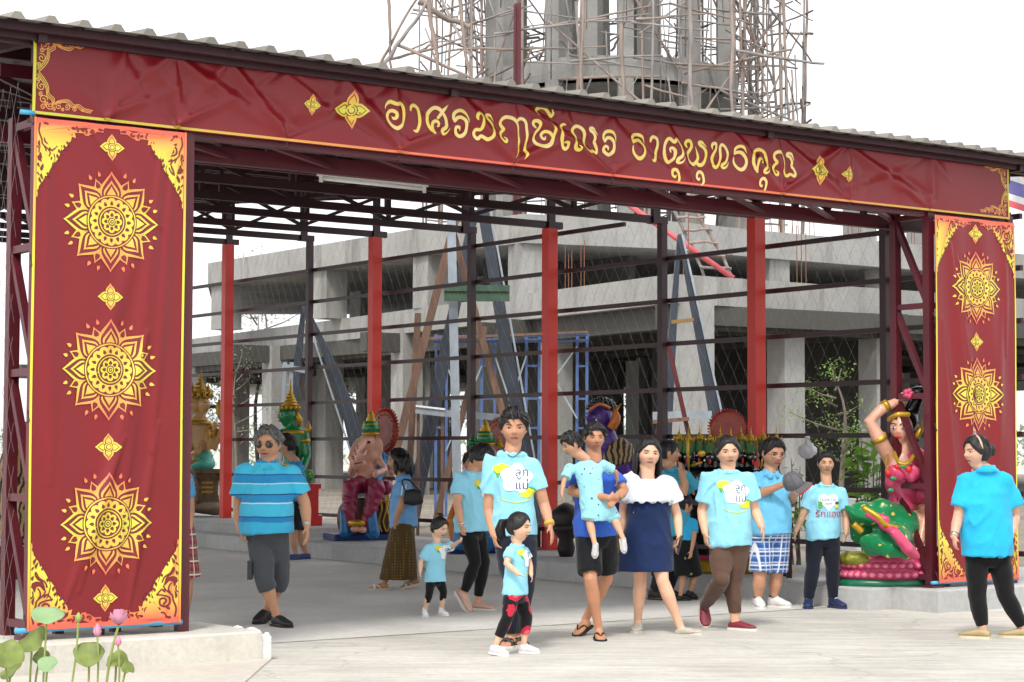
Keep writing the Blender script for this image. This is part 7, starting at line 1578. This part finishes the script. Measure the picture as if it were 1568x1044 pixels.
# ---------------------------------------------------------------- many headed black statue
s = Stat('many_headed_statue', 'row of black faced heads with gold crowns and a red halo behind the worshippers', 1118, 19.5, .2); J, m_ = s.J, s.m
xs = [1041, 1055, 1072, 1088, 1104, 1120, 1136, 1151, 1170, 1190]
s.blob('body', lambda b: (b.loft([(J(1118, 850), Vector((m_(82), 0, 0)), Vector((0, m_(30), 0))), (J(1118, 790), Vector((m_(80), 0, 0)), Vector((0, m_(26), 0))), (J(1118, 740), Vector((m_(84), 0, 0)), Vector((0, m_(24), 0))), (J(1118, 718), Vector((m_(78), 0, 0)), Vector((0, m_(18), 0)))], 28), [b.tube([J(x, 716), J(x, 700)], m_(6), 8) for x in xs]), BLK, .025)
M_tier = spot_cloth('crown_enamel', '#3a6a3c', '#b5302e', 26, .3, '#d0b040'); M_tier.node_tree.nodes['Principled BSDF'].inputs['Roughness'].default_value = .35
hm = MB(); shead(hm, (0, 0, 0), (0, -1, 0), m_(25)); hmesh = hm.mesh('head', BLK, True)
tm2 = MB(); tm2.lathe([(m_(8.6), 0), (m_(9.5), m_(4)), (m_(8.4), m_(10)), (m_(9), m_(14)), (m_(7), m_(20))], n=14); tmesh = tm2.mesh('crown_tier', M_tier, True)
cm = MB(); crown_tiers(cm, (0, 0, 0), m_(6.5), m_(24), 3, .5); flame_ring(cm, (0, 0, -m_(2)), m_(7.5), m_(12), 7, .25); cmesh = cm.mesh('crown', GOLD2, True)
tg = MB(); tg.ell((0, -m_(11.5), -m_(6.5)), (m_(2), m_(1.5), m_(4.5))); tg.mi = 1; tg.ell((-m_(3.6), -m_(10.5), m_(1)), (m_(2), m_(1), m_(1))); tg.ell((m_(3.6), -m_(10.5), m_(1)), (m_(2), m_(1), m_(1))); tgm = tg.mesh('tongue_and_eyes', [REDP, WHT], True)
for k, x in enumerate(xs):
    y = 697 + (2 if k % 2 else 0); h_ = obj('head', hmesh, s.t); h_.location = J(x, y, -.05*(k % 2)); h_.rotation_euler = (0, 0, (x-1118)*.004)
    for nm, me, dz in (('crown_tier', tmesh, m_(6)), ('crown', cmesh, m_(24)), ('tongue_and_eyes', tgm, 0)): o = obj(nm, me, h_); o.location = (0, 0, dz)
halo(s, J(1115, 655, .25), (0, -1, .08), m_(31), paint('halo_red', '#9c2a1c', .4))
s.part('base', lambda b: b.lathe([(m_(95), 0), (m_(96), m_(14)), (m_(90), m_(20)), (m_(92), m_(26))], J(1120, 880), 36, None, 1, .45), GOLD2)
s.part('base_band', lambda b: b.lathe([(m_(93), 0), (m_(94), m_(4)), (m_(90), m_(6))], J(1120, 853), 36, None, 1, .45), PINK)
s.part('arms', lambda b: [b.limb([J(x, 740, -.4), J(x+d*10, 760, -.55), J(x+d*4, 735, -.7)], [m_(4), m_(3.4), m_(3)], 8) for x, d in ((1052, 1), (1066, -1), (1082, 1), (1160, -1), (1180, 1))], BLK)
s.part('weapons', lambda b: (b.tube([J(1056, 722, -.75), J(1054, 690, -.75), J(1054, 655, -.75)], [m_(1.2), m_(2.6), m_(1.4)], 6), b.ell(J(1075, 693, -.7), (m_(6), m_(2), m_(5))), b.tube([J(1060, 712, -.7), J(1076, 706, -.7)], m_(2), 6), b.tube([J(1166, 716, -.7), J(1170, 690, -.7)], m_(1.5), 6)), GOLD2)
t = thing('altar_table', 'dark altar table in front of the many headed statue', 'table', Vector((D(1120, 700, 18.75).x, 18.75, .2)))
for z, w in ((.50, .06), (.30, .04), (.72, .05)): boxo('board', (-.1, 0, z), (1.35, .3, w), M_dark, t)
for x in (-.74, .54): 
    for y in (-.12, .12): bar('leg', (x, y, 0), (x, y, .74), .05, .05, M_dark, t)
# ---------------------------------------------------------------- reclining lady statue
s = Stat('lady_statue', 'large painted statue of a reclining lady in pink and green on a lotus base', 1372, 17.75, .2); J, m_ = s.J, s.m
bx0, by = 1368, 894
s.part('base_rim', lambda b: b.lathe([(m_(87), 0), (m_(89), m_(4)), (m_(87), m_(10)), (m_(80), m_(11))], J(bx0, by), 48, None, 1, .52), paint('rim_green', '#0f6b4c', .3))
s.part('base_core', lambda b: b.lathe([(m_(80), 0), (m_(82), m_(12)), (m_(76), m_(18)), (m_(82), m_(26)), (m_(78), m_(36)), (m_(70), m_(38))], J(bx0, by-10), 48, None, 1, .52), PINK)
pme = MB().ell((0, 0, 0), (1, .55, .8), nu=12, nv=8); pme.mi = 1; pme.ell((0, -.22, -.05), (.62, .45, .5), nu=10, nv=6); pmesh = pme.mesh('lotus_petal', [PINK, PINK2], True)
for row, (yy, rr, nn, sc) in enumerate(((by-19, 83, 40, 8.0), (by-33, 82, 40, 7.2))):
    for k in range(nn):
        a = 6.2832*(k+.5*row)/nn; p = J(bx0, yy)+Vector((math.cos(a)*m_(rr), math.sin(a)*m_(rr)*.52, 0)); o = obj('lotus_petal', pmesh, s.t); o.location = p; nz_ = math.atan2(math.sin(a)/.52, math.cos(a)); o.rotation_euler = (0, 0, nz_+math.pi/2); o.scale = (m_(sc),)*3
s.blob('mound', lambda b: (b.ell(J(1345, 858), (m_(62), m_(38), m_(11))), b.ell(J(1312, 853, -.1), (m_(26), m_(24), m_(12))), b.ell(J(1400, 858), (m_(40), m_(34), m_(9)))), paint('mossy_gold', '#8a8a2c', .45, .2, bump=.9, bscale=22), .02, 2, lambda p, n: .015*noise.noise(p*16))
M_gfl = spot_cloth('green_flower_silk', '#0d7a48', '#d9c04a', 11, .21, '#f0dc6a', .25); M_gfl.node_tree.nodes['Principled BSDF'].inputs['Roughness'].default_value = .25
def legs(b):
    b.limb([J(1388, 795), J(1350, 785, -.15), J(1308, 784, -.2), J(1318, 815, -.1), J(1350, 832)], [m_(26), m_(24), m_(19), m_(15), m_(12)], 16)
    b.limb([J(1392, 808), J(1366, 822, -.35), J(1336, 832, -.45), J(1362, 838, -.5), J(1394, 842, -.4)], [m_(24), m_(24), m_(19), m_(15), m_(11)], 16)
s.blob('skirt', legs, M_gfl, .02, 2, lambda p, n: .010*math.sin(p.x*26+p.z*30+3*noise.noise(p*3)))
s.part('skirt_hem', lambda b: (b.tube(crom([J(1322, 774, -.55), J(1345, 788, -.62), J(1356, 800, -.6), J(1376, 806, -.5)], 5), m_(4), 8), b.tube(crom([J(1308, 800, -.4), J(1322, 812, -.4)], 5), m_(5), 8)), GOLD2)
def tor(b):
    b.loft([(J(1387, 792), Vector((m_(29), 0, 0)), Vector((0, m_(21), 0))), (J(1384, 770), Vector((m_(21), 0, 0)), Vector((0, m_(16), 0))), (J(1384, 748), Vector((m_(20), 0, 0)), Vector((0, m_(16), 0))), (J(1384, 722), Vector((m_(28), 0, 0)), Vector((0, m_(19), 0))), (J(1386, 702), Vector((m_(29), 0, 0)), Vector((0, m_(15), 0))), (J(1388, 690), Vector((m_(14), 0, 0)), Vector((0, m_(10), 0)))], 24)
    b.ell(J(1372, 722, -.22), (m_(13), m_(11), m_(13))); b.ell(J(1398, 722, -.18), (m_(12), m_(11), m_(13)))
    b.tube([J(1386, 668), J(1388, 698)], [m_(9), m_(12)], 14); shead(b, J(1381, 654), (-.42, -.9, 0), m_(50))
    b.limb([J(1364, 700), J(1347, 670, -.1), J(1332, 642, -.1), J(1350, 624, -.1), J(1374, 612, -.05)], [m_(12), m_(11), m_(9.5), m_(8.5), m_(6.5)], 14)
    b.limb([J(1412, 704), J(1422, 740, .05), J(1420, 772, .0), J(1416, 800, -.1), J(1411, 828, -.2)], [m_(12), m_(11), m_(10), m_(9), m_(6.5)], 14)
    hand(b, J(1372, 612, -.05), Vector((.8, 0, .6)).normalized(), Vector((0, -1, 0)), m_(32), .4, 1, None); hand(b, J(1411, 826, -.2), Vector((-.5, -.3, -.8)).normalized(), Vector((-1, 0, .3)).normalized(), m_(32), .5, 1, None)
s.blob('body', tor, FLESH2, .015, 1); face(s, J(1381, 654), (-.42, -.9, 0), m_(50), FLESH2)
s.blob('hair', lambda b: (b.ell(J(1388, 642, .10), (m_(19), m_(20), m_(20))), b.ell(J(1409, 598, .02), (m_(19), m_(14), m_(10))), b.limb([J(1394, 630, .12), J(1402, 612, .08), J(1409, 600, .04)], [m_(13), m_(11), m_(10)]), b.limb([J(1398, 650, .15), J(1404, 670, .2)], [m_(10), m_(6)])), BLK, .015)
def dr(b):
    b.loft([(J(1386, 778), Vector((m_(24), 0, 0)), Vector((0, m_(18), 0))), (J(1384, 756), Vector((m_(23), 0, 0)), Vector((0, m_(18), 0))), (J(1383, 738), Vector((m_(26), 0, 0)), Vector((0, m_(20), 0))), (J(1384, 722), Vector((m_(30), 0, 0)), Vector((0, m_(22), 0))), (J(1388, 712), Vector((m_(28), 0, m_(5))), Vector((0, m_(19), 0)))], 26)
    b.ell(J(1372, 723, -.24), (m_(14.5), m_(12), m_(14))); b.ell(J(1398, 722, -.20), (m_(13.5), m_(12), m_(14)))
    b.limb([J(1404, 698, -.05), J(1418, 720, .0), J(1420, 752, -.02)], [m_(15), m_(17), m_(18)], 14)
    b.limb([J(1352, 800, -.45), J(1372, 812, -.62), J(1390, 836, -.62), J(1400, 846, -.5)], [m_(6), m_(9), m_(11), m_(10)], 12)
    b.limb([J(1330, 784, -.42), J(1356, 796, -.5)], [m_(6), m_(8)], 12)
s.blob('bodice', dr, PINK, .016, 2, lambda p, n: .010*math.sin(p.x*34+p.z*40+3*noise.noise(p*4)))
s.part('roses', lambda b: [b.ell(J(x, y, -.42), (m_(r), m_(r*.7), m_(r))) for x, y, r in ((1361, 722, 5), (1374, 712, 4), (1392, 716, 5))], REDP); s.part('rose_leaves', lambda b: [b.ell(J(x, y, -.44), (m_(5), m_(2), m_(3))) for x, y in ((1369, 730), (1384, 712), (1365, 748))], GRN)
def jw(b):
    b.lathe([(m_(22), 0), (m_(22), m_(6)), (m_(20), m_(9))], J(1386, 776), 26, None, 1, .82)
    for p, r in (((1347, 668, -.1), 12), ((1356, 619, -.1), 9)): d = (J(1332, 642, -.1)-J(1360, 694, 0)).normalized() if r == 12 else (J(1374, 612, -.05)-J(1350, 624, -.1)).normalized(); c = J(*p); b.tube([c-d*m_(3.5), c+d*m_(3.5)], m_(r*1.02), 16)
    b.tube(crom([J(1370, 690, -.2), J(1376, 704, -.32), J(1384, 708, -.34), J(1394, 704, -.3), J(1402, 690, -.15)], 5), m_(3), 8)
    b.tube(crom([J(1404, 668, -.05), J(1410, 655, -.05), J(1412, 640, 0)], 4), [m_(k) for k in (4, 5, 5, 5, 4, 3, 2, 1, .4)], 8)
    b.tube(crom([J(1362, 640, -.22), J(1374, 632, -.38), J(1392, 632, -.32)], 5), m_(4), 8); b.tube(crom([J(1360, 694, -.1), J(1357, 708, -.22), J(1362, 720, -.32)], 5), m_(1.6), 6); b.ell(J(1401, 671, -.15), (m_(3), m_(3), m_(8)))
s.part('jewellery', jw, GOLD2)
s.part('hair_flower', lambda b: [b.ell(J(1391, 600, -.2)+Vector((math.cos(a)*m_(4), 0, math.sin(a)*m_(4))), m_(4.5)) for a in (0, 1.25, 2.5, 3.8, 5)], PINK)
# ---------------------------------------------------------------- tiger statue behind the left tower
p = D(14, 700, 21.5); t = thing('tiger_statue', 'striped tiger statue half seen through the left tower lattice', 'statue', (p.x, p.y, 0)); mm = 21.5/FPX
def Jt(x, y, dy=0): return D(x, y, 21.5+dy) - Vector(t.location)
mb = MB(); mb.limb([Jt(18, 800), Jt(18, 760), Jt(22, 715), Jt(26, 690)], [mm*34, mm*32, mm*24, mm*18], 16); mb.ell(Jt(28, 672), (mm*24, mm*24, mm*22)); mb.ell(Jt(36, 678, -.15), (mm*12, mm*12, mm*10))
for x in (8, 30): mb.limb([Jt(x, 745, -.2), Jt(x+2, 790, -.3), Jt(x+3, 828, -.35)], [mm*13, mm*10, mm*9], 12); mb.ell(Jt(x+5, 832, -.4), (mm*11, mm*14, mm*6))
for x in (16, 40): mb.ell(Jt(x, 654), (mm*6, mm*3, mm*7))
remesh('body', mb, .02, M_tig, t, 2); boxo('plinth', (0, 0, .18), (.7, .8, .36), M_mar, t)
mb = MB()
for x in (24, 38): mb.ell(Jt(x, 668, -.17), mm*3)
mb.build('eyes', BLK, t, smooth=True)
# ---------------------------------------------------------------- low maroon barrier
a = G(826, 866, .0); ub, vb = to_uv(a); t = thing('low_barrier', 'low maroon steel barrier in front of the statues', 'barrier', a)
d = D(1000, 850, a.y-.6) - a; d.z = 0
for q in (0, .5, 1): bar('post', d*q, d*q+Vector((0, 0, .48)), .055, .055, M_dark, t)
for z in (.455, .12): bar('rail', (0, 0, z), d+Vector((0, 0, z)), .05, .05, M_dark, t)
# ---------------------------------------------------------------- plastic bag and orchid pots on the fence
P = on_side(1237, 688, W+.05); t = thing('plastic_bag', 'white plastic bag hanging from the fence wire behind the boy', 'bag', U(W+.05, P[0], P[1])); mb = MB(); k = (U(W, P[0]).y)/FPX
mb.ell((0, 0, 0), (k*15, k*12, k*12)); mb.tube([(0, 0, k*8), (0, 0, k*16), (0, 0, k*22)], [k*8, k*2.5, k*5], 10); remesh('bag_skin', mb, .012, mat('plastic_film', (.72, .70, .74), .3, var=.1, bump=.3, bscale=20), t, 1, lambda p, n: .012*noise.noise(p*22)); MB().tube([(0, .02, k*20), (0, .05, k*40)], .004, 5).build('string', M_tie, t)
# ================================================================== plants
def leaf_poly(mb, base, d, up, L, wd, n=6, droop=.25):      # one pointed leaf blade, folded at the midrib
    d = d.normalized(); s = d.cross(up).normalized(); nn = s.cross(d).normalized(); vs = []
    for k in range(n+1):
        t = k/n; w = wd*math.sin(math.pi*min(1, t*.92+.06))**.8; c = base + d*L*t - Vector((0, 0, droop*L*t*t)); vs += [c - s*w + nn*w*.3, c, c + s*w + nn*w*.3]
    mb.add(vs, [q for k in range(n) for q in ((3*k, 3*k+1, 3*k+4, 3*k+3), (3*k+1, 3*k+2, 3*k+5, 3*k+4))])
M_shrub = leafmat('#7aa53c')
def shrub(label, px, u, z, spots, seed, Lf_=.11):
    Y = depth_at(px, u); b = D(px, 700, Y); t = thing('leafy_shrub', label, 'shrub', (b.x, b.y, z)); base = Vector((b.x, b.y, z)); rng = random.Random(seed); st = MB()
    lm = MB(); leaf_poly(lm, Vector((0, 0, 0)), Vector((1, 0, 0)), Vector((0, 0, 1)), 1, .24); me = lm.mesh('leaf', M_shrub, True)
    for (x, y, dy) in spots:
        e = D(x, y, Y+dy) - base; s0 = Vector((rng.uniform(-.05, .05), rng.uniform(-.05, .05), 0)); st.tube(crom([s0, s0.lerp(e, .5)+Vector((0, 0, .1)), e], 5), [.012*(1-.07*k) for k in range(11)], 5)
        for k in range(9):
            q = s0.lerp(e, .55+.05*k)+Vector((rng.uniform(-.05, .05), rng.uniform(-.05, .05), .1*math.sin(math.pi*(.55+.05*k)))); o = obj('leaf', me, t); o.location = q; o.rotation_euler = (rng.uniform(-.6, .6), rng.uniform(-.5, .7), rng.uniform(0, 6.28)); sc = Lf_*rng.uniform(.7, 1.4); o.scale = (sc,)*3
    st.build('stems', M_bark, t, smooth=True)
shrub('green leafy shrub growing behind the raised arm of the lady statue', 1330, 10.3, 0, [(1318, 655, 0), (1340, 640, .2), (1352, 672, -.2), (1330, 690, 0), (1312, 700, .2), (1345, 712, -.1), (1322, 730, 0), (1360, 690, .1), (1336, 742, -.2), (1300, 660, .2)], 5, .16)
shrub('small leafy plant by the fence behind the man with spectacles', 1222, 9.9, 0, [(1212, 700, 0), (1226, 712, .1), (1218, 735, 0), (1208, 770, -.1), (1230, 765, .1), (1214, 795, 0)], 6, .10)
# lotus plant in the foreground
Y0 = 10.2; lb = D(95, 900, Y0); lb.z = 0
lot = thing('lotus_plant', 'lotus plant with round pale leaves and a pink flower in the foreground', 'plant', lb)
M_lot = mat('lotus_leaf', '#87964a', .5, var=.4, vscale=9); M_lot2 = mat('lotus_leaf_pale', '#9dbb88', .5, var=.15, vscale=9); M_stem = mat('lotus_stem', '#8a9a52', .6, var=.2); M_pet = mat('lotus_petal', '#e2a0b8', .45, var=.18, vscale=12, sss=.1); M_petd = mat('lotus_bud', '#d98aa2', .45, var=.2, vscale=14)
def translucent(m, f=.3):
    n, l, b = nodes_of(m); src = b.inputs['Base Color'].links[0].from_socket; tr = n.new('ShaderNodeBsdfTranslucent'); l.new(src, tr.inputs[0]); ms = n.new('ShaderNodeMixShader'); ms.inputs[0].default_value = f; l.new(b.outputs[0], ms.inputs[1]); l.new(tr.outputs[0], ms.inputs[2]); l.new(ms.outputs[0], n['Material Output'].inputs[0])
for q in (M_lot, M_lot2, M_pet): translucent(q)
def LP(x, y, dy=0): return D(x, y, Y0+dy) - lb
rng = random.Random(9)
def lotus_leaf(x, y, rx, tilt, az, m, dy, foot, cup=.25, droop=0):
    c = LP(x, y, dy); r = rx*Y0/FPX; n = Vector((math.sin(tilt)*math.cos(az), math.sin(tilt)*math.sin(az), math.cos(tilt))); a, b = frame_of(n); vs = [c]; N = 36; K = 7
    for k in range(1, K+1):
        for j in range(N):
            t = 6.2832*j/N; q = k/K; rr = r*q*(1+.05*math.sin(3*t+x)+.03*math.sin(7*t)); vs.append(c+a*rr*math.cos(t)+b*rr*math.sin(t)+n*(r*cup*q*q*(1+.35*math.sin(4*t+x)) + r*.02*math.sin(t*18)*q)-Vector((0, 0, droop*r*q*q*max(0, math.sin(t+1)))))
    fs = [(0, 1+j, 1+(j+1) % N) for j in range(N)]+[(1+(k-1)*N+j, 1+k*N+j, 1+k*N+(j+1) % N, 1+(k-1)*N+(j+1) % N) for k in range(1, K) for j in range(N)]
    o = MB().add(vs, fs).build('leaf', m, lot, smooth=True); o.modifiers.new('s', 'SOLIDIFY').thickness = .0015
    f = LP(*foot, dy); f.z = .0; MB().tube(crom([f, f.lerp(c, .55)+Vector((rng.uniform(-.02, .02), 0, 0)), c], 5), .006, 7).build('stalk', M_stem, o, smooth=True)
lotus_leaf(74, 947, 25, .45, -1.3, M_lot2, 0, (66, 1100), .12); lotus_leaf(52, 982, 24, 1.0, -1.9, M_lot, .05, (48, 1100), .15, .5); lotus_leaf(10, 1005, 28, .9, -1.0, M_lot, -.1, (30, 1100), .2, .6); lotus_leaf(138, 1005, 23, .85, -1.45, M_lot, 0, (128, 1100), .10)
lotus_leaf(64, 1008, 16, .9, -.6, M_lot, .1, (60, 1100), .25, .7); lotus_leaf(75, 1021, 15, .8, -1.6, M_lot2, -.05, (68, 1100), .2); lotus_leaf(180, 1012, 18, .8, -.8, M_lot, .05, (165, 1100), .25, .8); lotus_leaf(196, 1024, 13, .9, -.4, M_lot, .0, (190, 1100), .25, .8); lotus_leaf(20, 1030, 20, .8, -2.2, M_lot, .1, (5, 1100), .2, .5)
def bud(x, y, r, foot, m, lean=0):
    c = LP(x, y); R = r*Y0/FPX; mb = MB(); mb.lathe([(R*.3, -R*1.3), (R*.85, -R*.8), (R, -R*.1), (R*.75, R*.8), (R*.35, R*1.5), (R*.04, R*2.0)], c, 14, Matrix.Rotation(lean, 3, 'Y')); o = mb.build('bud', m, lot, smooth=True)
    for k in range(5):
        a = 6.2832*k/5; mb = MB(); d = Vector((math.cos(a), math.sin(a), 0)); mb.loft([(c+d*R*.55+Vector((0, 0, -R*1.1)), d.cross(Vector((0, 0, 1)))*R*.25, d*R*.1), (c+d*R*.98+Vector((0, 0, -R*.2)), d.cross(Vector((0, 0, 1)))*R*.6, d*R*.1), (c+d*R*.7+Vector((0, 0, R*.9)), d.cross(Vector((0, 0, 1)))*R*.4, d*R*.08), (c+d*R*.1+Vector((0, 0, R*1.9)), d.cross(Vector((0, 0, 1)))*R*.05, d*R*.03)], 10); mb.build('bud_petal', m, o, smooth=True)
    f = LP(*foot); f.z = 0; MB().tube(crom([f, f.lerp(c, .6)+Vector((.01, 0, 0)), c-Vector((0, 0, R))], 5), .0055, 7).build('stalk', M_stem, o, smooth=True)
bud(151, 969, 6, (148, 1110), M_petd); bud(183, 985, 5, (181, 1110), M_petd); bud(122, 949, 4.5, (104, 1110), mat('green_pod', '#9aae5c', .6))
c = LP(184, 950); fl_o = MB().ell(c, (.02, .02, .02)).build('flower', mat('lotus_heart', '#d9c46a', .6), lot, smooth=True)
for ring, (nn, tl, L, w) in enumerate(((6, .10, .078, .030), (7, .32, .084, .034), (5, .62, .080, .034))):
    for k in range(nn):
        a = 6.2832*(k+.4*ring)/nn; d = Vector((math.cos(a)*math.sin(tl), math.sin(a)*math.sin(tl), math.cos(tl))); side = Vector((-math.sin(a), math.cos(a), 0)); nrm = d.cross(side); vs = []
        for i in range(7):
            t = i/6; ww = w*math.sin(math.pi*min(1, .08+.9*t))**.7; ct = c - Vector((0, 0, .03)) + d*L*t - nrm*(.02*math.sin(math.pi*t)); vs += [ct-side*ww+nrm*ww*.5, ct, ct+side*ww+nrm*ww*.5]
        MB().add(vs, [q for i in range(6) for q in ((3*i, 3*i+1, 3*i+4, 3*i+3), (3*i+1, 3*i+2, 3*i+5, 3*i+4))]).build('petal', M_pet, fl_o, smooth=True)
f = LP(158, 1110); f.z = 0; MB().tube(crom([f, f.lerp(c, .6)+Vector((-.01, 0, 0)), c-Vector((0, 0, .03))], 5), .007, 7).build('stalk', M_stem, fl_o, smooth=True)
